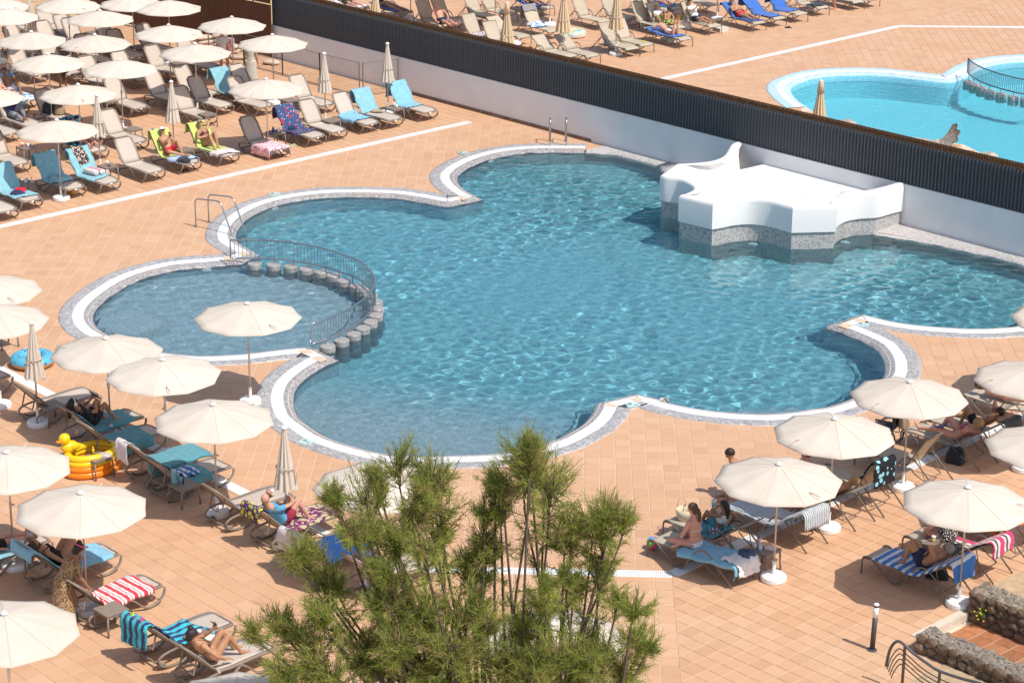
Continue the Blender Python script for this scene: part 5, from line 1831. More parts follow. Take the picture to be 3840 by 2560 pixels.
def rubble_wall(s0, s1, t0, t1, z0, z1, label, face_s, end_t=True):
    """wall running along t; face_s: 's' sides carrying face stones"""
    root = empty('rubble_wall')
    tag(root, label, 'stone wall')
    frame_box('wall_core', s0 + 0.05, s1 - 0.05, t0 + 0.05, t1, z0, z1 - 0.03, M_MORTAR, root)
    rg = random.Random(int(abs(s0) * 1000))
    for sf in face_s:
        z = z0
        while z < z1 - 0.06:
            hgt = rg.uniform(0.13, 0.20)
            t = t0
            while t < t1:
                w = rg.uniform(0.16, 0.30)
                p = su(sf + rg.uniform(-0.02, 0.02) + (0.04 if sf == s0 else -0.04), t + w / 2)
                o = link('stone', rg.choice(RUB), root)
                o.location = (p[0], p[1], z + hgt / 2)
                o.scale = (0.075, w * 0.60, hgt * 0.62)
                o.rotation_euler = (rg.uniform(-.25, .25), rg.uniform(-.15, .15), R(43) + rg.choice((0, math.pi)) + rg.uniform(-.1, .1))
                t += w * 0.98
            z += hgt * 0.92
    if end_t:
        z = z0
        while z < z1 - 0.06:
            s = s0
            while s < s1:
                w = rg.uniform(0.16, 0.24)
                p = su(s + w / 2, t0 + 0.04)
                o = link('stone', rg.choice(RUB), root)
                o.location = (p[0], p[1], z + 0.085)
                o.scale = (w * 0.6, 0.07, 0.105)
                o.rotation_euler = (rg.uniform(-.2, .2), rg.uniform(-.2, .2), R(43) + rg.uniform(-.1, .1))
                s += w
            z += 0.15
    t = t0 + 0.02
    while t < t1:
        s = s0 + 0.02
        while s < s1 - 0.02:
            w = rg.uniform(0.07, 0.13)
            p = su(s + w / 2, t + rg.uniform(-0.03, 0.03))
            o = link('cap_stone', rg.choice(CAPS), root)
            o.location = (p[0], p[1], z1 - 0.02 + rg.uniform(-0.012, 0.012))
            o.scale = (w * 0.6, w * rg.uniform(0.5, 0.75), 0.06)
            o.rotation_euler = (rg.uniform(-.2, .2), rg.uniform(-.2, .2), rg.uniform(0, 6.28))
            s += w * 0.95
        t += rg.uniform(0.085, 0.11)
    return root
rubble_wall(-0.55, -0.08, 0.28, 3.6, LOW, 0.33, 'low rubble wall with pale stone top, nearer one beside the iron railing', (-0.55,))
rubble_wall(1.36, 1.85, 0.0, 3.0, LOW, 0.46, 'rubble wall with yellow flowers beyond the landing', (1.36,))
# planter earth behind the far rubble wall and beside the near one
M_EARTH = plain('sandy_earth', (0.46, 0.33, 0.20), 0.95, 0.25, 5.0, bump=0.8, bscale=30)
e1 = frame_box('planter_earth', 1.852, 3.6, 0.1, 3.0, LOW, 0.40, M_EARTH, None)
tag(e1, 'sandy planting bed behind the rubble wall at the right edge', kind='structure')
e2 = frame_box('gravel_bed', -2.0, -0.56, 0.95, 4.5, -0.03, 0.03, M_EARTH, None)
tag(e2, 'sandy bed beside the iron railing at the bottom edge', kind='structure')
# yellow flowers growing from the wall
fl = empty('wall_plant')
pf = su(1.31, 0.36)
fl.location = (pf[0], pf[1], 0.14)
tag(fl, 'small plant with yellow flowers growing out of the rubble wall', 'plant')
st_ = MB()
tips = []
for k in range(70):
    d = Vector((random.gauss(0, 1), random.gauss(0, 1) - 0.4, random.gauss(0.15, 0.7))).normalized() * random.uniform(0.05, 0.13)
    st_.tube([(0, 0, 0), tuple(d * 0.6 + Vector((0, 0, 0.015))), tuple(d)], [0.004, 0.006, 0.002], 4)
    tips.append(d)
tag(st_.part('leaves', plain('leaf_green', (0.10, 0.16, 0.03), 0.7, 0.2), fl), kind='stuff')
for k in range(8):
    d = Vector((random.uniform(-.16, .10), random.uniform(-.16, .05), random.uniform(-.1, .17)))
    MB().lathe([(0.0, -0.006), (0.018, 0.0), (0.012, 0.01), (0.0, 0.012)], 8, Matrix.Translation(d)).part('flower', plain('yellow_petal', (0.85, 0.62, 0.01), 0.6), fl)
# iron railing
M_IRON = plain('worn_iron', (0.14, 0.105, 0.075), 0.6, 0.25, 12.0, metal=0.3)
M_IRONTOP = plain('grey_handrail', (0.10, 0.10, 0.105), 0.45, 0.15, 12.0, metal=0.2)
rp0, rdir = np.array((6.45, 34.85)), np.array((math.cos(R(-42)), math.sin(R(-42))))
rail = empty('iron_railing')
tag(rail, 'curved wrought iron railing with fanned bars at the bottom right edge', 'railing')
def rpt(s, z): return (rp0[0] + rdir[0] * s, rp0[1] + rdir[1] * s, z)
top = [(-0.09, 0.36), (-0.04, 0.67), (0.04, 0.84), (0.12, 0.90), (0.20, 0.89), (0.27, 0.86), (0.43, 0.78), (0.72, 0.69), (0.93, 0.64), (1.3, 0.65), (1.7, 0.69), (2.4, 0.75), (3.2, 0.8)]
MB().tube([rpt(*p) for p in catmull(top, 5)], 0.026, 8).part('handrail', M_IRONTOP, rail, True)
for k in range(1, 5):
    f_ = k / 5.5
    pts = [(-0.09 + 0.16 * f_, 0.36 - 0.25 * f_), (-0.03 + 0.17 * f_, 0.62 - 0.36 * f_), (0.12 + 0.10 * f_, 0.86 - 0.50 * f_), (0.30 + 0.05 * f_, 0.80 - 0.5 * f_), (0.72, 0.62 - 0.45 * f_), (1.3, 0.56 - 0.42 * f_), (2.4, 0.60 - 0.42 * f_), (3.2, 0.62 - 0.42 * f_)]
    MB().tube([rpt(*p) for p in catmull(pts, 4)], 0.011, 6).part('scroll_bar', M_IRON, rail, True)
for s, zt in ((0.25, 0.87), (0.95, 0.63), (2.0, 0.71)):
    MB().tube([rpt(s, 0.0), rpt(s, zt)], 0.024, 8, flat=(0.045, 0.045)).part('post', M_IRON, rail)

# ---------------------------------------------------------------- top left corner: reed fence, sandy ground, mesh fence, sandbags
RF0, RF1 = np.array(G(340, 68)), np.array((-8.75, 81.75))
def reed_mat():
    t = NT('brown_reed')
    co = t.coord()
    mp = t.n('Mapping', Vector=co); mp.inputs['Scale'].default_value = (45, 45, 1.6)
    n1 = t.n('TexNoise', Vector=mp, Scale=1.0, Detail=5.0, Roughness=0.7)
    n2 = t.n('TexNoise', Vector=co, Scale=1.3, Detail=3.0)
    c = t.ramp(n1, [(0.3, (0.055, 0.020, 0.008)), (0.55, (0.145, 0.055, 0.020)), (0.75, (0.26, 0.125, 0.06))])
    t.set(Base_Color=t.mix(t.math('MULTIPLY', n2, 0.4), c, (0.10, 0.035, 0.012)), Roughness=0.9)
    t.bump(n1, 0.9, 0.03)
    return t.m
M_REED = reed_mat()
reed = empty('reed_fence')
tag(reed, 'tall brown reed screen fence behind the far left loungers', 'fence')
rd = (RF1 - RF0); rlen = np.linalg.norm(rd); rd = rd / rlen
rn = np.array((-rd[1], rd[0]))
k = 0
s = 0.0
while s < rlen - 0.05:
    L = min(1.55, rlen - s)
    for (z0, z1, off) in ((0.10 if k % 3 else 0.06, 1.95, 0.0), (2.0 + 0.01 * (k % 2), 3.6, -0.02)):
        mb = MB()
        a, b = RF0 + rd * (s + 0.005), RF0 + rd * (s + L - 0.005)
        v = []
        for z in (z0, z1):
            for p, o_ in ((a, off), (b, off), (b, off + 0.03), (a, off + 0.03)):
                v.append((p[0] + rn[0] * o_, p[1] + rn[1] * o_, z))
        mb.add(v, [(0, 3, 2, 1), (4, 5, 6, 7), (0, 1, 5, 4), (1, 2, 6, 5), (2, 3, 7, 6), (3, 0, 4, 7)])
        mb.part('reed_panel', M_REED, reed)
    p = RF0 + rd * s + rn * 0.06
    MB().tube([(p[0], p[1], 0.0), (p[0], p[1], 3.6)], 0.03, 8).part('post', M_RUST, reed)
    s += L; k += 1
# the ground behind
sg = [np.array(p) for p in (G(-500, -40), G(-20, 18), G(120, 52), G(250, 66), G(345, 66))] + [RF0 + rd * 3 + rn * 0.05, RF1 + rn * 0.1, np.array((-8.6, 120)), np.array((-60, 120)), np.array((-60, 95))]
sgm = holed_sheet('sandy_ground', sg, [], 0.018, plain('dry_sand', (0.56, 0.37, 0.20), 0.95, 0.3, 0.9, bump=0.8, bscale=9))
tag(sgm, 'dry sandy ground beyond the far left terrace', kind='structure')

def mesh_panel(root, a, b, h, z0=0.05, cell=0.075):
    a, b = np.array(a), np.array(b)
    L = np.linalg.norm(b - a); u = (b - a) / L
    mb = MB()
    n = max(2, int(L / cell))
    for i in range(n + 1):
        p = a + u * L * i / n
        mb.tube([(p[0], p[1], z0), (p[0], p[1], h)], 0.0022, 3, caps=False)
    m = int((h - z0) / cell)
    for j in range(m + 1):
        z = z0 + (h - z0) * j / m
        mb.tube([(a[0], a[1], z), (b[0], b[1], z)], 0.0022, 3, caps=False)
    w = mb.part('wire_mesh', M_WIRE, root)
    tag(w, kind='stuff')
    MB().tube([(a[0], a[1], z0), (b[0], b[1], z0), (b[0], b[1], h), (a[0], a[1], h)], 0.016, 6, closed=True).part('panel_frame', M_WIRE, root)
    for p in (a, b):
        MB().tube([(p[0], p[1], 0.0), (p[0], p[1], h + 0.02)], 0.024, 8).part('post', M_WIRE, root)
M_WIRE = plain('grey_galvanised', (0.22, 0.21, 0.20), 0.5, 0.1, 8.0, metal=0.4)
mf = empty('mesh_fence')
tag(mf, 'grey wire mesh fence along the white wall by the far left loungers', 'fence')
m0, m1, m2_ = np.array(G(*q96(245, 690))), np.array(G(*q96(590, 795))), np.array(G(*q96(952, 885)))
mesh_panel(mf, m0, m1, 1.15); mesh_panel(mf, m1, m2_, 1.15)
m3 = np.array(G(*q96(985, 888))); m4 = wall_pt((np.array(G(*q96(1285, 850))) - WP) @ WD, 0.12)
mesh_panel(mf, m3, m4, 1.15)
mf2 = empty('mesh_fence')
tag(mf2, 'grey wire mesh fence with a prohibition sign before the sandbags', 'fence')
n0, n1_, n2_ = np.array(G(*rB(965, 660))), np.array(G(*rB(1330, 695))), m0
mesh_panel(mf2, n0, n1_, 1.15); mesh_panel(mf2, n1_, n2_, 1.15)
# prohibition sign on the mesh
sgn = empty('warning_sign')
sd_ = (n1_ - n0) / np.linalg.norm(n1_ - n0)
sp = n0 + sd_ * (np.linalg.norm(n1_ - n0) * 0.63)
sgn.location = (sp[0] + sd_[1] * 0.03, sp[1] - sd_[0] * 0.03, 0.62)
sgn.rotation_euler = (0, 0, math.atan2(sd_[1], sd_[0]))
tag(sgn, 'white no entry for pedestrians sign on the mesh fence', 'sign')
MB().box(-0.17, 0.17, -0.004, 0.004, -0.13, 0.37).part('board', M_WHITEP, sgn)
M_RED = plain('sign_red', (0.60, 0.02, 0.025), 0.5, 0.05)
M_BLK = plain('black_print', (0.015, 0.015, 0.016), 0.5, 0.05)
MB().tube([(0.125 * math.cos(a), -0.006, 0.19 + 0.125 * math.sin(a)) for a in [2 * math.pi * k / 24 for k in range(24)]], 0.014, 6, closed=True).part('ring', M_RED, sgn)
MB().tube([(-0.088, -0.0075, 0.28), (0.088, -0.0075, 0.10)], 0.011, 6).part('bar', M_RED, sgn)
fg = MB()
fg.tube([(0.0, -0.006, 0.255), (0.0, -0.006, 0.275)], 0.014, 6)
fg.tube([(0.0, -0.006, 0.24), (0.0, -0.006, 0.18)], 0.014, 6)
fg.tube([(0.0, -0.006, 0.18), (0.05, -0.006, 0.10)], 0.010, 6); fg.tube([(0.0, -0.006, 0.18), (-0.045, -0.006, 0.10)], 0.010, 6)
fg.tube([(0.0, -0.006, 0.235), (0.055, -0.006, 0.19)], 0.008, 6); fg.tube([(0.0, -0.006, 0.235), (-0.055, -0.006, 0.20)], 0.008, 6)
fg.part('walking_figure', M_BLK, sgn)
MB().box(-0.15, 0.15, -0.0065, -0.0045, -0.115, 0.03).part('red_panel', M_RED, sgn)
ptx = MB()
for k, (x0, x1) in enumerate(((-0.12, 0.12), (-0.10, 0.10), (-0.12, 0.08))):
    ptx.box(x0, x1, -0.0085, -0.007, -0.01 - k * 0.035, 0.005 - k * 0.035)
ptx.part('print_lines', M_WHITEP, sgn)
# sandbags
def bag_mesh(seed):
    v, f = [], []
    rg = np.random.default_rng(seed)
    nu, nv = 18, 10
    for i in range(nv + 1):
        for k in range(nu):
            a = 2 * math.pi * k / nu
            b = math.pi * (i / nv - 0.5)
            x = 0.30 * math.copysign(abs(math.cos(b)) ** 0.5, math.cos(b)) * math.copysign(abs(math.cos(a)) ** 0.5, math.cos(a))
            y = 0.19 * math.copysign(abs(math.cos(b)) ** 0.5, math.cos(b)) * math.copysign(abs(math.sin(a)) ** 0.6, math.sin(a))
            z = 0.085 * math.sin(b) * (1 - 0.25 * abs(x) / 0.3) + 0.012 * math.sin(9 * x + seed) * math.cos(7 * y)
            v.append((x, y, z + 0.085))
    for i in range(nv):
        for k in range(nu):
            f.append((i * nu + k, i * nu + (k + 1) % nu, (i + 1) * nu + (k + 1) % nu, (i + 1) * nu + k))
    return pymesh('sandbag', v, f, True)
M_BAG = plain('sandbag_cloth', (0.60, 0.47, 0.36), 0.95, 0.15, 8.0, objvar=0.2, bump=0.5, bscale=40)
bgs = [bag_mesh(k) for k in range(3)]
for b in bgs: b.materials.append(M_BAG)
bpos = []
b0 = np.array(G(*rB(905, 600))) + np.array((0, 0.6))
for k in range(4): bpos.append((b0, 0.02 + 0.165 * k, 'sandbag in the leftmost pile behind the mesh fence, %s layer up' % words[k]))
b1 = np.array(G(*rB(1010, 600))) + np.array((0.1, 0.9))
for k in range(4): bpos.append((b1, 0.02 + 0.165 * k, 'sandbag in the pile behind the man in white, %s layer up' % words[k]))
b2 = np.array(G(*rB(1200, 610)))
for k in range(3): bpos.append((b2, 0.02 + 0.165 * k, 'sandbag in the pile right of the warning sign, %s layer up' % words[k]))
bpos.append((np.array(G(*rD(615, 455))), 0.02, 'single sandbag lying by the corner of the mesh fence'))
bpos.append((np.array(G(*rB(1190, 660))) + np.array((0.3, 0.5)), 0.02, 'single sandbag on the ground before the right pile'))
for k, (p, z, l) in enumerate(bpos):
    o = link('sandbag', bgs[k % 3])
    o.location = (p[0] + random.uniform(-.04, .04), p[1] + random.uniform(-.04, .04), z)
    o.rotation_euler = (0, random.uniform(-.06, .06), random.uniform(-.4, .4))
    tag(o, l, 'sandbag', 'sandbags behind the mesh fence')

# ---------------------------------------------------------------- rocks and shell fountain at the far pool
M_SHELL = stone_mat('weathered_limestone', (0.28, 0.235, 0.18), (0.62, 0.55, 0.45))
def shell_mesh():
    """scalloped giant clam with a thick rim"""
    v, f = [], []
    nu, nv = 44, 9
    for s in (0, 1):
        for i in range(nv + 1):
            t = i / nv
            for k in range(nu + 1):
                a = math.pi * (-0.08 + 1.16 * k / nu)
                rib = 1 + 0.10 * t * math.cos(a * 12)
                r = 0.62 * t * rib
                x = r * math.cos(a)
                y = r * math.sin(a) * 0.95
                z = 0.30 * (1 - (1 - t) ** 2) * 0.0 + 0.26 * t * t + 0.035 * t * math.cos(a * 12) - s * 0.09
                v.append((x, y, z))
    m = (nv + 1) * (nu + 1)
    for s in (0, 1):
        for i in range(nv):
            for k in range(nu):
                a = s * m + i * (nu + 1) + k
                q = (a, a + 1, a + nu + 2, a + nu + 1)
                f.append(q[::-1] if s == 0 else q)
    for k in range(nu):
        a = nv * (nu + 1) + k
        f.append((a, a + 1, m + a + 1, m + a))
    return pymesh('shell', v, f, True)
sp = G(*r_(1570, 1290, 2880, 0), 0.35)
sh = empty('shell_fountain', (sp[0], sp[1], 0))
tag(sh, 'grey stone clam shell on a mound of round pebbles in the far pool', 'fountain')
sm_ = link('shell', shell_mesh(), sh, M_SHELL)
sm_.location = (0.1, 0.0, 0.42); sm_.rotation_euler = (R(-35), R(28), R(195)); sm_.scale = (0.85, 0.85, 1.0)
PEB = [rock_mesh('pebble', 300 + k, 2, 0.75, plain('pale_pebble', (0.62, 0.52, 0.40), 0.8, 0.15, 8.0, objvar=0.3)) for k in range(3)]
for p_ in PEB: p_.polygons.foreach_set('use_smooth', [True] * len(p_.polygons))
for k in range(90):
    a, r = random.uniform(0, 6.28), abs(random.gauss(0, 0.33))
    o = link('pebble', random.choice(PEB), sh)
    o.location = (-0.05 + r * math.cos(a), r * math.sin(a), max(-0.02, 0.36 - r * 0.62) - 0.02)
    s_ = random.uniform(0.055, 0.09)
    o.scale = (s_, s_ * 0.85, s_)
    o.rotation_euler = (random.random(), random.random(), random.uniform(0, 6))
gm = MB()
for k in range(60):
    x, y = random.uniform(0.15, 0.5), random.uniform(-0.45, -0.1)
    d = Vector((random.gauss(0, 0.1), random.gauss(0, 0.1), random.uniform(0.2, 0.42)))
    gm.tube([(x, y, 0.0), (x + d.x * 0.5, y + d.y * 0.5, d.z * 0.7), (x + d.x, y + d.y, d.z)], [0.006, 0.005, 0.001], 3)
tag(gm.part('grass_tuft', plain('grass_green', (0.16, 0.20, 0.03), 0.7, 0.2), sh), kind='stuff')
for (x, y, s_, l) in ((*r_(720, 1125, 2880, 0), 0.42, 'pale ribbed rock showing over the screen beside the folded umbrella'), (*r_(2010, 1420, 2880, 0), 0.45, 'smooth pale rock showing over the screen at the right')):
    p = G(x, y, 0.15)
    o = link('pool_rock', rock_mesh('pool_rock', int(x), 3, 0.7, M_SHELL))
    o.location = (p[0], p[1], 0.06); o.scale = (s_, s_ * 0.7, s_ * 0.62); o.rotation_euler = (0, 0, 0.6)
    tag(o, l, 'rock')

# ---------------------------------------------------------------- towels and cloth on the loungers
def find(part):
    c = [o for o in LOUNGERS if part in o['label']]
    if not c: raise KeyError(part)
    return c[0]

def side_line(back, hang=0.5):
    prof = lounger_profile(R(back))
    P = [np.array(p) for p in prof]
    top = P[-1]
    P += [top + np.array((-0.045, 0.012)), top + np.array((-0.075, -0.04)), top + np.array((-0.085, -hang))]
    d = np.concatenate([[0], np.cumsum([np.linalg.norm(P[i + 1] - P[i]) for i in range(len(P) - 1)])])
    return np.array(P), d

def cloth(name, lo, s0, s1, w, mat, label, cat='towel', y0=0.0, fold=0.02, seed=0, hw=0.34, droop=1.0, skew=0.0, nx=34, ny=20, lift=0.0, group=None, bunch=0.0):
    """cloth laid along the lounger from s0 to s1 (metres from the foot), width w, sides hanging over the frame"""
    P, d = side_line(float(lo['back']))
    rg = np.random.default_rng(seed + 17)
    ph = rg.uniform(0, 6.28, 12)
    v, f = [], []
    for i in range(nx + 1):
        for k in range(ny + 1):
            t, u = i / nx, k / ny - 0.5
            s = s0 + (s1 - s0) * t + skew * u + 0.02 * math.sin(5 * u + ph[0]) + 0.012 * math.sin(11 * u + ph[9])
            y = y0 + u * w * (1 - bunch * math.sin(math.pi * t) ** 2) + 0.018 * math.sin(4 * t + ph[1]) + 0.012 * math.sin(9 * t + ph[8])
            x, z = np.interp(s, d, P[:, 0]), np.interp(s, d, P[:, 1])
            e = 1e-3
            tx, tz = np.interp(s + e, d, P[:, 0]) - x, np.interp(s + e, d, P[:, 1]) - z
            L = math.hypot(tx, tz) + 1e-9
            nx_, nz_ = tz / L, -tx / L
            wr = fold * (0.5 * math.sin(14 * s + 7 * y + ph[2]) * math.sin(9 * y - 4 * s + ph[3]) + 0.35 * math.sin(23 * y + 6 * s + ph[4]) + 0.3 * math.sin(31 * s - 13 * y + ph[5]))
            if bunch: wr += fold * 0.9 * abs(math.sin(26 * y + 5 * math.sin(3 * s + ph[6])))
            o = 0.020 + lift + abs(wr)
            yy = y
            if abs(y) > hw:
                ex = (abs(y) - hw) * droop
                yy = math.copysign(hw + 0.035 + 0.02 * math.sin(12 * s + ph[7]) + 0.03 * ex, y)
                z -= max(0.0, ex - 0.02)
                z = max(z, 0.03)
                o = 0.012
            v.append((x + nx_ * o, yy, z + nz_ * o))
    for i in range(nx):
        for k in range(ny):
            a = i * (ny + 1) + k
            f.append((a, a + 1, a + ny + 2, a + ny + 1))
    me = pymesh(name, v, f, True)
    o = link(name, me, None, mat)
    md = o.modifiers.new('thick', 'SOLIDIFY'); md.thickness = 0.009; md.offset = 1.0
    o.location, o.rotation_euler = lo.location, lo.rotation_euler
    tag(o, label, cat, group)
    return o

def terry(name, col): return plain(name, col, 0.95, 0.14, 9.0, bump=0.6, bscale=170, sheen=0.25)
T_TEAL = terry('teal_terry', (0.085, 0.29, 0.34))
T_TURQ = terry('turquoise_terry', (0.23, 0.47, 0.53))
T_SKY = terry('sky_blue_terry', (0.22, 0.48, 0.62))
T_LIME = terry('lime_terry', (0.52, 0.62, 0.15))
T_ROYAL = terry('royal_blue_terry', (0.04, 0.14, 0.46))
T_BLUE = terry('bright_blue_cloth', (0.06, 0.27, 0.66))
T_WHITE = terry('white_terry', (0.78, 0.75, 0.74))
T_PINKW = terry('pale_pink_cloth', (0.68, 0.60, 0.60))
T_ORANGE = terry('orange_cloth', (0.85, 0.25, 0.02))
T_RED = terry('red_cloth', (0.55, 0.015, 0.03))
T_DARK = terry('charcoal_cloth', (0.02, 0.022, 0.03))
T_GREY = terry('grey_cloth', (0.26, 0.25, 0.25))
T_PALEBLUE = terry('pale_blue_cloth', (0.42, 0.54, 0.78))
T_NAVYTEAL = fabric_print('navy_teal_print', (0.01, 0.02, 0.06), (0.05, 0.42, 0.52), 9.0, 0.5)
T_FLORAL = fabric_print('black_floral_print', (0.012, 0.012, 0.014), (0.62, 0.42, 0.34), 16.0, 0.42, spots2=(0.55, 0.5, 0.42))
T_STRAW = fabric_print('strawberry_print', (0.80, 0.55, 0.58), (0.70, 0.05, 0.12), 12.0, 0.33)
T_SPIDER = fabric_print('navy_red_print', (0.035, 0.07, 0.17), (0.50, 0.02, 0.03), 7.0, 0.30, spots2=(0.55, 0.55, 0.6))
T_LEAF = fabric_print('purple_leaf_print', (0.15, 0.03, 0.09), (0.45, 0.42, 0.22), 8.0, 0.45, spots2=(0.62, 0.35, 0.42))
T_YLEAF = fabric_print('yellow_purple_print', (0.10, 0.02, 0.10), (0.72, 0.56, 0.05), 10.0, 0.45, spots2=(0.20, 0.45, 0.12))
T_SEA = fabric_print('black_sea_print', (0.006, 0.007, 0.012), (0.25, 0.55, 0.60), 7.0, 0.34)
T_TIE = fabric_print('blue_white_print', (0.14, 0.34, 0.62), (0.72, 0.75, 0.78), 6.0, 0.5)
T_CLOTHES = fabric_print('patterned_clothes', (0.62, 0.60, 0.60), (0.05, 0.06, 0.16), 20.0, 0.42, spots2=(0.6, 0.2, 0.1))
T_REDWH = fabric_stripe('red_white_stripe', [(0.42, (0.62, 0.035, 0.045)), (0.20, (0.80, 0.77, 0.74)), (0.10, (0.62, 0.035, 0.045)), (0.28, (0.80, 0.77, 0.74))], 'X', 0.19)
T_NAVYTQ = fabric_stripe('navy_turquoise_stripe', [(0.5, (0.012, 0.03, 0.13)), (0.5, (0.03, 0.50, 0.58))], 'Y', 0.17)
T_GREYST = fabric_stripe('grey_white_stripe', [(0.42, (0.16, 0.22, 0.25)), (0.58, (0.66, 0.66, 0.66))], 'Y', 0.055)
T_BLUEST = fabric_stripe('blue_white_stripe', [(0.55, (0.03, 0.20, 0.56)), (0.45, (0.80, 0.80, 0.79))], 'X', 0.17)
T_PINKST = fabric_stripe('pink_white_stripe', [(0.45, (0.66, 0.02, 0.13)), (0.2, (0.74, 0.68, 0.62)), (0.2, (0.10, 0.08, 0.08)), (0.15, (0.74, 0.68, 0.62))], 'Y', 0.33)
T_CANDY = fabric_stripe('pink_candy_stripe', [(0.5, (0.66, 0.03, 0.10)), (0.5, (0.80, 0.74, 0.73))], 'X', 0.07)

cl = cloth
cl('beach_towel', find('covered by a teal towel'), 0.75, 2.45, 0.70, T_TURQ, 'turquoise towel covering the lounger near the standing man', seed=1)
cl('beach_towel', find('blue towel and a red cap'), 0.25, 2.4, 0.74, T_TURQ, 'turquoise towel with a red cap on it at the left edge', seed=2)
cl('beach_towel', find('crumpled teal towel'), 0.75, 2.5, 0.72, T_TURQ, 'crumpled turquoise towel pegged with orange and yellow clips', seed=3, fold=0.035)
cl('beach_towel', find('flowered dress'), 0.42, 2.5, 0.78, T_TURQ, 'turquoise towel under the flowered black dress', seed=4, skew=0.25)
cl('flowered_dress', find('flowered dress'), 1.5, 2.35, 0.36, T_FLORAL, 'black flowered dress hanging over the turquoise towel', 'dress', seed=5, lift=0.02, skew=0.1)
cl('beach_towel', find('lime towel under the man'), 0.62, 2.4, 0.66, T_LIME, 'lime green towel under the man with the white cap', seed=6)
cl('cloth', find('lime towel under the man'), 0.18, 0.75, 0.80, T_PALEBLUE, 'pale blue cloth at the foot of the lime towel lounger', 'cloth', seed=7, fold=0.03, lift=0.008)
cl('beach_towel', find('lime towel under the woman'), 0.30, 2.4, 0.66, T_LIME, 'lime green towel under the woman in bikini', seed=8)
cl('cloth', find('lime towel under the woman'), 0.06, 0.48, 0.86, T_PINKW, 'pale pink cloth over the foot of the lime towel lounger', 'cloth', seed=9, lift=0.012)
cl('beach_towel', find('strawberry'), -0.05, 0.95, 1.25, T_STRAW, 'pink strawberry print towel hanging to the ground', seed=10)
cl('beach_towel', find('dark blue printed towel'), 0.50, 2.5, 0.84, T_SPIDER, 'dark blue towel with red printed figures', seed=11)
cl('beach_towel', find('light blue towel on its seat'), 0.45, 1.35, 0.90, T_SKY, 'light blue towel lying crumpled on the seat', seed=12, fold=0.04)
cl('beach_towel', find('pale blue towel over its back'), 1.12, 2.55, 0.72, T_TURQ, 'pale turquoise towel hooded over a lounger back', seed=13)
cl('beach_towel', find('last before the white wall'), 0.72, 2.6, 0.76, T_SKY, 'sky blue towel on the last lounger before the white wall', seed=14)
cl('beach_towel', find('blue and white towel'), -0.02, 1.9, 0.80, T_TIE, 'blue and white dyed towel under the bare chested man', seed=15)
cl('beach_towel', find('dark teal towels under the front'), 0.55, 2.3, 0.82, T_NAVYTEAL, 'navy and teal patterned towel under the front umbrella', seed=16, fold=0.03)
cl('beach_towel', find('pair of bare legs'), 0.0, 1.2, 0.6, T_TURQ, 'turquoise towel under bare legs at the left edge', seed=17)
cl('beach_towel', find('reading a dark book'), 0.25, 1.9, 0.80, T_TEAL, 'dark teal towel under the reader', seed=20)
cl('beach_towel', find('large dark teal towel'), 0.35, 1.35, 1.15, T_TEAL, 'large dark teal towel spread beside the duck float', seed=21)
cl('beach_towel', find('farther of the pair'), 0.05, 1.55, 0.82, T_TEAL, 'dark teal towel on the farther lounger by the drain', seed=22)
cl('beach_towel', find('nearer of the pair'), 0.55, 1.55, 0.95, T_TEAL, 'dark teal towel with a striped bag, nearer of the pair', seed=23)
cl('beach_towel', find('nearer of the pair'), 1.35, 1.75, 1.30, T_TURQ, 'turquoise towel hanging from the side of the nearer lounger', seed=24, lift=0.02)
cl('striped_bag', find('nearer of the pair'), 0.75, 1.15, 0.5, T_BLUEST, 'blue and white striped beach bag lying on a teal towel', 'bag', seed=25, fold=0.06, lift=0.03)
cl('shirt', find('farther of the pair'), 1.75, 2.5, 0.40, T_PINKW, 'pale shirt hanging over a lounger back by the duck float', 'shirt', seed=26, y0=0.1)
cl('beach_towel', find('purple leaf towel'), 0.02, 1.3, 0.72, T_LEAF, 'purple towel with leaves under the man in red shorts', seed=27)
cl('beach_towel', find('purple leaf towel'), 1.75, 2.35, 0.60, T_YLEAF, 'yellow and purple leaf towel over the back of the lounger', seed=28)
cl('beach_towel', find('bright blue towel'), 0.15, 1.45, 0.95, T_BLUE, 'bright blue towel on the lounger behind the tree', seed=29)
cl('shirt', find('bright blue towel'), 1.75, 2.5, 0.66, T_PINKW, 'pale grey shirt over the lounger back left of the tree', 'shirt', seed=30)
cl('beach_towel', find('red and white striped towel'), 0.22, 1.7, 0.84, T_REDWH, 'red and white striped towel with a crumpled end', seed=31, fold=0.022)
cl('beach_towel', find('navy and turquoise'), 0.55, 2.6, 0.80, T_NAVYTQ, 'navy and turquoise striped towel pegged to a lounger', seed=32, fold=0.03, skew=0.2, bunch=0.25)
cl('beach_towel', find('black swimsuit'), 0.15, 2.3, 0.78, T_SKY, 'blue towel under the woman in the black swimsuit', seed=33)
cl('beach_towel', find('beside the red towel'), 0.6, 2.4, 0.75, T_TURQ, 'turquoise towel on the lounger at the left edge beside the red towel', seed=34)
cl('red_towel', find('beside the red towel'), 1.15, 2.5, 0.66, T_RED, 'bright red towel at the left edge', 'towel', seed=35, lift=0.03, fold=0.03)
cl('beach_towel', find('sitting cross-legged'), 0.75, 2.3, 0.86, T_SKY, 'blue towel hanging over the side under the cross-legged woman', seed=40)
cl('white_cloth', find('sitting cross-legged'), 1.75, 2.35, 0.62, T_WHITE, 'white cloth heaped on the head end beside the cross-legged woman', 'cloth', seed=41, fold=0.05, lift=0.02)
cl('beach_towel', find('girl with a drink'), 0.75, 1.5, 0.70, T_TEAL, 'teal towel wrapped round the girl with a drink', seed=42)
cl('beach_towel', find('grey striped towel'), 0.02, 2.45, 0.80, T_GREYST, 'grey and white striped towel covering a whole lounger', seed=43)
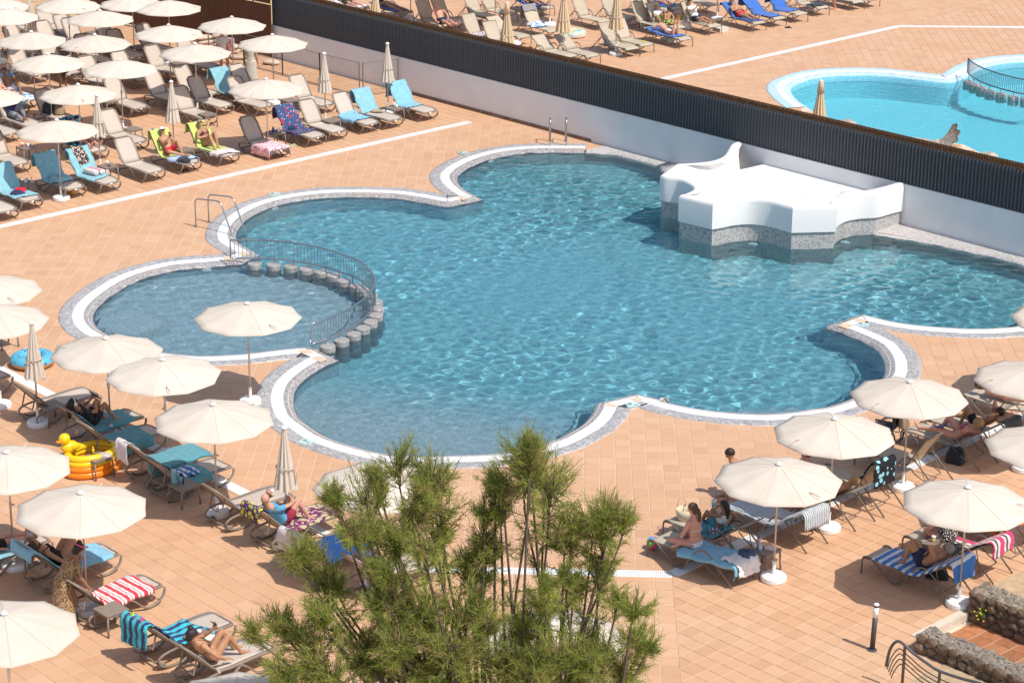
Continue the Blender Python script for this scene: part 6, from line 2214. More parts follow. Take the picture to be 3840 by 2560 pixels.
cl('beach_towel', find('sea creature'), 1.55, 2.75, 0.66, T_SEA, 'black towel with pale sea creatures over a lounger back', seed=44)
cl('beach_towel', find('black shorts'), 1.9, 2.6, 0.62, T_DARK, 'dark blue towel over the head of the lounger in the right row', seed=45)
cl('beach_towel', find('blue striped towel under the man drinking'), 0.25, 2.5, 0.72, T_BLUEST, 'blue and white striped towel under the man drinking', seed=46)
cl('beach_towel', find('pink striped towel'), 0.8, 2.4, 0.66, T_PINKST, 'pink and cream striped towel under the woman in the dotted swimsuit', seed=47)
cl('beach_towel', find('orange towel'), 0.4, 2.4, 0.72, T_ORANGE, 'orange towel on the lounger at the right edge', seed=48)
cl('beach_towel', find('lying on a white towel'), 0.1, 1.9, 0.68, T_WHITE, 'white towel under the man lying behind the screen', seed=50)
cl('beach_towel', find('sunbather on a blue towel'), 0.3, 1.9, 0.66, T_ROYAL, 'blue towel under the sunbather left of the white lamp pole', seed=51)
cl('clothes', find('patterned clothes'), 0.3, 1.2, 0.7, T_CLOTHES, 'patterned clothes spread on a lounger behind the screen', 'clothes', seed=52, fold=0.05)
cl('beach_towel', find('bright blue towel at the top'), 0.3, 1.6, 0.72, T_ROYAL, 'royal blue towel with a pink thing on it at the top', seed=53)
cl('shirt', find('grey shirt over its back'), 1.8, 2.6, 0.62, T_GREY, 'grey shirt over the back of a far terrace lounger', 'shirt', seed=54)
cl('beach_towel', find('grey shirt over its back'), 0.75, 1.35, 0.7, T_TIE, 'blue and white towel heaped on the far terrace', seed=55, fold=0.05)
cl('beach_towel', find('girl lying face down'), 0.35, 1.9, 0.66, T_ROYAL, 'blue towel under the girl lying face down', seed=56)
cl('beach_towel', find('sunbather at the top edge'), 0.3, 1.9, 0.66, T_ROYAL, 'blue towel under the sunbather at the top edge', seed=57)
cl('beach_towel', find('man in red trunks'), 0.2, 2.2, 0.62, T_ROYAL, 'blue towel under the man in red trunks', seed=58)
cl('beach_towel', find('right of the man in red trunks'), 0.25, 2.4, 0.7, T_ROYAL, 'royal blue towel on the lounger right of the red trunks', seed=59, fold=0.035)
cl('beach_towel', find('royal blue towel over its back'), 0.5, 2.7, 0.74, T_ROYAL, 'royal blue towel draped over a far lounger back', seed=60, fold=0.03)
cl('clothes', find('black clothes on its foot'), 0.2, 0.7, 0.6, T_DARK, 'black clothes on the foot of a far terrace lounger', 'clothes', seed=61, fold=0.05)
cl('beach_towel', find('black clothes on its foot'), 1.8, 2.7, 0.6, T_ROYAL, 'royal blue towel hanging behind the far lounger by the standing legs', seed=62)

# ---------------------------------------------------------------- people: one continuous body grown round a posed skeleton
V3 = Vector
def skin_mat(name, col):
    if name in MATS: return MATS[name]
    t = NT(name)
    co = t.coord()
    nz = t.n('TexNoise', Vector=co, Scale=9.0, Detail=4.0)
    c = t.ramp(nz, [(0.3, tuple(x * 0.88 for x in col)), (0.7, tuple(min(1, x * 1.08) for x in col))])
    t.set(Base_Color=c, Roughness=0.48)
    t.b.inputs['Subsurface Weight'].default_value = 0.08
    t.b.inputs['Subsurface Radius'].default_value = (0.03, 0.012, 0.006)
    t.b.inputs['Specular IOR Level'].default_value = 0.4
    t.bump(t.n('TexNoise', Vector=co, Scale=90.0, Detail=2.0), 0.1, 0.003)
    MATS[name] = t.m
    return t.m
SKIN = {'tan': (0.46, 0.235, 0.13), 'pale': (0.60, 0.37, 0.27), 'pink': (0.60, 0.30, 0.21), 'dark': (0.20, 0.095, 0.052), 'brown': (0.32, 0.16, 0.09)}
HAIRC = {'dark': (0.025, 0.014, 0.009), 'brown': (0.09, 0.045, 0.022), 'grey': (0.26, 0.24, 0.23), 'blond': (0.36, 0.22, 0.09)}

def loft(mb, secs, n=12):
    """closed tube through sections (centre, side vector, half width, half depth)"""
    o = len(mb.v)
    m = len(secs)
    for i, (c, side, a, b) in enumerate(secs):
        p = secs[max(0, i - 1)][0]; q = secs[min(m - 1, i + 1)][0]
        t = (q - p)
        t = t.normalized() if t.length > 1e-6 else V3((0, 0, 1))
        s = side - t * side.dot(t)
        s = s.normalized() if s.length > 1e-4 else t.orthogonal().normalized()
        d = t.cross(s)
        for k in range(n):
            an = 2 * math.pi * k / n
            mb.v.append(tuple(c + s * (a * math.cos(an)) + d * (b * math.sin(an))))
    for i in range(m - 1):
        for k in range(n):
            mb.f.append((o + i * n + k, o + i * n + (k + 1) % n, o + (i + 1) * n + (k + 1) % n, o + (i + 1) * n + k))
    mb.f.append(tuple(o + k for k in reversed(range(n))))
    mb.f.append(tuple(o + (m - 1) * n + k for k in range(n)))

def limb(mb, pts, rad, side=None, squash=1.0):
    """round limb with rounded ends"""
    P = [V3(p) for p in pts]
    side = V3(side) if side is not None else (P[-1] - P[0]).orthogonal()
    d0 = (P[0] - P[1]).normalized(); d1 = (P[-1] - P[-2]).normalized()
    secs = [(P[0] + d0 * rad[0] * 0.85, side, rad[0] * 0.4, rad[0] * 0.4 * squash), (P[0] + d0 * rad[0] * 0.5, side, rad[0] * 0.82, rad[0] * 0.82 * squash)]
    secs += [(p, side, r, r * squash) for p, r in zip(P, rad)]
    secs += [(P[-1] + d1 * rad[-1] * 0.5, side, rad[-1] * 0.82, rad[-1] * 0.82 * squash), (P[-1] + d1 * rad[-1] * 0.85, side, rad[-1] * 0.4, rad[-1] * 0.4 * squash)]
    loft(mb, secs)

def ball(mb, c, ax, ay, az, X, Y, Z, n=14, m=9, cut=None):
    """ellipsoid on axes X,Y,Z; cut=(lo,hi) keeps a latitude band of Z"""
    o = len(mb.v)
    lo, hi = cut or (-1.0, 1.0)
    for i in range(m + 1):
        s = lo + (hi - lo) * i / m
        s = max(-0.999, min(0.999, s))
        r = math.sqrt(1 - s * s)
        for k in range(n):
            a = 2 * math.pi * k / n
            mb.v.append(tuple(c + X * (ax * r * math.cos(a)) + Y * (ay * r * math.sin(a)) + Z * (az * s)))
    for i in range(m):
        for k in range(n):
            mb.f.append((o + i * n + k, o + i * n + (k + 1) % n, o + (i + 1) * n + (k + 1) % n, o + (i + 1) * n + k))
    mb.f.append(tuple(o + k for k in reversed(range(n))))
    mb.f.append(tuple(o + m * n + k for k in range(n)))

def ik(a, b, l1, l2, pole):
    a, b, pole = V3(a), V3(b), V3(pole)
    d = b - a
    L = min(d.length, (l1 + l2) * 0.995)
    u = d.normalized()
    x = (l1 * l1 - l2 * l2 + L * L) / (2 * L)
    h = math.sqrt(max(0.0, l1 * l1 - x * x))
    p = pole - u * pole.dot(u)
    p = p.normalized() if p.length > 1e-5 else u.orthogonal().normalized()
    return a + u * x + p * h, a + u * L

BODIES = []
def person(label, loc, rz, J, look, sex='m', skin='tan', hair=('short', 'dark'), wear=(), size=1.0, build=1.0, extras=None, spread=1.0, group=None):
    """J: pelvis, chest, neck, head, hipaxis, and per side knee/ankle/toe, elbow/wrist/finger direction (points in local metres)"""
    root = empty('person', loc, rz)
    tag(root, label, 'person', group)
    S, B = size, build
    Z3 = V3((0, 0, 1))
    side = V3(J.get('side', (0, 1, 0))).normalized()
    sh_side = V3(J.get('shoulder_side', side)).normalized()
    pel, chest, neck, head = (V3(J[k]) for k in ('pelvis', 'chest', 'neck', 'head'))
    up = (chest - pel).normalized()
    fem = sex == 'f'
    kid = sex == 'k'
    hw = (0.165 if fem else 0.155) * S * B
    ww = (0.125 if fem else 0.145) * S * B
    cw = (0.142 if fem else 0.165) * S * B
    sw = (0.155 if fem else 0.185) * S * (0.5 + 0.5 * B)
    dp = 0.105 * S * B
    body = MB()
    waist = (pel + chest) / 2
    torso = [(pel - up * 0.10 * S, side, hw * 0.55, dp * 0.75), (pel - up * 0.05 * S, side, hw * 0.92, dp * 1.0), (pel + up * 0.02 * S, side, hw, dp * 1.08), (waist, (side + sh_side), ww, dp * 0.92), (chest - up * 0.03 * S, sh_side, cw, dp * 1.08), (chest + (neck - chest) * 0.5, sh_side, sw * 0.98, dp * 0.98), (chest + (neck - chest) * 0.82, sh_side, sw * 0.78, dp * 0.72), (neck, sh_side, 0.065 * S, 0.06 * S), (neck + (head - neck) * 0.45, sh_side, 0.052 * S, 0.055 * S)]
    loft(body, torso, 16)
    fw = V3(look).normalized()
    hu = (head - neck).normalized()
    hu = (hu - fw * hu.dot(fw)).normalized()
    hs = fw.cross(hu)
    # head: skull, jaw, nose, ears
    ball(body, head + hu * 0.02 * S, 0.092 * S, 0.074 * S, 0.098 * S, fw, hs, hu)
    ball(body, head - hu * 0.055 * S + fw * 0.022 * S, 0.062 * S, 0.055 * S, 0.062 * S, fw, hs, hu)
    limb(body, [head + fw * 0.088 * S + hu * 0.015 * S, head + fw * 0.102 * S - hu * 0.022 * S], [0.010 * S, 0.015 * S])
    for s in (-1, 1):
        ball(body, head + hs * s * 0.076 * S - hu * 0.005 * S, 0.022 * S, 0.010 * S, 0.030 * S, fw, hs, hu, 8, 5)
    if fem:
        for s in (-1, 1):
            f_ = up.cross(sh_side)
            f_ = f_ if f_.dot(fw) >= -0.2 else -f_
            if 'front' in J: f_ = V3(J['front']).normalized()
            ball(body, chest + sh_side * s * 0.072 * S + f_ * dp * 0.75 - up * 0.0, 0.062 * S, 0.062 * S, 0.060 * S, f_, sh_side, up, 10, 6)
    fingers = MB()
    limbs_ = {}
    for s, nm in ((1, 'l'), (-1, 'r')):
        hip = pel + side * s * 0.092 * S * spread
        knee, ank, toe = (V3(J[k + nm]) for k in ('knee', 'ankle', 'toe'))
        limb(body, [hip, hip + (knee - hip) * 0.45, knee - (knee - hip) * 0.06], [0.088 * S * B, 0.078 * S * B, 0.056 * S])
        limb(body, [knee, knee + (ank - knee) * 0.32, knee + (ank - knee) * 0.7, ank], [0.054 * S, 0.056 * S, 0.042 * S, 0.034 * S])
        fd = (toe - ank).normalized()
        fs = fd.cross((knee - ank).normalized())
        fs = fs.normalized() if fs.length > 1e-3 else side
        heel = ank - (knee - ank).normalized() * 0.045 * S
        loft(body, [(heel - fd * 0.045 * S, fs, 0.020 * S, 0.018 * S), (heel - fd * 0.02 * S, fs, 0.032 * S, 0.032 * S), (heel + fd * 0.05 * S, fs, 0.036 * S, 0.036 * S), (heel + fd * 0.13 * S, fs, 0.044 * S, 0.024 * S), (heel + fd * 0.19 * S, fs, 0.040 * S, 0.015 * S), (heel + fd * 0.205 * S, fs, 0.026 * S, 0.010 * S)], 10)
        sho = chest + (neck - chest) * 0.62 + sh_side * s * sw * 0.98
        elb, wri = V3(J['elbow' + nm]), V3(J['wrist' + nm])
        limb(body, [sho, sho + (elb - sho) * 0.5, elb], [0.056 * S * (0.4 + 0.6 * B), 0.046 * S * (0.4 + 0.6 * B), 0.038 * S])
        limb(body, [elb, elb + (wri - elb) * 0.35, wri], [0.038 * S, 0.039 * S, 0.026 * S])
        hd = V3(J.get('hand' + nm, wri - elb)).normalized()
        ps = V3(J.get('palm' + nm, (0, 0, 1)))
        ps = ps - hd * ps.dot(hd)
        ps = ps.normalized() if ps.length > 1e-3 else hd.orthogonal().normalized()
        pw = hd.cross(ps)
        loft(body, [(wri, pw, 0.026 * S, 0.019 * S), (wri + hd * 0.03 * S, pw, 0.036 * S, 0.017 * S), (wri + hd * 0.085 * S, pw, 0.041 * S, 0.013 * S), (wri + hd * 0.098 * S, pw, 0.034 * S, 0.009 * S)], 10)
        for k, (off, ln_) in enumerate(((-0.030, 0.060), (-0.010, 0.072), (0.010, 0.078), (0.030, 0.068))):
            b0 = wri + hd * 0.085 * S + pw * off * S
            m1 = b0 + hd * ln_ * 0.5 * S - ps * 0.008 * S
            m2 = b0 + hd * ln_ * 0.88 * S - ps * 0.026 * S
            fingers.tube([tuple(b0), tuple(m1), tuple(m2)], [0.0092 * S, 0.0085 * S, 0.0068 * S], 6)
        tb = wri + hd * 0.03 * S - pw * 0.030 * S
        fingers.tube([tuple(tb), tuple(tb + hd * 0.030 * S - pw * 0.026 * S), tuple(tb + hd * 0.062 * S - pw * 0.030 * S - ps * 0.01 * S)], [0.012 * S, 0.0105 * S, 0.008 * S], 6)
        limbs_[nm] = dict(hip=hip, knee=knee, ank=ank, sho=sho, elb=elb, wri=wri)
    sk = skin_mat('skin_' + skin, SKIN[skin])
    bo = body.part('body', sk, root, True)
    rm = bo.modifiers.new('remesh', 'REMESH'); rm.mode = 'VOXEL'; rm.voxel_size = 0.0135 * S; rm.use_smooth_shade = True
    sm = bo.modifiers.new('smooth', 'SMOOTH'); sm.factor = 0.5; sm.iterations = 4
    BODIES.append((bo, fingers))
    # ---- face
    for s in (-1, 1):
        e = MB(); ball(e, head + fw * 0.082 * S + hs * s * 0.030 * S + hu * 0.018 * S, 0.010 * S, 0.014 * S, 0.008 * S, fw, hs, hu, 8, 5)
        e.part('eye', plain('eye_dark', (0.03, 0.02, 0.015), 0.2), root, True)
    mo = MB(); ball(mo, head + fw * 0.082 * S - hu * 0.052 * S, 0.007 * S, 0.022 * S, 0.007 * S, fw, hs, hu, 8, 5)
    mo.part('mouth', plain('lip_red', (0.32, 0.10, 0.08), 0.4), root, True)
    # ---- hair
    hk, hc = hair
    hm = plain('hair_' + hc, HAIRC[hc], 0.55, 0.3, 60.0, bump=0.6, bscale=90)
    if hk != 'bald':
        h = MB()
        dn = (hu * 0.78 - fw * 0.62).normalized()
        sdn = hs
        fdn = sdn.cross(dn)
        ball(h, head + hu * 0.022 * S - fw * 0.008 * S, 0.105 * S, 0.087 * S, 0.110 * S, fdn, sdn, dn, 16, 9, (-0.18, 1.0))
        if hk in ('bun', 'long', 'tail', 'curly'):
            ball(h, head - fw * 0.045 * S - hu * 0.03 * S, 0.06 * S, 0.075 * S, 0.085 * S, fw, hs, hu, 12, 7)
        if hk == 'bun':
            ball(h, head + hu * 0.125 * S - fw * 0.055 * S, 0.05 * S, 0.05 * S, 0.045 * S, fw, hs, hu, 12, 7)
        if hk == 'tail':
            limb(h, [head - fw * 0.09 * S - hu * 0.02 * S, head - fw * 0.12 * S - hu * 0.10 * S, head - fw * 0.10 * S - hu * 0.24 * S], [0.05 * S, 0.045 * S, 0.02 * S])
        if hk == 'long':
            limb(h, [head - fw * 0.06 * S, head - fw * 0.09 * S - hu * 0.14 * S, head - fw * 0.075 * S - hu * 0.30 * S], [0.08 * S, 0.075 * S, 0.04 * S], hs)
        if hk == 'curly':
            for k in range(26):
                d = V3((random.gauss(0, 1), random.gauss(0, 1), random.gauss(0, 1))).normalized()
                if d.dot(fw) > 0.35: d = d - fw * 0.9
                ball(h, head + d.normalized() * 0.095 * S + hu * 0.01, 0.035 * S, 0.035 * S, 0.035 * S, fw, hs, hu, 7, 4)
        ho = h.part('hair', hm, root, True)
    # ---- clothes
    def band(mb, a, b, add, cut0=1.0):
        """torso shell between heights a..b measured from pelvis (0) to neck (1)"""
        L = (neck - pel).length
        pts = []
        cum = [(t_[0] - pel).dot((neck - pel).normalized()) / L for t_ in torso[:8]]
        for i in range(9):
            t_ = a + (b - a) * i / 8
            w_ = np.interp(t_, cum, [x[2] for x in torso[:8]]); d_ = np.interp(t_, cum, [x[3] for x in torso[:8]])
            cc = V3([np.interp(t_, cum, [x[0][k] for x in torso[:8]]) for k in range(3)])
            sd = side * (1 - t_) + sh_side * t_
            pts.append((cc, sd, w_ + add, d_ + add))
        loft(mb, pts, 18)
    for item in wear:
        kind, mat = item[0], item[1]
        g = MB()
        if kind in ('shorts', 'trunks', 'trousers'):
            band(g, -0.20, 0.16, 0.014)
            ext = {'shorts': 0.62, 'trunks': 0.38, 'trousers': 1.0}[kind]
            for nm in 'lr':
                q = limbs_[nm]
                e_ = q['hip'] + (q['knee'] - q['hip']) * ext
                loft(g, [(q['hip'] - (q['knee'] - q['hip']) * 0.06, side, 0.095 * S * B, 0.095 * S * B), (q['hip'] + (q['knee'] - q['hip']) * ext * 0.5, side, 0.098 * S * B, 0.098 * S * B), (e_, side, 0.088 * S * B if ext < 1 else 0.075 * S, 0.088 * S * B if ext < 1 else 0.075 * S)], 14)
                if kind == 'trousers':
                    loft(g, [(q['knee'], side, 0.074 * S, 0.074 * S), (q['knee'] + (q['ank'] - q['knee']) * 0.5, side, 0.070 * S, 0.070 * S), (q['ank'], side, 0.058 * S, 0.058 * S)], 14)
        elif kind == 'bikini':
            band(g, -0.17, 0.055, 0.007)
            f_ = V3(J['front']).normalized() if 'front' in J else fw
            for s in (-1, 1):
                ball(g, chest + sh_side * s * 0.072 * S + f_ * dp * 0.80, 0.064 * S, 0.066 * S, 0.060 * S, f_, sh_side, up, 12, 7)
                g.tube([tuple(chest + sh_side * s * 0.072 * S + f_ * dp * 1.2 + up * 0.05 * S), tuple(neck + sh_side * s * 0.055 * S + f_ * 0.04), tuple(neck + sh_side * s * 0.03 * S - f_ * 0.062 * S)], 0.006, 5)
            ring = []
            for k in range(20):
                a = 2 * math.pi * k / 20
                dq = up.cross(sh_side)
                ring.append(tuple(chest - up * 0.035 * S + sh_side * ((cw + 0.006) * math.cos(a)) + dq * ((dp * 1.08 + 0.006) * math.sin(a))))
            g.tube(ring, 0.007, 5, closed=True)
        elif kind == 'swimsuit':
            band(g, -0.18, 0.74, 0.008)
            f_ = V3(J['front']).normalized() if 'front' in J else fw
            for s in (-1, 1):
                ball(g, chest + sh_side * s * 0.072 * S + f_ * dp * 0.76, 0.066 * S, 0.066 * S, 0.064 * S, f_, sh_side, up, 12, 7)
                g.tube([tuple(chest + up * 0.12 * S + sh_side * s * 0.10 * S + f_ * dp), tuple(neck + sh_side * s * 0.10 * S - up * 0.02), tuple(chest + up * 0.1 * S + sh_side * s * 0.09 * S - f_ * dp)], 0.010, 5)
        elif kind == 'top':
            band(g, 0.42, 0.86, 0.010)
            f_ = V3(J['front']).normalized() if 'front' in J else fw
            for s in (-1, 1):
                ball(g, chest + sh_side * s * 0.07 * S + f_ * dp * 0.76, 0.06 * S, 0.06 * S, 0.06 * S, f_, sh_side, up, 12, 7)
        elif kind in ('tshirt', 'dress'):
            band(g, -0.05 if kind == 'tshirt' else -0.15, 0.93, 0.016)
            for nm in 'lr':
                q = limbs_[nm]
                loft(g, [(q['sho'] - (q['elb'] - q['sho']) * 0.08, sh_side, 0.062 * S, 0.062 * S), (q['sho'] + (q['elb'] - q['sho']) * 0.3, sh_side, 0.062 * S, 0.062 * S), (q['sho'] + (q['elb'] - q['sho']) * 0.62, sh_side, 0.060 * S, 0.060 * S)], 12)
            if kind == 'dress':
                hem = V3(item[2]) if len(item) > 2 else pel - Z3 * 0.75
                w1, d1 = (item[3] if len(item) > 3 else (0.26, 0.22))
                secs = []
                for i in range(8):
                    t_ = i / 7
                    secs.append((pel + up * 0.05 + (hem - pel - up * 0.05) * t_, side, (hw + 0.02) * (1 - t_) + w1 * t_ + 0.01 * math.sin(i * 2.1), (dp * 1.15) * (1 - t_) + d1 * t_))
                loft(g, secs, 26)
        go = g.part({'bikini': 'bikini', 'top': 'bikini_top'}.get(kind, kind), mat, root, True)
    # ---- things worn
    for ex in (extras or ()):
        if ex[0] == 'cap':
            g = MB()
            ball(g, head + hu * 0.035 * S, 0.108 * S, 0.092 * S, 0.095 * S, fw, hs, hu, 16, 6, (0.0, 1.0))
            loft(g, [(head + hu * 0.04 * S + fw * 0.06 * S, hs, 0.075 * S, 0.010), (head + hu * 0.038 * S + fw * 0.13 * S, hs, 0.070 * S, 0.008), (head + hu * 0.03 * S + fw * 0.165 * S, hs, 0.045 * S, 0.006)], 10)
            g.part('cap', ex[1], root, True)
        if ex[0] == 'sunglasses':
            g = MB()
            for s in (-1, 1):
                ball(g, head + fw * 0.096 * S + hs * s * 0.034 * S + hu * 0.020 * S, 0.008 * S, 0.030 * S, 0.022 * S, fw, hs, hu, 10, 5)
                g.tube([tuple(head + fw * 0.092 * S + hs * s * 0.062 * S + hu * 0.024 * S), tuple(head + hs * s * 0.086 * S + hu * 0.012 * S)], 0.004, 5)
            g.part('sunglasses', plain('dark_lens', (0.012, 0.011, 0.010), 0.12), root, True)
        if ex[0] == 'headband':
            g = MB()
            g.tube([tuple(head + hu * 0.075 * S + fw * (0.088 * S * math.cos(a)) + hs * (0.082 * S * math.sin(a)) - fw * 0.01) for a in [2 * math.pi * k / 18 for k in range(18)]], 0.016, 6, closed=True)
            g.part('headband', ex[1], root, True)
        if ex[0] == 'headphones':
            g = MB()
            g.tube([tuple(head + hs * (0.105 * S * math.cos(a)) + hu * (0.125 * S * math.sin(a)) - fw * 0.015) for a in [math.pi * k / 12 for k in range(13)]], 0.014, 6)
            for s in (-1, 1): ball(g, head + hs * s * 0.10 * S, 0.045 * S, 0.022 * S, 0.05 * S, fw, hs, hu, 10, 6)
            g.part('headphones', M_WHITEP, root, True)
    return root

def held(name, lo_frame, p, rot, mb, mat, label, cat):
    root = mb.part(name, mat, None, False)
    M = Matrix.Translation(lo_frame[0]) @ Matrix.Rotation(lo_frame[1], 4, 'Z') @ Matrix.Translation(p) @ rot
    root.matrix_world = M
    tag(root, label, cat)
    return root

# ---- poses in lounger coordinates (x to the foot, z up, seat at SEAT_Z)
def lying_back(back_deg, legs='flat', arms='side', S=1.0, x0=0.10, roll=0.0, look=None):
    b = R(max(4, back_deg * 0.92))
    u = V3((-math.cos(b), 0, math.sin(b))); nrm_ = V3((math.sin(b), 0, math.cos(b)))
    pel = V3((x0, 0, SEAT_Z + 0.125 * S))
    chest = pel + u * 0.30 * S + nrm_ * 0.02
    neck = pel + u * 0.51 * S + nrm_ * 0.03
    head = neck + (u * 0.93 + nrm_ * 0.30).normalized() * 0.145 * S
    J = dict(pelvis=pel, chest=chest, neck=neck, head=head, side=(0, 1, 0), front=nrm_)
    lk = look or (nrm_ * 0.75 + V3((0.55, 0, 0.0)))
    th, sh = 0.42 * S, 0.42 * S
    for s, nm in ((1, 'l'), (-1, 'r')):
        hip = pel + V3((0, s * 0.092 * S, 0))
        lg = legs if isinstance(legs, str) else legs[0 if s > 0 else 1]
        if lg == 'flat':
            ank = V3((x0 + 0.83 * S, s * 0.13 * S, SEAT_Z + 0.075)); pole = V3((0, 0, 1)); toe = ank + V3((0.06, s * 0.03, 0.12))
        elif lg == 'bent':
            ank = V3((x0 + 0.50 * S, s * 0.11 * S, SEAT_Z + 0.085)); pole = V3((0, 0, 1)); toe = ank + V3((0.14, 0, -0.03))
        elif lg == 'high':
            ank = V3((x0 + 0.36 * S, s * 0.12 * S, SEAT_Z + 0.085)); pole = V3((0, 0, 1)); toe = ank + V3((0.14, 0, -0.03))
        elif lg == 'cross':
            ank = V3((x0 + 0.60 * S, -s * 0.06 * S, SEAT_Z + 0.10)); pole = V3((0, s * 1.0, 0.35)); toe = ank + V3((0.10, -s * 0.08, 0.02))
        else:
            ank = V3(lg); pole = V3((0, 0, 1)); toe = ank + V3((0.12, 0, 0.02))
        k, a = ik(hip, ank, th, sh, pole)
        J['knee' + nm], J['ankle' + nm], J['toe' + nm] = k, a, a + (toe - ank)
        sho = chest + (neck - chest) * 0.62 + V3((0, s * 0.17 * S, 0))
        ar = arms if isinstance(arms, str) else arms[0 if s > 0 else 1]
        if ar == 'side':
            w = pel + V3((0.08, s * 0.27 * S, 0.0)); pl_ = V3((0, s * 0.8, -0.3)); hd = V3((1, 0, -0.15))
        elif ar == 'belly':
            w = (pel + chest) / 2 + nrm_ * 0.14 * S + V3((0, s * 0.07, 0)); pl_ = V3((0, s, -0.2)); hd = V3((0, -s, 0.1))
        elif ar == 'hold':
            w = chest + nrm_ * 0.27 * S + V3((0.10, s * 0.075, 0.02)); pl_ = V3((0, s * 0.8, -0.8)); hd = V3((0.2, -s * 0.3, 0.9))
        elif ar == 'mouth':
            w = head + V3(lk).normalized() * 0.15 * S + V3((0.03, s * 0.05, -0.05)); pl_ = V3((0, s * 0.9, -0.6)); hd = V3((-0.3, -s * 0.3, 0.8))
        elif ar == 'behind':
            w = head - nrm_ * 0.03 + V3((0, s * 0.10, 0.02)); pl_ = V3((-0.2, s * 1.0, 0.45)); hd = V3((0, -s, 0.15))
        elif ar == 'knee':
            w = J['knee' + nm] + V3((-0.06, 0, 0.05)); pl_ = V3((0, s, 0.2)); hd = V3((1, 0, -0.2))
        else:
            w = V3(ar); pl_ = V3((0, s, -0.3)); hd = None
        e, w = ik(sho, w, 0.29 * S, 0.255 * S, pl_)
        J['elbow' + nm], J['wrist' + nm] = e, w
        if hd is not None: J['hand' + nm] = hd
        J['palm' + nm] = nrm_
    return J, lk

def lying_front(S=1.0, feet_up=False, x0=0.25, prop=False, rev=1):
    pel = V3((x0, 0, SEAT_Z + 0.115 * S))
    rise = 0.16 if prop else 0.02
    chest = V3((x0 - 0.30 * S, 0, SEAT_Z + 0.125 + rise * 0.6))
    neck = V3((x0 - 0.50 * S, 0, SEAT_Z + 0.14 + rise * 1.3))
    head = neck + V3((-0.12 * S, 0, 0.06 + rise * 0.4))
    lk = V3((-0.9, 0.2, -0.4)) if prop else V3((-0.45, 0.85, -0.1))
    J = dict(pelvis=pel, chest=chest, neck=neck, head=head, side=(0, 1, 0), front=(0, 0, -1))
    for s, nm in ((1, 'l'), (-1, 'r')):
        hip = pel + V3((0, s * 0.092 * S, 0))
        kn = hip + V3((0.42 * S, s * 0.03, -0.035))
        if feet_up:
            an = kn + V3((0.02, -s * 0.03, 0.41 * S)); toe = an + V3((0.05, 0, 0.12))
        else:
            an = kn + V3((0.41 * S, s * 0.02, -0.01)); toe = an + V3((0.13, 0, -0.04))
        J['knee' + nm], J['ankle' + nm], J['toe' + nm] = kn, an, toe
        sho = chest + (neck - chest) * 0.62 + V3((0, s * 0.17 * S, 0))
        w = V3((x0 - 0.78 * S, s * 0.10, SEAT_Z + 0.05)) if prop else V3((x0 - 0.66 * S, s * 0.16, SEAT_Z + 0.06))
        e, w = ik(sho, w, 0.29 * S, 0.255 * S, V3((0.1, s, -0.35)))
        J['elbow' + nm], J['wrist' + nm] = e, w
        J['hand' + nm] = V3((-0.7, -s * 0.6, 0)); J['palm' + nm] = (0, 0, 1)
    return J, lk

def sitting(S=1.0, x0=0.4, legs='cross', lean=0.1, arms='lap', look=(1, 0, -0.2), face=0.0):
    """upright on a seat, facing +x"""
    pel = V3((x0, 0, SEAT_Z + 0.12 * S))
    u = V3((lean, 0, 1)).normalized()
    chest, neck = pel + u * 0.30 * S, pel + u * 0.51 * S + V3((0.02, 0, 0))
    head = neck + V3((0.03, 0, 0.145 * S))
    J = dict(pelvis=pel, chest=chest, neck=neck, head=head, side=(0, 1, 0), front=(1, 0, 0))
    for s, nm in ((1, 'l'), (-1, 'r')):
        hip = pel + V3((0.02, s * 0.092 * S, 0))
        if legs == 'cross':
            ank = V3((x0 + 0.24 * S, -s * 0.14, SEAT_Z + 0.06)); pole = V3((0.55, s * 1.0, 0.15)); toe = ank + V3((0.04, -s * 0.12, 0))
        elif legs == 'down':
            ank = V3((x0 + 0.46 * S, s * 0.12, 0.09)); pole = V3((1, 0, 0.6)); toe = ank + V3((0.14, 0, -0.03))
        else:
            ank = V3((x0 + 0.45 * S, s * 0.11, SEAT_Z + 0.08)); pole = V3((0, 0, 1)); toe = ank + V3((0.14, 0, -0.02))
        k, a = ik(hip, ank, 0.42 * S, 0.42 * S, pole)
        J['knee' + nm], J['ankle' + nm], J['toe' + nm] = k, a, a + (toe - ank)
        sho = chest + (neck - chest) * 0.62 + V3((0, s * 0.17 * S, 0))
        ar = arms if isinstance(arms, str) else arms[0 if s > 0 else 1]
        if ar == 'lap': w = V3((x0 + 0.26 * S, s * 0.06, SEAT_Z + 0.22)); pl_ = V3((-0.4, s, -0.2))
        elif ar == 'knee': w = J['knee' + nm] + V3((-0.03, 0, 0.06)); pl_ = V3((-0.3, s, -0.2))
        elif ar == 'mouth': w = head + V3(look).normalized() * 0.14 * S + V3((0.02, s * 0.05, -0.06)); pl_ = V3((0, s, -0.7))
        else: w = V3((x0 - 0.05, s * 0.30, SEAT_Z + 0.10)); pl_ = V3((-0.6, s, 0))
        e, w = ik(sho, w, 0.29 * S, 0.255 * S, pl_)
        J['elbow' + nm], J['wrist' + nm] = e, w
        J['palm' + nm] = (0, 0, 1)
    return J, V3(look)

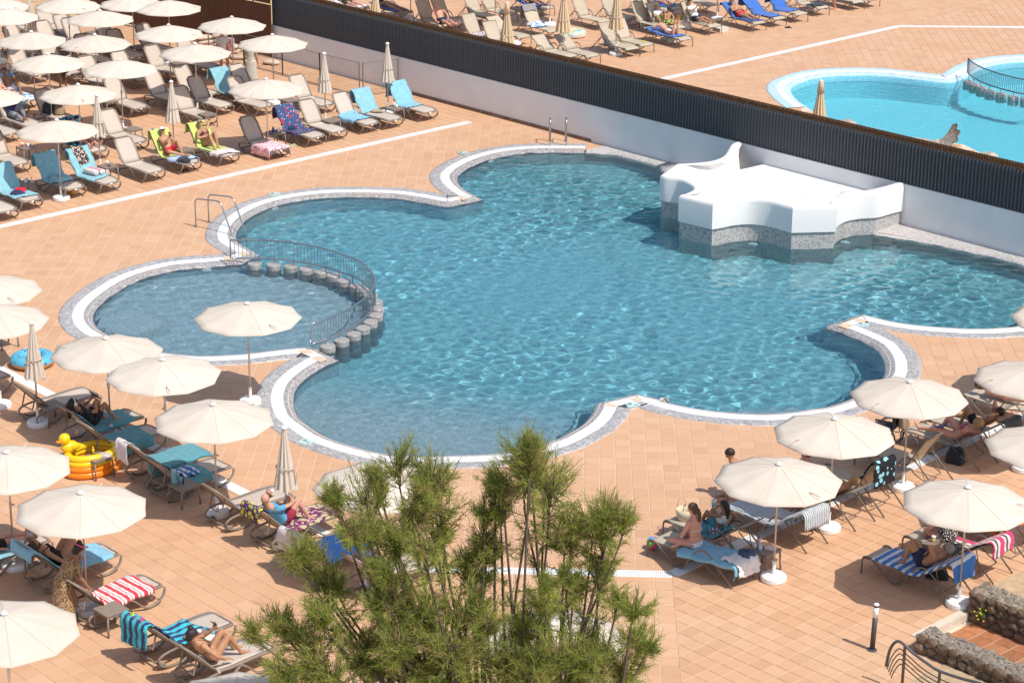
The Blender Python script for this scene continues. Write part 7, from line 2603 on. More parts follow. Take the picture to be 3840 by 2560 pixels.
def standing(S=1.0, bend=0.0, arms='side', look=(1, 0, -0.1), stride=0.06):
    """facing +x, feet on z=0"""
    hz = 0.90 * S
    pel = V3((-0.25 * math.sin(bend), 0, hz - 0.05 * bend))
    u = V3((math.sin(bend), 0, math.cos(bend)))
    chest, neck = pel + u * 0.30 * S, pel + u * 0.51 * S
    head = neck + (u * 0.9 + V3((0.1, 0, 0.3))).normalized() * 0.15 * S
    J = dict(pelvis=pel, chest=chest, neck=neck, head=head, side=(0, 1, 0), front=V3((math.cos(bend), 0, -math.sin(bend))))
    for s, nm in ((1, 'l'), (-1, 'r')):
        hip = pel + V3((0, s * 0.092 * S, 0))
        ank = V3((s * stride, s * 0.11 * S, 0.085 * S))
        k, a = ik(hip, ank, 0.425 * S, 0.425 * S, V3((1, s * 0.1, 0)))
        J['knee' + nm], J['ankle' + nm], J['toe' + nm] = k, a, a + V3((0.14, s * 0.03, -0.03))
        sho = chest + (neck - chest) * 0.62 + V3((0, s * 0.17 * S, 0))
        if arms == 'side': w = sho + V3((0.06, s * 0.07, -0.53 * S)); pl_ = V3((-1, s * 0.4, 0))
        elif arms == 'down': w = sho + V3((0.16, s * 0.02, -0.50 * S)); pl_ = V3((-1, s * 0.4, 0))
        else: w = sho + V3((0.24, s * -0.03, -0.36 * S)); pl_ = V3((-0.5, s, -0.3))
        e, w = ik(sho, w, 0.29 * S, 0.255 * S, pl_)
        J['elbow' + nm], J['wrist' + nm] = e, w
        J['palm' + nm] = (0, -s, 0)
    return J, V3(look)

def on(lo): return tuple(lo.location), lo.rotation_euler[2]
def ppl(label, lo, JL, **kw):
    loc, rz = on(lo)
    return person(label, loc, rz, JL[0], JL[1], **kw)

C_ = lambda n, c: plain('cloth_' + n, c, 0.85, 0.12, 12.0, bump=0.35, bscale=120)
RED, NAVY, BLACK, WHITE = C_('red', (0.60, 0.02, 0.04)), C_('navy', (0.02, 0.03, 0.08)), C_('black', (0.012, 0.012, 0.014)), C_('white', (0.76, 0.74, 0.74))
GREENC, BLUEC, MAROON, GREYC, DENIM = C_('green', (0.12, 0.56, 0.06)), C_('blue', (0.10, 0.33, 0.52)), C_('maroon', (0.30, 0.02, 0.045)), C_('grey', (0.24, 0.24, 0.26)), C_('denim', (0.06, 0.09, 0.17))
DOTS = fabric_print('black_white_dots', (0.014, 0.012, 0.012), (0.72, 0.66, 0.6), 34.0, 0.34)
DARKDOT = fabric_print('dark_speckled_cloth', (0.02, 0.018, 0.02), (0.5, 0.46, 0.42), 42.0, 0.2)
REDDOT = fabric_print('red_speckled', (0.42, 0.04, 0.06), (0.7, 0.45, 0.45), 60.0, 0.2)
PATT = fabric_print('burgundy_bikini_print', (0.10, 0.015, 0.025), (0.5, 0.28, 0.28), 40.0, 0.3)
def leopard():
    t = NT('leopard_print')
    co = t.coord()
    vo = t.n('TexVoronoi', Vector=co, Scale=30.0, Randomness=1.0)
    rg_ = t.ramp((vo, 'Distance'), [(0.0, (0.20, 0.10, 0.04)), (0.22, (0.03, 0.018, 0.01)), (0.42, (0.38, 0.24, 0.12))], 'CONSTANT')
    t.set(Base_Color=rg_, Roughness=0.85)
    return t.m
LEO = leopard()
PLEAT = fabric_stripe('pale_pleated', [(0.5, (0.62, 0.56, 0.46)), (0.5, (0.54, 0.48, 0.39))], 'Y', 0.05)

sc = []
# far left terrace
ppl('bare chested man in white shorts sitting on a blue towel, far left', find('blue and white towel'), lying_back(54, ('bent', 'flat'), ('side', (0.25, -0.42, 0.55)), look=V3((0.7, -0.5, 0.1))), skin='brown', hair=('short', 'dark'), wear=(('shorts', C_('lilac white', (0.66, 0.60, 0.66))),))
ppl('man in navy shirt and grey trousers lying at the left edge', find('grey trousers'), lying_back(40, ('bent', 'flat'), ('side', 'behind')), skin='brown', hair=('short', 'dark'), wear=(('tshirt', NAVY), ('trousers', GREYC)))
ppl('person in pale shorts lying under the front umbrella', find('dark teal towels under the front'), lying_back(40, 'flat', 'hold', x0=0.2), skin='pink', hair=('short', 'brown'), wear=(('shorts', C_('stone', (0.55, 0.5, 0.47))),))
ppl('person lying on their side with bare legs at the left edge', find('pair of bare legs'), lying_back(40, ('flat', 'flat'), 'side'), skin='pink', hair=('short', 'brown'), wear=(('trunks', NAVY),))
ppl('man with a white cap and red shorts looking at his phone', find('lime towel under the man'), lying_back(54, ('bent', 'cross'), ('side', 'hold')), skin='tan', hair=('short', 'grey'), wear=(('shorts', RED),), extras=(('cap', WHITE), ('sunglasses',)))
ppl('grey haired woman in a patterned bikini with one arm behind her head', find('lime towel under the woman'), lying_back(54, ('high', 'bent'), ('behind', 'belly'), look=V3((0.6, -0.5, 0.4))), sex='f', skin='tan', hair=('short', 'grey'), wear=(('bikini', PATT),), extras=(('sunglasses',),))
bp = G(*r_(560, 800, 0, 0), 0.2)
J, lk = standing(0.98, 1.15, 'down')
person('bare backed man bending down behind an umbrella, far left', (bp[0], bp[1] + 0.4, 0.012), R(165), J, lk, skin='dark', hair=('short', 'dark'), wear=(('shorts', NAVY),))
mp_ = G(*r_(2050, 700, 0, 0), 0)
J, lk = standing(1.02, 0.05, 'side', (0.8, 0, -0.6))
person('man in a white shirt and black shorts standing by the mesh fence', (mp_[0], mp_[1], 0.012), R(-45), J, lk, skin='pink', hair=('short', 'dark'), wear=(('tshirt', WHITE), ('shorts', BLACK)))
wp = G(*r_(2310, 790, 0, 0), 0)
J, lk = standing(0.97, 0.04, 'side', (0.7, 0.3, -0.4))
person('woman in a long pale pleated dress standing under an umbrella', (wp[0], wp[1], 0.012), R(75), J, lk, sex='f', skin='tan', hair=('bun', 'brown'), wear=(('dress', PLEAT, (0, 0, 0.20), (0.25, 0.22)),))
# near left terrace
ppl('person in a dark speckled shirt with headphones reading a dark book', find('reading a dark book'), lying_back(46, ('high', 'bent'), 'hold', look=V3((0.7, 0.0, -0.1))), skin='tan', sex='f', hair=('long', 'dark'), wear=(('tshirt', DARKDOT), ('shorts', DARKDOT)), extras=(('headphones',),))
ppl('woman in a black swimsuit lying with knees up and one arm raised', find('under the woman in the black swimsuit'), lying_back(36, ('high', 'high'), ('mouth', 'side'), x0=0.15, look=V3((0.3, 0.2, 0.9))), sex='f', skin='tan', hair=('curly', 'brown'), wear=(('swimsuit', BLACK),), build=1.1)
lp = G(349, 2320)
J, lk = standing(0.97, 0.62, 'down', (0.8, 0.2, -0.5), 0.08)
lpx = G(270, 2335)
person('woman in a leopard print dress bending over the red striped towel', (lpx[0], lpx[1], 0.012), R(40), J, lk, sex='f', skin='brown', hair=('bun', 'dark'), wear=(('dress', LEO, (-0.18, 0, 0.12), (0.27, 0.24)),), extras=(('headband', C_('pink', (0.6, 0.12, 0.3))),), build=1.1)
ppl('young woman with a bun in a brown bikini looking at her phone', find('woman holding a phone'), lying_back(50, ('bent', 'bent'), ('hold', 'side'), x0=0.12, look=V3((0.8, 0, -0.25))), sex='f', skin='tan', hair=('bun', 'dark'), wear=(('bikini', C_('brown', (0.12, 0.06, 0.04))),), extras=(('sunglasses',),))
ppl('bald man in a blue shirt and red shorts drinking from a cup', find('purple leaf towel'), lying_back(50, ('high', 'bent'), ('mouth', 'knee'), look=V3((0.85, 0.1, 0.2))), skin='pink', hair=('bald', 'grey'), wear=(('tshirt', BLUEC), ('shorts', MAROON)), extras=(('sunglasses',),), build=1.05)
ppl('person lying at the left edge beside the red towel', find('beside the red towel'), lying_back(46, ('flat', 'flat'), 'side'), skin='pink', hair=('short', 'dark'), wear=(('tshirt', RED), ('shorts', BLACK)))
# right row
lo = find('sitting cross-legged'); loc, rz = on(lo)
J, lk = sitting(1.0, 0.35, 'cross', 0.08, 'lap')
person('woman in a white bikini sitting cross-legged with her back turned', loc, rz, J, V3((0.9, 0.15, -0.25)), sex='f', skin='pink', hair=('tail', 'brown'), wear=(('bikini', WHITE),))
lo = find('girl with a drink'); loc, rz = on(lo)
J, lk = sitting(0.80, 0.15, 'up', -0.45, ('mouth', 'prop'), (0.9, 0.35, -0.1))
person('dark haired girl in a white top drinking from a cup', loc, rz, J, lk, sex='f', skin='brown', hair=('long', 'dark'), wear=(('top', WHITE), ('shorts', C_('teal', (0.05, 0.25, 0.3)))), size=0.80)
sp_ = np.array(G(*r_(1035, 905, 2300, 1500), 0.03))
J, lk = sitting(1.0, 0.0, 'down', 1.0, 'knee', (0.8, 0, -0.6))
person('person bending forward behind the umbrella, one bare leg showing', (sp_[0] + 0.46, sp_[1] + 0.05, 0.012), R(182), J, lk, skin='tan', hair=('short', 'dark'), wear=(('trunks', NAVY),))
hp = np.array(G(3024, 1700, 1.13))
J, lk = sitting(0.95, 0.0, 'down', 0.0, 'knee', (1, 0, -0.15))
person('short haired person with glasses sitting between the umbrellas', (hp[0] + 0.05, hp[1], 0.012), R(172), J, lk, skin='pink', hair=('short', 'brown'), wear=(('tshirt', C_('olive', (0.10, 0.12, 0.06))), ('shorts', GREYC)))
ppl('woman with outstretched legs and a patterned skirt in the right row', find('outstretched legs'), lying_back(34, ('flat', 'flat'), ('side', 'side'), x0=0.05), sex='f', skin='tan', hair=('short', 'blond'), wear=(('swimsuit', C_('print', (0.30, 0.18, 0.16))),))
ppl('blond woman in a red bikini with a book on her legs', find('red bikini'), lying_back(36, ('flat', 'bent'), ('mouth', 'belly'), x0=0.05, look=V3((0.6, -0.6, 0.1))), sex='f', skin='pink', hair=('curly', 'blond'), wear=(('bikini', REDDOT),))
ppl('man in black shorts and sunglasses with his hands by his head', find('man in black shorts'), lying_back(36, ('high', 'flat'), ('behind', 'mouth'), look=V3((0.8, 0.3, 0.2))), skin='tan', hair=('short', 'dark'), wear=(('shorts', BLACK),), extras=(('sunglasses',),))
lo = find('white bikini'); loc, rz = on(lo)
J, lk = lying_back(6, ('bent', 'flat'), ('belly', 'belly'), look=V3((0.2, -0.5, 0.85)))
person('woman in a white bikini lying flat at the right edge', (loc[0] - 0.2, loc[1] + 0.3, loc[2]), rz + math.pi + 0.25, J, lk, sex='f', skin='pink', hair=('curly', 'brown'), wear=(('bikini', C_('ivory', (0.70, 0.62, 0.52))),))
ppl('short haired man in dark shorts drinking on a blue striped towel', find('blue striped towel under the man'), lying_back(38, ('high', 'bent'), ('mouth', 'belly'), look=V3((0.8, 0.1, 0.35))), skin='tan', hair=('short', 'grey'), wear=(('shorts', NAVY),), extras=(('sunglasses',),))
lo = find('pink striped towel'); loc, rz = on(lo)
J, lk = sitting(0.98, 0.45, 'down', 0.25, 'knee', (0.8, 0.4, -0.3))
person('heavy woman in a black and white dotted swimsuit sitting bent forward', loc, rz, J, lk, sex='f', skin='pink', hair=('short', 'brown'), wear=(('swimsuit', DOTS),), build=1.45)
ppl('person in a lilac swimsuit lying on the orange towel', find('orange towel'), lying_back(46, ('flat', 'bent'), 'side'), sex='f', skin='pink', hair=('short', 'brown'), wear=(('swimsuit', C_('lilac', (0.42, 0.34, 0.48))),))
# far terrace
ppl('sunburnt man lying face down with a phone behind the screen', find('lying on a white towel'), (lambda a: a)(lying_front(1.0, False, 0.15, True)), skin='pink', hair=('short', 'brown'), wear=(('shorts', C_('olive dark', (0.06, 0.06, 0.03))),), build=1.1)
ppl('sunbather lying face down on a blue towel behind the screen', find('sunbather on a blue towel'), lying_front(1.0), skin='tan', sex='f', hair=('long', 'dark'), wear=(('bikini', C_('tan', (0.35, 0.18, 0.1))),))
ppl('bald man whose head shows just above the screen', find('behind the bald head'), lying_back(58, 'flat', 'side', x0=0.9), skin='pink', hair=('bald', 'grey'), wear=(('shorts', NAVY),))
ppl('sunbather lying behind the folded umbrella at the top edge', find('bright blue towel at the top'), lying_back(8, 'flat', 'side'), skin='tan', hair=('short', 'dark'), wear=(('trunks', BLACK),))
ppl('sunbather on a blue towel at the top edge with knees bent', find('sunbather at the top edge'), lying_back(8, ('bent', 'flat'), 'side'), skin='pink', hair=('short', 'brown'), wear=(('trunks', BLUEC),))
ppl('boy in green shorts sitting on a far terrace lounger', find('boy in green shorts'), lying_back(56, ('high', 'high'), ('knee', 'belly'), 0.78), sex='k', skin='tan', hair=('short', 'blond'), wear=(('tshirt', WHITE), ('shorts', GREENC)), size=0.78)
lo = find('boy in green shorts'); loc, rz = on(lo)
J, lk = sitting(0.74, 0.55, 'cross', -0.1, 'lap', (0.6, -0.7, -0.3))
person('boy with a black cap sitting beside the boy in green shorts', loc, rz, J, lk, sex='k', skin='tan', hair=('short', 'dark'), wear=(('shorts', C_('lime', (0.2, 0.6, 0.05))),), size=0.74, extras=(('cap', BLACK),))
ppl('girl in a floral bikini lying face down with her feet up', find('girl lying face down'), lying_front(0.92, True, 0.25, True), sex='f', skin='pink', hair=('tail', 'blond'), wear=(('bikini', fabric_print('floral_bikini', (0.65, 0.6, 0.55), (0.05, 0.3, 0.35), 40.0, 0.35)),), size=0.92)
ppl('man in a white shirt and dark shorts looking at his phone', find('man in a white shirt'), lying_back(56, ('flat', 'flat'), ('hold', 'hold'), look=V3((0.9, 0.1, -0.1))), skin='tan', hair=('short', 'dark'), wear=(('tshirt', WHITE), ('shorts', NAVY)))
ppl('man in bright red trunks lying back with sunglasses', find('under the man in red trunks'), lying_back(34, ('flat', 'flat'), ('side', 'belly')), skin='tan', hair=('short', 'grey'), wear=(('trunks', RED),), extras=(('sunglasses',),))
gp = G(*r_(615, 90, 2880, 0))
J, lk = standing(1.0, 0.0, 'side')
person('person standing at the top edge of whom only the legs show', (gp[0], gp[1], 0.012), R(200), J, lk, skin='tan', hair=('short', 'dark'), wear=(('shorts', T_ROYAL),))

# grow the skins, then add the fingers
dg = bpy.context.evaluated_depsgraph_get()
dg.update()
for bo, fingers in BODIES:
    ev = bo.evaluated_get(dg)
    me = bpy.data.meshes.new_from_object(ev)
    bm = bmesh.new(); bm.from_mesh(me)
    vs_ = [bm.verts.new(v) for v in fingers.v]
    for f in fingers.f:
        fc = bm.faces.new([vs_[i] for i in f]); fc.smooth = True
    bm.to_mesh(me); bm.free()
    me.name = 'body'
    mats = [m for m in bo.data.materials]
    bo.modifiers.clear()
    bo.data = me
    if not me.materials:
        for m in mats: me.materials.append(m)

# ---------------------------------------------------------------- small things lying about
def top_of(key): 
    o = TABS[key]
    return o.location, o.rotation_euler[2]
def on_table(key, dx, dy, z=0.426):
    loc, rz = top_of(key)
    c, s = math.cos(rz), math.sin(rz)
    return (loc[0] + dx * c - dy * s, loc[1] + dx * s + dy * c, loc[2] + z)
M_CLEAR = plain('clear_plastic', (0.70, 0.70, 0.68), 0.2, 0.05)
M_REDDR = plain('red_drink', (0.55, 0.04, 0.05), 0.2); M_YELDR = plain('yellow_drink', (0.75, 0.55, 0.10), 0.2); M_BLUDR = plain('blue_drink', (0.10, 0.45, 0.60), 0.2); M_BRNDR = plain('brown_drink', (0.16, 0.07, 0.03), 0.2); M_MILK = plain('pale_drink', (0.72, 0.66, 0.52), 0.3)
def cup(p, label, drink=None, h=0.115):
    o = empty('cup', p)
    tag(o, label, 'cup')
    lv = 0.55 if drink else 0.0
    if drink: MB().lathe([(0.0, 0.0), (0.031, 0.0), (0.031 + 0.009 * lv, h * lv), (0.0, h * lv + 0.001)], 14).part('drink', drink, o, True)
    MB().lathe([(0.031 + 0.009 * lv, h * lv + 0.001), (0.041, h), (0.039, h), (0.030 + 0.008 * lv, h * lv + 0.002)], 14).part('beaker', M_CLEAR, o, True)
    return o
def bottle(p, label, mat, capm, h=0.17, r=0.028):
    o = empty('lotion_bottle', p)
    tag(o, label, 'bottle')
    MB().lathe([(0.0, 0.0), (r, 0.0), (r, h * 0.7), (r * 0.6, h * 0.8)], 14).part('flask', mat, o, True)
    MB().lathe([(r * 0.6, h * 0.8), (r * 0.6, h), (0.0, h)], 12).part('cap', capm, o, True)
cup(on_table('drinks', -0.05, -0.1), 'cup of red drink on the table under the front umbrella', M_REDDR)
cup(on_table('drinks', 0.12, 0.0), 'empty cup beside the red drink', None)
cup(on_table('cups', -0.12, -0.1), 'cup of brown drink on the table at the left edge', M_BRNDR)
cup(on_table('cups', 0.0, 0.06), 'pale cup in the middle of the three at the left edge', M_MILK)
cup(on_table('cups', 0.12, -0.05), 'clear cup nearest the lotion bottle at the left edge')
bottle(on_table('cups', 0.17, 0.12), 'white lotion bottle beside three cups', M_WHITEP, plain('green_cap', (0.3, 0.45, 0.1), 0.4))
cup(on_table('ash', -0.1, 0.05), 'single cup beside an ashtray')
ao = MB().lathe([(0.0, 0.0), (0.045, 0.0), (0.05, 0.025), (0.04, 0.025), (0.036, 0.008), (0.0, 0.008)], 14).part('ashtray', M_BLK, None, True)
ao.location = on_table('ash', 0.1, -0.02); tag(ao, 'small black ashtray on the table by the empty lounger', 'ashtray')
cup(on_table('glass', -0.14, 0.1), 'clear glass at the far side of the table by the wall'); cup(on_table('glass', 0.1, 0.0), 'clear glass at the near side of the table by the wall')
cup(on_table('lotion', -0.15, 0.02), 'cup of dark drink beside the lotions', M_BRNDR); cup(on_table('lotion', 0.06, 0.08), 'clear cup among the lotions')
bottle(on_table('lotion', -0.03, -0.08), 'dark blue lotion bottle with a yellow cap', plain('blue_plastic', (0.03, 0.08, 0.35), 0.4), plain('yellow_cap', (0.8, 0.55, 0.02), 0.4))
bottle(on_table('lotion', 0.15, 0.0), 'white lotion bottle at the end of the lotion table', M_WHITEP, M_WHITEP)
bottle(on_table('duck', -0.02, 0.14), 'yellow lotion bottle on the table before the duck float', plain('yellow_plastic', (0.80, 0.50, 0.03), 0.4), plain('yellow_cap', (0.8, 0.55, 0.02), 0.4))
bottle(on_table('bottle', 0.0, 0.02), 'small dark bottle alone on a table', M_BLK, M_BLK, 0.12, 0.016)
cup(on_table('juice', -0.08, 0.08), 'cup of yellow juice beside the woman in black', M_YELDR)
cup(on_table('phone', 0.0, 0.05), 'cup of red slush beside the woman with a phone', M_REDDR)
cup(on_table('books', -0.14, 0.12), 'clear cup beside the books'); cup(on_table('books', -0.16, -0.02), 'cup of blue drink on the book table', M_BLUDR); cup(on_table('books', -0.06, 0.06), 'brown coffee cup on the book table', M_BRNDR)
bottle(on_table('books', 0.02, 0.17), 'pale insulated tumbler on the book table', plain('rose_tumbler', (0.60, 0.48, 0.44), 0.4), M_BRNDR, 0.2, 0.04)
cup(on_table('beer', 0.0, 0.1), 'cup of beer between the lower right loungers', M_YELDR)
for k, (dx, dy, m_, rz, z, l) in enumerate(((0.08, -0.08, (0.72, 0.62, 0.66), 0.25, 0.0, 'pink book lying flat on the side table'), (0.12, 0.04, (0.75, 0.42, 0.18), 0.5, 0.018, 'orange checked book on top of the pink one'))):
    p = on_table('books', dx, dy)
    o = empty('book', (p[0], p[1], p[2] + z + 0.001), R(45) + rz)
    tag(o, l, 'book')
    MB().box(-0.075, 0.075, -0.105, 0.105, 0.0, 0.003).part('cover', plain('book_cover_%d' % k, m_, 0.5, 0.3, 30), o)
    MB().box(-0.072, 0.074, -0.102, 0.102, 0.0032, 0.014 + 0.012 * k).part('pages', M_WHITEP, o)
    MB().box(-0.075, 0.075, -0.105, 0.105, 0.0142 + 0.012 * k, 0.0172 + 0.012 * k).part('cover', plain('book_cover_%d' % k, m_, 0.5, 0.3, 30), o)

def local(lo, p):
    c, s = math.cos(lo.rotation_euler[2]), math.sin(lo.rotation_euler[2])
    return (lo.location[0] + p[0] * c - p[1] * s, lo.location[1] + p[0] * s + p[1] * c, lo.location[2] + p[2])
def beach_ball(p, r, cols, label):
    o = empty('beach_ball', p)
    tag(o, label, 'ball')
    n = len(cols)
    for k, c in enumerate(cols):
        v, f = [], []
        m, q = 8, 4
        for i in range(m + 1):
            for j in range(q + 1):
                th_, ph_ = math.pi * i / m, 2 * math.pi * (k + j / q) / n
                v.append((r * math.sin(th_) * math.cos(ph_), r * math.sin(th_) * math.sin(ph_), r * math.cos(th_)))
        for i in range(m):
            for j in range(q):
                a = i * (q + 1) + j
                f.append((a, a + q + 1, a + q + 2, a + 1))
        link('panel', pymesh('panel', v, f, True), o, plain('ball_%s' % '_'.join('%d' % (x * 99) for x in c), c, 0.3))
    o.rotation_euler = (0.9, 0.5, 0.3)
bpt = G(*r_(365, 1320, 2300, 1500), 0.12)
beach_ball((bpt[0], bpt[1], 0.145), 0.13, [(0.1, 0.55, 0.05), (0.7, 0.05, 0.1), (0.1, 0.35, 0.7), (0.2, 0.6, 0.1), (0.75, 0.1, 0.2), (0.05, 0.3, 0.6)], 'green, red and blue beach ball under the cross-legged woman')
bpt = G(*q4(672, 785), 0.1)
beach_ball((bpt[0], bpt[1], 0.125), 0.11, [(0.85, 0.32, 0.02), (0.80, 0.27, 0.02), (0.88, 0.36, 0.03)], 'orange ball under the crumpled turquoise towel lounger')
bpt = G(*rG(1120, 205), 0.3)
beach_ball((bpt[0], bpt[1], 0.4), 0.12, [(0.1, 0.4, 0.7), (0.8, 0.1, 0.05), (0.9, 0.6, 0.05), (0.1, 0.5, 0.1)], 'many coloured ball on a bag on the far terrace')

def torus(name, p, R0, r0, mat, label, cat, tilt=(0, 0, 0), under=None):
    v, f = [], []
    n, m = 36, 14
    for i in range(n):
        a = 2 * math.pi * i / n
        for k in range(m):
            b = 2 * math.pi * k / m
            rr = r0 * (1 + 0.03 * math.sin(14 * a))
            v.append(((R0 + rr * math.cos(b)) * math.cos(a), (R0 + rr * math.cos(b)) * math.sin(a), rr * 0.9 * math.sin(b) + r0 * 0.9))
    for i in range(n):
        for k in range(m):
            f.append((i * m + k, ((i + 1) % n) * m + k, ((i + 1) % n) * m + (k + 1) % m, i * m + (k + 1) % m))
    me = pymesh(name, v, f, True)
    o = empty(name, p)
    o.rotation_euler = tilt
    tag(o, label, cat)
    mt = link('tube', me, o, mat)
    if under:
        me.materials.append(under)
        for poly in me.polygons:
            if poly.center.z < r0 * 0.75: poly.material_index = 1
    MB().lathe([(0.012, r0 * 1.75), (0.012, r0 * 1.9), (0.0, r0 * 1.92)], 8, Matrix.Translation((R0, 0, 0))).part('valve', M_CLEAR, o)
    return o
p = G(*rF(1265, 350), 0.15)
torus('swim_ring', (p[0], p[1], 0.012), 0.33, 0.15, fabric_print('lemon_ring_print', (0.45, 0.68, 0.72), (0.72, 0.48, 0.10), 7.0, 0.42, 0.35), 'pale blue swim ring with lemons on the far terrace', 'swim ring', under=M_WHITEP)
p = G(*r_(300, 960, 0, 960), 0.12)
torus('swim_ring', (p[0], p[1], 0.012), 0.36, 0.16, fabric_print('donut_ring_print', (0.10, 0.42, 0.62), (0.03, 0.05, 0.12), 9.0, 0.24, 0.35), 'blue swim ring behind the folded umbrella at the left edge', 'swim ring', under=plain('ring_tan', (0.45, 0.25, 0.10), 0.4))
p = G(*rG(745, 438), 0.4)
yo = MB().tube([(0.07 * math.cos(a), 0.07 * math.sin(a), 0.014) for a in [2 * math.pi * k / 20 for k in range(20)]], 0.013, 6, closed=True).part('dive_ring', plain('yellow_ring', (0.80, 0.62, 0.02), 0.4), None, True)
yo.location = (p[0], p[1], SEAT_Z + 0.03); tag(yo, 'yellow dive ring on an empty far terrace lounger', 'ring')

# duck float: orange tub with a yellow duck
p = G(*q14(850, 830), 0.15)
dk = empty('duck_float', (p[0], p[1], 0.012), R(43))
dk.scale = (1.12, 1.12, 1.12)
tag(dk, 'orange and yellow inflatable duck float behind the side table', 'float')
M_ORF = plain('orange_vinyl', (0.85, 0.24, 0.01), 0.28, 0.05); M_YEF = plain('yellow_vinyl', (0.88, 0.56, 0.01), 0.28, 0.05)
for k, (z, m_) in enumerate(((0.07, M_ORF), (0.18, M_ORF), (0.28, M_YEF), (0.37, M_YEF))):
    MB().tube([(0.52 * math.cos(a) * (1 - 0.03 * k), 0.36 * math.sin(a) * (1 - 0.03 * k), z) for a in [2 * math.pi * j / 30 for j in range(30)]], 0.072, 10, closed=True, up=(0, 0, 1)).part('tube', m_, dk, True)
b_ = MB(); ball(b_, V3((-0.34, 0.2, 0.50)), 0.17, 0.13, 0.12, V3((1, 0, 0)), V3((0, 1, 0)), V3((0, 0, 1))); b_.part('duck_body', M_YEF, dk, True)
b_ = MB(); ball(b_, V3((-0.44, 0.2, 0.68)), 0.11, 0.10, 0.11, V3((1, 0, 0)), V3((0, 1, 0)), V3((0, 0, 1))); b_.part('duck_head', M_YEF, dk, True)
b_ = MB(); ball(b_, V3((-0.55, 0.2, 0.655)), 0.07, 0.05, 0.022, V3((1, 0, 0)), V3((0, 1, 0)), V3((0, 0, 1))); b_.part('beak', M_ORF, dk, True)
b_ = MB(); ball(b_, V3((-0.28, 0.08, 0.53)), 0.10, 0.03, 0.07, V3((1, 0, 0)), V3((0, 1, 0)), V3((0, 0, 1))); b_.part('wing', M_YEF, dk, True)

def rag(name, p, sx, sy, mat, label, cat='cloth', seed=0, h=0.08, rz=0.0):
    """a heap of cloth or a soft bag resting on something"""
    rg = np.random.default_rng(seed)
    ph = rg.uniform(0, 6.28, 8)
    v, f = [], []
    n, m = 26, 12
    for i in range(m + 1):
        t = i / m
        for k in range(n):
            a = 2 * math.pi * k / n
            r = math.sin(math.pi * min(1, t * 0.62 + 0.0) ) if False else math.cos(t * math.pi / 2) ** 0.6
            wob = 1 + 0.14 * math.sin(3 * a + ph[0]) + 0.08 * math.sin(5 * a + ph[1] + 2 * t)
            z = h * math.sin(t * math.pi / 2) * (1 + 0.30 * math.sin(4 * a + ph[2]) * (1 - t)) + 0.14 * h * math.sin(9 * a + 5 * t + ph[3])
            v.append((sx * r * wob * math.cos(a), sy * r * wob * math.sin(a), max(0.002, z)))
    for i in range(m):
        for k in range(n):
            f.append((i * n + k, i * n + (k + 1) % n, (i + 1) * n + (k + 1) % n, (i + 1) * n + k))
    o = link(name, pymesh(name, v, f, True), None, mat)
    o.location = p; o.rotation_euler = (0, 0, rz)
    tag(o, label, cat)
    return o
rag('cap_and_clothes', local(find('blue towel and a red cap'), (0.45, 0.1, SEAT_Z + 0.035)), 0.16, 0.13, RED, 'red cap lying on the turquoise towel at the left edge', 'cap', 1, 0.11)
rag('clothes', local(find('blue towel and a red cap'), (0.62, -0.1, SEAT_Z + 0.035)), 0.20, 0.16, NAVY, 'navy clothes beside the red cap', 'clothes', 2, 0.09)
rag('crumpled_towel', local(find('crumpled teal towel'), (0.35, 0.0, SEAT_Z + 0.03)), 0.33, 0.30, T_TURQ, 'heap of turquoise towel on the lounger seat behind the front pole', 'towel', 3, 0.12)
rag('backpack', local(find('dark bag on its seat'), (0.15, 0.0, SEAT_Z + 0.02)), 0.30, 0.24, T_DARK, 'black backpack on a lounger in the far left rows', 'bag', 4, 0.34)
rag('bag', local(find('dark bag on its seat'), (0.45, 0.1, SEAT_Z + 0.02)), 0.20, 0.18, plain('khaki_cloth', (0.30, 0.21, 0.12), 0.9), 'khaki bag beside the black backpack', 'bag', 5, 0.24)
rag('bag', local(find('lime towel under the man'), (1.05, -0.15, SEAT_Z + 0.03)), 0.20, 0.20, T_DARK, 'black bag at the foot of the man with the white cap', 'bag', 6, 0.10)
rag('folded_towel', local(find('pale blue towel over its back'), (0.25, 0.1, SEAT_Z + 0.02)), 0.22, 0.09, fabric_print('tan_print', (0.45, 0.32, 0.16), (0.2, 0.2, 0.3), 20, 0.4), 'small rolled printed cloth on the seat under the pale turquoise towel', 'cloth', 7, 0.07)
rag('cloth', on_table('duck', 0.1, -0.08), 0.14, 0.11, plain('beige_cloth', (0.50, 0.42, 0.36), 0.9, 0.3), 'beige cloth heaped on the table before the duck float', 'cloth', 8, 0.07)
rag('printed_cloth', on_table('cloth', 0.02, 0.0), 0.14, 0.13, fabric_print('lemon_print', (0.10, 0.22, 0.05), (0.80, 0.62, 0.05), 16, 0.45), 'lemon print cloth on the table at the left edge', 'cloth', 9, 0.05)
rag('plate_of_food', on_table('plate', 0.0, 0.0), 0.10, 0.10, M_WHITEP, 'white plate with food beside the woman in the dress', 'plate', 10, 0.02)
rag('denim_shorts', local(find('sitting cross-legged'), (-0.72, -0.18, SEAT_Z + 0.14)), 0.17, 0.18, DENIM, 'blue denim shorts on the head end beside the white cloth', 'shorts', 11, 0.09)
rag('towel_heap', local(find('girl with a drink'), (0.35, 0.12, SEAT_Z + 0.03)), 0.26, 0.20, T_TEAL, 'heap of teal towel before the girl', 'towel', 12, 0.14)
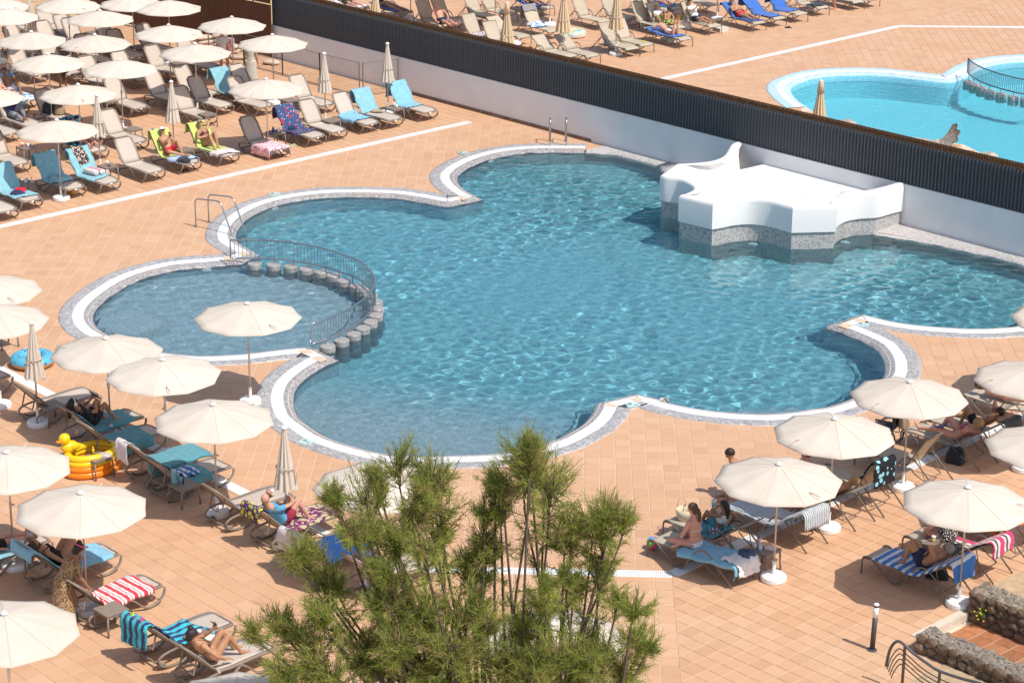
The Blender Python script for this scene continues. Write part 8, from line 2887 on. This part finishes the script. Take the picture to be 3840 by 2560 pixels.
rag('towel_heap', G(*r_(920, 1190, 2300, 1500), 0.4) + (SEAT_Z + 0.03,), 0.16, 0.15, fabric_stripe('violet_white', [(0.4, (0.18, 0.10, 0.35)), (0.6, (0.75, 0.74, 0.74))], 'X', 0.07), 'violet and white bag between the cross-legged woman and the girl', 'bag', 13, 0.13)
rag('dark_towel', G(*r_(1730, 1000, 2880, 1300), 0.15) + (0.012,), 0.22, 0.20, T_DARK, 'dark blue towel hanging to the ground under the woman in the red bikini', 'towel', 14, 0.30)
rag('bag', local(find('blue striped towel under the man'), (0.1, -0.52, 0.005)), 0.20, 0.17, T_DARK, 'black bag on the ground beside the man drinking', 'bag', 15, 0.26)
rag('tote_bag', G(*rG(1185, 270), 0.15) + (0.012,), 0.19, 0.10, M_WHITEP, 'white tote bag on the far terrace beside the girl', 'bag', 16, 0.36)
rag('white_towel', G(*rF(635, 480), 0.3) + (SEAT_Z,), 0.30, 0.24, T_WHITE, 'white towel heap just behind the screen below the capped umbrella', 'towel', 17, 0.12)
rag('pink_thing', local(find('bright blue towel at the top'), (0.4, 0.0, SEAT_Z + 0.035)), 0.14, 0.09, plain('pink_plastic', (0.75, 0.12, 0.35), 0.5), 'pink thing on the royal blue towel at the top', 'cloth', 18, 0.04)
rag('dark_clothes', local(find('dark blue printed towel'), (0.15, -0.15, SEAT_Z + 0.035)), 0.15, 0.12, NAVY, 'small dark cloth on the printed towel', 'cloth', 19, 0.08)
rag('white_towel', local(find('pink striped towel'), (0.1, 0.3, SEAT_Z + 0.03)), 0.17, 0.12, BLACK, 'black bag beside the woman in the dotted swimsuit', 'bag', 20, 0.14)
rag('print_cloth', on_table('phone', 0.06, -0.12), 0.14, 0.10, plain('cream_print', (0.70, 0.68, 0.55), 0.9, 0.3, 20), 'cream printed cloth beside the red slush', 'cloth', 21, 0.05)

def roll(p, rz, L, r, mat, label, tilt=0.0):
    o = MB().lathe([(0.0, -L / 2), (r * 0.9, -L / 2), (r, -L / 2 + 0.02), (r, L / 2 - 0.02), (r * 0.9, L / 2), (0.0, L / 2)], 18).part('rolled_towel', mat, None, True)
    o.matrix_world = Matrix.Translation(p) @ Matrix.Rotation(rz, 4, 'Z') @ Matrix.Rotation(math.pi / 2, 4, 'Y')
    tag(o, label, 'towel')
RZ_ = fabric_stripe('roll_pink_stripe', [(0.5, (0.62, 0.03, 0.12)), (0.5, (0.80, 0.74, 0.72))], 'Z', 0.055)
RP_ = fabric_stripe('roll_pale_stripe', [(0.5, (0.74, 0.60, 0.58)), (0.5, (0.80, 0.76, 0.74))], 'Z', 0.08)
lo = find('flowered dress')
roll(local(lo, (0.33, 0.12, SEAT_Z + 0.13)), lo.rotation_euler[2] + 0.15, 0.52, 0.085, RZ_, 'rolled red and white striped towel on the flowered dress lounger')
roll(local(lo, (0.36, -0.08, SEAT_Z + 0.13)), lo.rotation_euler[2] + 0.15, 0.52, 0.085, RP_, 'rolled pale pink striped towel beside the red one')
lo = find('with a rolled towel')
roll(local(lo, (0.55, 0.0, SEAT_Z + 0.10)), lo.rotation_euler[2] + 1.3, 0.6, 0.085, T_TURQ, 'rolled turquoise towel behind the woman in the pale dress')

def peg(lo, y, col, label):
    P, d = side_line(float(lo['back']))
    tx, tz = P[9]
    o = empty('towel_peg', local(lo, (tx - 0.02, y, tz + 0.02)), lo.rotation_euler[2])
    tag(o, label, 'clip')
    m_ = plain('peg_%d%d%d' % tuple(int(c * 99) for c in col), col, 0.4)
    for s in (-1, 1):
        MB().tube([(s * 0.018, 0, -0.05), (s * 0.008, 0, 0.01), (s * 0.035, 0, 0.075)], [0.012, 0.014, 0.009], 6).part('arm', m_, o)
peg(find('crumpled teal towel'), -0.1, (0.85, 0.25, 0.02), 'orange towel clip on the crumpled turquoise towel')
peg(find('crumpled teal towel'), 0.1, (0.85, 0.60, 0.02), 'yellow towel clip beside the orange one')
peg(find('flowered dress'), -0.16, (0.85, 0.65, 0.02), 'yellow towel clip holding the flowered dress')
peg(find('lime towel under the man'), -0.2, (0.08, 0.25, 0.65), 'blue towel clip on the lime towel of the man')
peg(find('lime towel under the woman'), -0.18, (0.85, 0.22, 0.02), 'orange towel clip on the lime towel of the woman')
peg(find('navy and turquoise'), 0.12, (0.70, 0.80, 0.02), 'lime towel clip on the navy striped towel')
peg(find('navy and turquoise'), -0.15, (0.85, 0.10, 0.40), 'pink towel clip on the navy striped towel')

def sandals(p, rz, mat, label):
    o = empty('sandals', p, rz)
    tag(o, label, 'sandals')
    for s in (-1, 1):
        mb = MB()
        loft(mb, [(V3((-0.12, s * 0.07, 0.01)), V3((0, 1, 0)), 0.028, 0.01), (V3((-0.04, s * 0.07, 0.012)), V3((0, 1, 0)), 0.034, 0.012), (V3((0.06, s * 0.075, 0.012)), V3((0, 1, 0)), 0.044, 0.012), (V3((0.13, s * 0.075, 0.01)), V3((0, 1, 0)), 0.03, 0.01)], 12)
        so = mb.part('sole', mat, o, True)
        MB().tube([(0.03, s * 0.075 - 0.045, 0.015), (0.05, s * 0.075, 0.06), (0.03, s * 0.075 + 0.045, 0.015)], 0.012, 6, flat=(0.05, 0.01), up=(0, 0, 1)).part('strap', mat, so)
sandals(G(*q96(330, 1345)) + (0.012,), -0.4, plain('pale_green_rubber', (0.55, 0.60, 0.35), 0.6), 'pale green sandals on the tiles by the strawberry towel')
sandals(G(*q4(1690, 590)) + (0.012,), -0.9, M_BLK, 'black sandals on the tiles by the man with the white cap')
sandals(G(*q4(330, 860)) + (0.012,), 0.2, M_BLK, 'black sandals under the lounger with the red cap')
sandals(G(*rF(800, 508)) + (0.012,), 0.2, plain('brown_leather', (0.10, 0.05, 0.03), 0.6), 'brown sandals on the far terrace near the screen')
sandals(G(*rH(745, 222)) + (0.012,), 0.1, M_BLK, 'black sandals on the open far terrace paving')
sandals(G(*q4(1830, 490)) + (0.012,), 0.6, plain('rose_rubber', (0.45, 0.28, 0.25), 0.6), 'rose sandals under the lime towel lounger of the woman')

# straw hat and basket
hp_ = G(*r_(1815, 975, 2300, 1500), 0.5)
ho = empty('straw_hat', (hp_[0], hp_[1], 0.44)); ho.rotation_euler = (0.9, 0.2, 0.4)
tag(ho, 'straw hat leaning on the table by the grey striped towel', 'hat')
M_STRAW = plain('straw', (0.62, 0.45, 0.25), 0.85, 0.15, 40, bump=0.5, bscale=80)
MB().lathe([(0.20, 0.0), (0.19, 0.012), (0.105, 0.02)], 24).part('brim', M_STRAW, ho, True)
MB().lathe([(0.105, 0.0205), (0.095, 0.09), (0.07, 0.12), (0.0, 0.125)], 24).part('crown', M_STRAW, ho, True)
lo = find('girl with a drink')
bk_ = empty('straw_basket', local(lo, (0.95, 0.05, SEAT_Z + 0.02)), 0.4)
tag(bk_, 'pale straw basket on the foot of the girl lounger', 'basket')
MB().lathe([(0.0, 0.0), (0.12, 0.0), (0.155, 0.12), (0.165, 0.22), (0.155, 0.22), (0.145, 0.12), (0.11, 0.012)], 20).part('basket', plain('pale_straw', (0.66, 0.55, 0.40), 0.85, 0.15, 40, bump=0.5), bk_, True)
for s in (-1, 1): MB().tube([(0.09 * math.cos(a), s * 0.12, 0.22 + 0.20 * math.sin(a)) for a in [math.pi * k / 10 for k in range(11)]], 0.009, 6).part('handle', M_STRAW, bk_, True)

# phones and books in hands
def in_hand(name, lo, p, rot, sz, mat, label, cat):
    o = MB().box(-sz[0] / 2, sz[0] / 2, -sz[1] / 2, sz[1] / 2, -sz[2] / 2, sz[2] / 2).part(name, mat, None)
    b = o.modifiers.new('edge', 'BEVEL'); b.width = min(sz) * 0.3; b.segments = 2
    o.matrix_world = Matrix.Translation(local(lo, p)) @ Matrix.Rotation(lo.rotation_euler[2], 4, 'Z') @ Matrix.Rotation(rot, 4, 'Y')
    tag(o, label, cat)
M_PHONE = plain('phone_black', (0.012, 0.012, 0.015), 0.15)
def hand_of(part):
    pass
def hold_pt(back, S=1.0, x0=0.10):
    J, _ = lying_back(back, 'flat', 'hold', S, x0)
    return (J['wristl'] + J['wristr']) / 2, J['wristl'], J['wristr']
m_, wl, wr = hold_pt(54)
in_hand('phone', find('lime towel under the man'), tuple(wr + V3((0.0, 0.02, 0.10))), -0.7, (0.012, 0.075, 0.15), M_PHONE, 'black phone in the hand of the man with the white cap', 'phone')
m_, wl, wr = hold_pt(50, 1.0, 0.12)
in_hand('phone', find('woman holding a phone'), tuple(wl + V3((0.0, -0.02, 0.10))), -0.7, (0.012, 0.075, 0.15), M_PHONE, 'black phone in the hand of the woman with a bun', 'phone')
m_, wl, wr = hold_pt(46)
in_hand('book', find('reading a dark book'), tuple(m_ + V3((0.04, 0, 0.10))), -0.75, (0.022, 0.22, 0.21), NAVY, 'dark blue book held by the reader', 'book')
m_, wl, wr = hold_pt(56)
in_hand('phone', find('man in a white shirt'), tuple(m_ + V3((0.0, 0, 0.09))), -0.6, (0.012, 0.075, 0.15), M_PHONE, 'phone in the hands of the man in a white shirt', 'phone')
in_hand('book', find('red bikini'), (0.42, 0.05, SEAT_Z + 0.24), 0.3, (0.20, 0.16, 0.02), plain('violet_cover', (0.10, 0.05, 0.24), 0.5, 0.2), 'violet book on the legs of the woman in the red bikini', 'book')
def mouth_cup(lo, args, side, label, drink):
    J, _ = args
    w = J['wrist' + side]; h = V3(J.get('hand' + side, (0, 0, 1))).normalized()
    p = w + h * 0.06 + V3((0.05, 0, -0.03))
    cup(local(lo, tuple(p)), label, drink)
mouth_cup(find('purple leaf towel'), lying_back(50, ('high', 'bent'), ('mouth', 'knee'), look=V3((0.85, 0.1, 0.2))), 'l', 'beige cup at the mouth of the bald man', M_MILK)
mouth_cup(find('blue striped towel under the man'), lying_back(38, ('high', 'bent'), ('mouth', 'belly'), look=V3((0.8, 0.1, 0.35))), 'l', 'cup of pale drink held by the man on the blue striped towel', M_MILK)
J_, _ = sitting(0.80, 0.15, 'up', -0.45, ('mouth', 'prop'), (0.9, 0.35, -0.1))
cup(local(find('girl with a drink'), tuple(J_['wristl'] + V3((0.06, 0, 0.02)))), 'cup of pale blue drink held by the girl', M_BLUDR, 0.14)

# grey block boxes under the far terrace loungers
M_BLOCK = plain('pale_concrete_block', (0.62, 0.57, 0.50), 0.9, 0.15, 6.0, bump=0.3)
for k, (q, l) in enumerate(((rG(450, 500), 'pale concrete block under the front pair on the far terrace'), (rG(1000, 415), 'pale concrete block under the girl lying face down'), (rF(880, 115), 'pale concrete block under the royal blue towel at the top'), (rH(215, 228), 'pale concrete block under the man in a white shirt'), (rH(890, 75), 'pale concrete block under the lounger with black clothes'))):
    p = G(*q, 0.1)
    o = empty('base_block', (p[0], p[1], 0.012), R(-52))
    tag(o, l, 'block')
    MB().box(-0.22, 0.22, -0.22, 0.22, 0.0, 0.15).part('block', M_BLOCK, o)
    MB().box(-0.20, 0.20, -0.2205, -0.2215, 0.04, 0.11).part('recess_shade', plain('block_shadow', (0.35, 0.32, 0.28), 0.9), o)  # flat darker plate: shade of a recess painted on the block face
# thin poles of open umbrellas beyond the top edge
for q, l in ((rE(842, 245), 'thin umbrella pole on the far terrace by the bald head'), (rE(1118, 318), 'thin umbrella pole right of the bald head'), (rF(438, 330), 'thin umbrella pole left of the capped folded umbrella'), (rF(1012, 272), 'thin umbrella pole before the grey shirt lounger'), (rG(995, 295), 'thin umbrella pole beside the boys'), (rH(185, 160), 'thin umbrella pole left of the man in red trunks')):
    p = G(*q)
    o = inst(proto_umb)
    o.location = (p[0], p[1], 0); o.rotation_euler = (0, 0, random.uniform(0, 6))
    tag(o, l.replace('thin umbrella pole', 'open umbrella showing only its pole'), 'umbrella', 'open umbrellas above the top edge')

# wheelchair parked behind the umbrellas of the right row
p = G(*r_(1090, 950, 2880, 1300))
wc = empty('wheelchair', (p[0], p[1] + 0.15, 0.012), R(150))
tag(wc, 'black folding wheelchair parked behind the right row of umbrellas', 'wheelchair')
M_TYRE = plain('black_tyre', (0.015, 0.015, 0.016), 0.7)
for s in (-1, 1):
    y = s * 0.27
    w = empty('wheel', (0, 0, 0)); w.parent = wc
    w.name = 'wheel'
    tw_ = MB().tube([(0.29 * math.cos(a), y, 0.30 + 0.29 * math.sin(a)) for a in [2 * math.pi * k / 28 for k in range(28)]], 0.018, 8, closed=True)
    tw_.part('tyre', M_TYRE, w, True)
    MB().tube([(0.25 * math.cos(a), y + s * 0.04, 0.30 + 0.25 * math.sin(a)) for a in [2 * math.pi * k / 28 for k in range(28)]], 0.009, 6, closed=True).part('push_rim', M_STEEL, w, True)
    sp_m = MB()
    for k in range(14):
        a = 2 * math.pi * k / 14
        sp_m.tube([(0, y, 0.30), (0.285 * math.cos(a), y, 0.30 + 0.285 * math.sin(a))], 0.0025, 4)
    sp_m.part('spokes', M_STEEL, w)
    MB().tube([(-0.20, s * 0.22, 0.90), (-0.20, s * 0.22, 0.30), (0.32, s * 0.22, 0.30)], 0.012, 6).part('side_frame', M_TYRE, wc)
    MB().tube([(-0.20, s * 0.22, 0.90), (-0.32, s * 0.22, 0.94), (-0.36, s * 0.22, 0.90)], 0.016, 6).part('push_handle', M_TYRE, wc)
    MB().tube([(-0.20, s * 0.24, 0.68), (0.18, s * 0.24, 0.68)], 0.02, 6).part('armrest', M_TYRE, wc)
    MB().tube([(0.40 + 0.08 * math.cos(a), s * 0.22, 0.09 + 0.08 * math.sin(a)) for a in [2 * math.pi * k / 14 for k in range(14)]], 0.014, 6, closed=True).part('caster', M_TYRE, wc)
    MB().tube([(0.32, s * 0.22, 0.50), (0.40, s * 0.22, 0.17)], 0.012, 6).part('front_fork', M_TYRE, wc)
MB().box(-0.20, 0.26, -0.21, 0.21, 0.47, 0.50).part('seat', M_TYRE, wc)
MB().box(-0.225, -0.20, -0.21, 0.21, 0.50, 0.88).part('backrest', M_TYRE, wc)
rag('bag', local(wc, (-0.36, 0.02, 0.55)), 0.12, 0.15, plain('khaki_cloth', (0.30, 0.21, 0.12), 0.9), 'khaki bag hanging behind the wheelchair', 'bag', 30, 0.30)

# depth plaques on the pool edge, pool wall lamps
M_PLQ = plain('pale_aqua_plaque', (0.50, 0.66, 0.62), 0.4, 0.06); M_PRT = plain('dark_teal_print', (0.03, 0.10, 0.10), 0.5)
for (x, y, rz, l) in ((1150, 1655, -0.45, 'pale aqua no diving plaque on the near left pool edge'), (1030, 728, 0.32, 'pale aqua plaque on the left pool edge beside the ladder lobe'), (1737, 573, 0.45, 'pale aqua plaque on the upper pool edge near the wall'), (3236, 1217, -0.2, 'pale aqua plaque on the right pool tip'), (2372, 1516, 0.3, 'pale aqua plaque on the near middle pool tip')):
    p = G(x, y, 0.03)
    o = empty('depth_plaque', (p[0], p[1], 0.030), rz)
    tag(o, l, 'plaque')
    MB().box(-0.15, 0.15, -0.13, 0.13, 0.0, 0.006).part('plate', M_PLQ, o)
    MB().tube([(-0.06 + 0.045 * math.cos(a), 0.03 + 0.045 * math.sin(a), 0.007) for a in [2 * math.pi * k / 18 for k in range(18)]], 0.007, 5, closed=True).part('circle', M_PRT, o)
    MB().tube([(-0.092, 0.062, 0.0075), (-0.028, -0.002, 0.0075)], 0.006, 5).part('bar', M_PRT, o)
    mk = MB()
    for k in range(3): mk.box(0.02 + 0.035 * k, 0.042 + 0.035 * k, -0.07, -0.025, 0.0065, 0.008)
    mk.part('print_marks', M_PRT, o)
for k, (x, y, l) in enumerate(((1860, 617, 'white underwater lamp in the upper lobe near the hooped ladder'), (776, 1017, 'white underwater lamp in the shallow pool'), (1048, 795, 'white underwater lamp in the left lobe'), (2822, 924, 'white underwater lamp before the platform'), (3168, 917, 'white underwater lamp right of the platform'))):
    p = np.array(G(x, y, -0.18))
    j = int(np.argmin(np.hypot(*(POOL - p).T)))
    o = empty('pool_lamp', (p[0], p[1], -0.24))
    d = -NOUT[j] if k < 3 else np.array((-0.2, -1.0))
    if k < 3: o.location = (POOL[j][0] - NOUT[j][0] * 0.02, POOL[j][1] - NOUT[j][1] * 0.02, -0.26)
    o.rotation_euler = (math.pi / 2, 0, math.atan2(d[1], d[0]) + math.pi / 2)
    tag(o, l, 'lamp')
    MB().lathe([(0.145, -0.01), (0.14, 0.02), (0.11, 0.028)], 20).part('ring', M_WHITEP, o, True)
    MB().lathe([(0.109, 0.02), (0.08, 0.035), (0.0, 0.04)], 20).part('lens', plain('lamp_lens', (0.55, 0.66, 0.68), 0.2), o, True)
    for ch in C.objects:
        if ch.parent == o: ch.cycles.is_caustics_receiver = True

# beige corner tiles at the pool tips
M_BEIGE = plain('beige_corner_tile', (0.66, 0.50, 0.34), 0.6, 0.08, 8.0)
for q in (zoomed(1560, 480, 2.24, [(340, 577), (385, 570), (440, 592), (395, 606)]),
          zoomed(720, 820, 2.24, [(385, 280), (440, 277), (480, 300), (425, 312)]), zoomed(720, 820, 2.24, [(270, 327), (320, 312), (350, 340), (275, 352)]),
          zoomed(900, 1240, 2.24, [(483, 165), (570, 155), (617, 182), (540, 196)]), zoomed(900, 1240, 2.24, [(600, 228), (680, 210), (728, 240), (672, 262)]),
          zoomed(1950, 1400, 2.24, [(702, 268), (760, 248), (815, 272), (800, 282)]), zoomed(1950, 1400, 2.24, [(920, 212), (985, 198), (1035, 215), (990, 242)]),
          zoomed(2950, 1100, 2.24, [(430, 270), (500, 250), (562, 270), (505, 296)]), zoomed(2950, 1100, 2.24, [(555, 222), (605, 208), (680, 225), (645, 248)])):
    P4 = [G(x, y, 0.034) for x, y in q]
    v = [(p[0], p[1], z) for z in (0.020, 0.0355) for p in P4]
    if area(np.array(P4)) < 0: v = v[3::-1] + v[7:3:-1]
    link('corner_tile', pymesh('corner_tile', v, [(0, 3, 2, 1), (4, 5, 6, 7), (0, 1, 5, 4), (1, 2, 6, 5), (2, 3, 7, 6), (3, 0, 4, 7)]), cop, M_BEIGE)
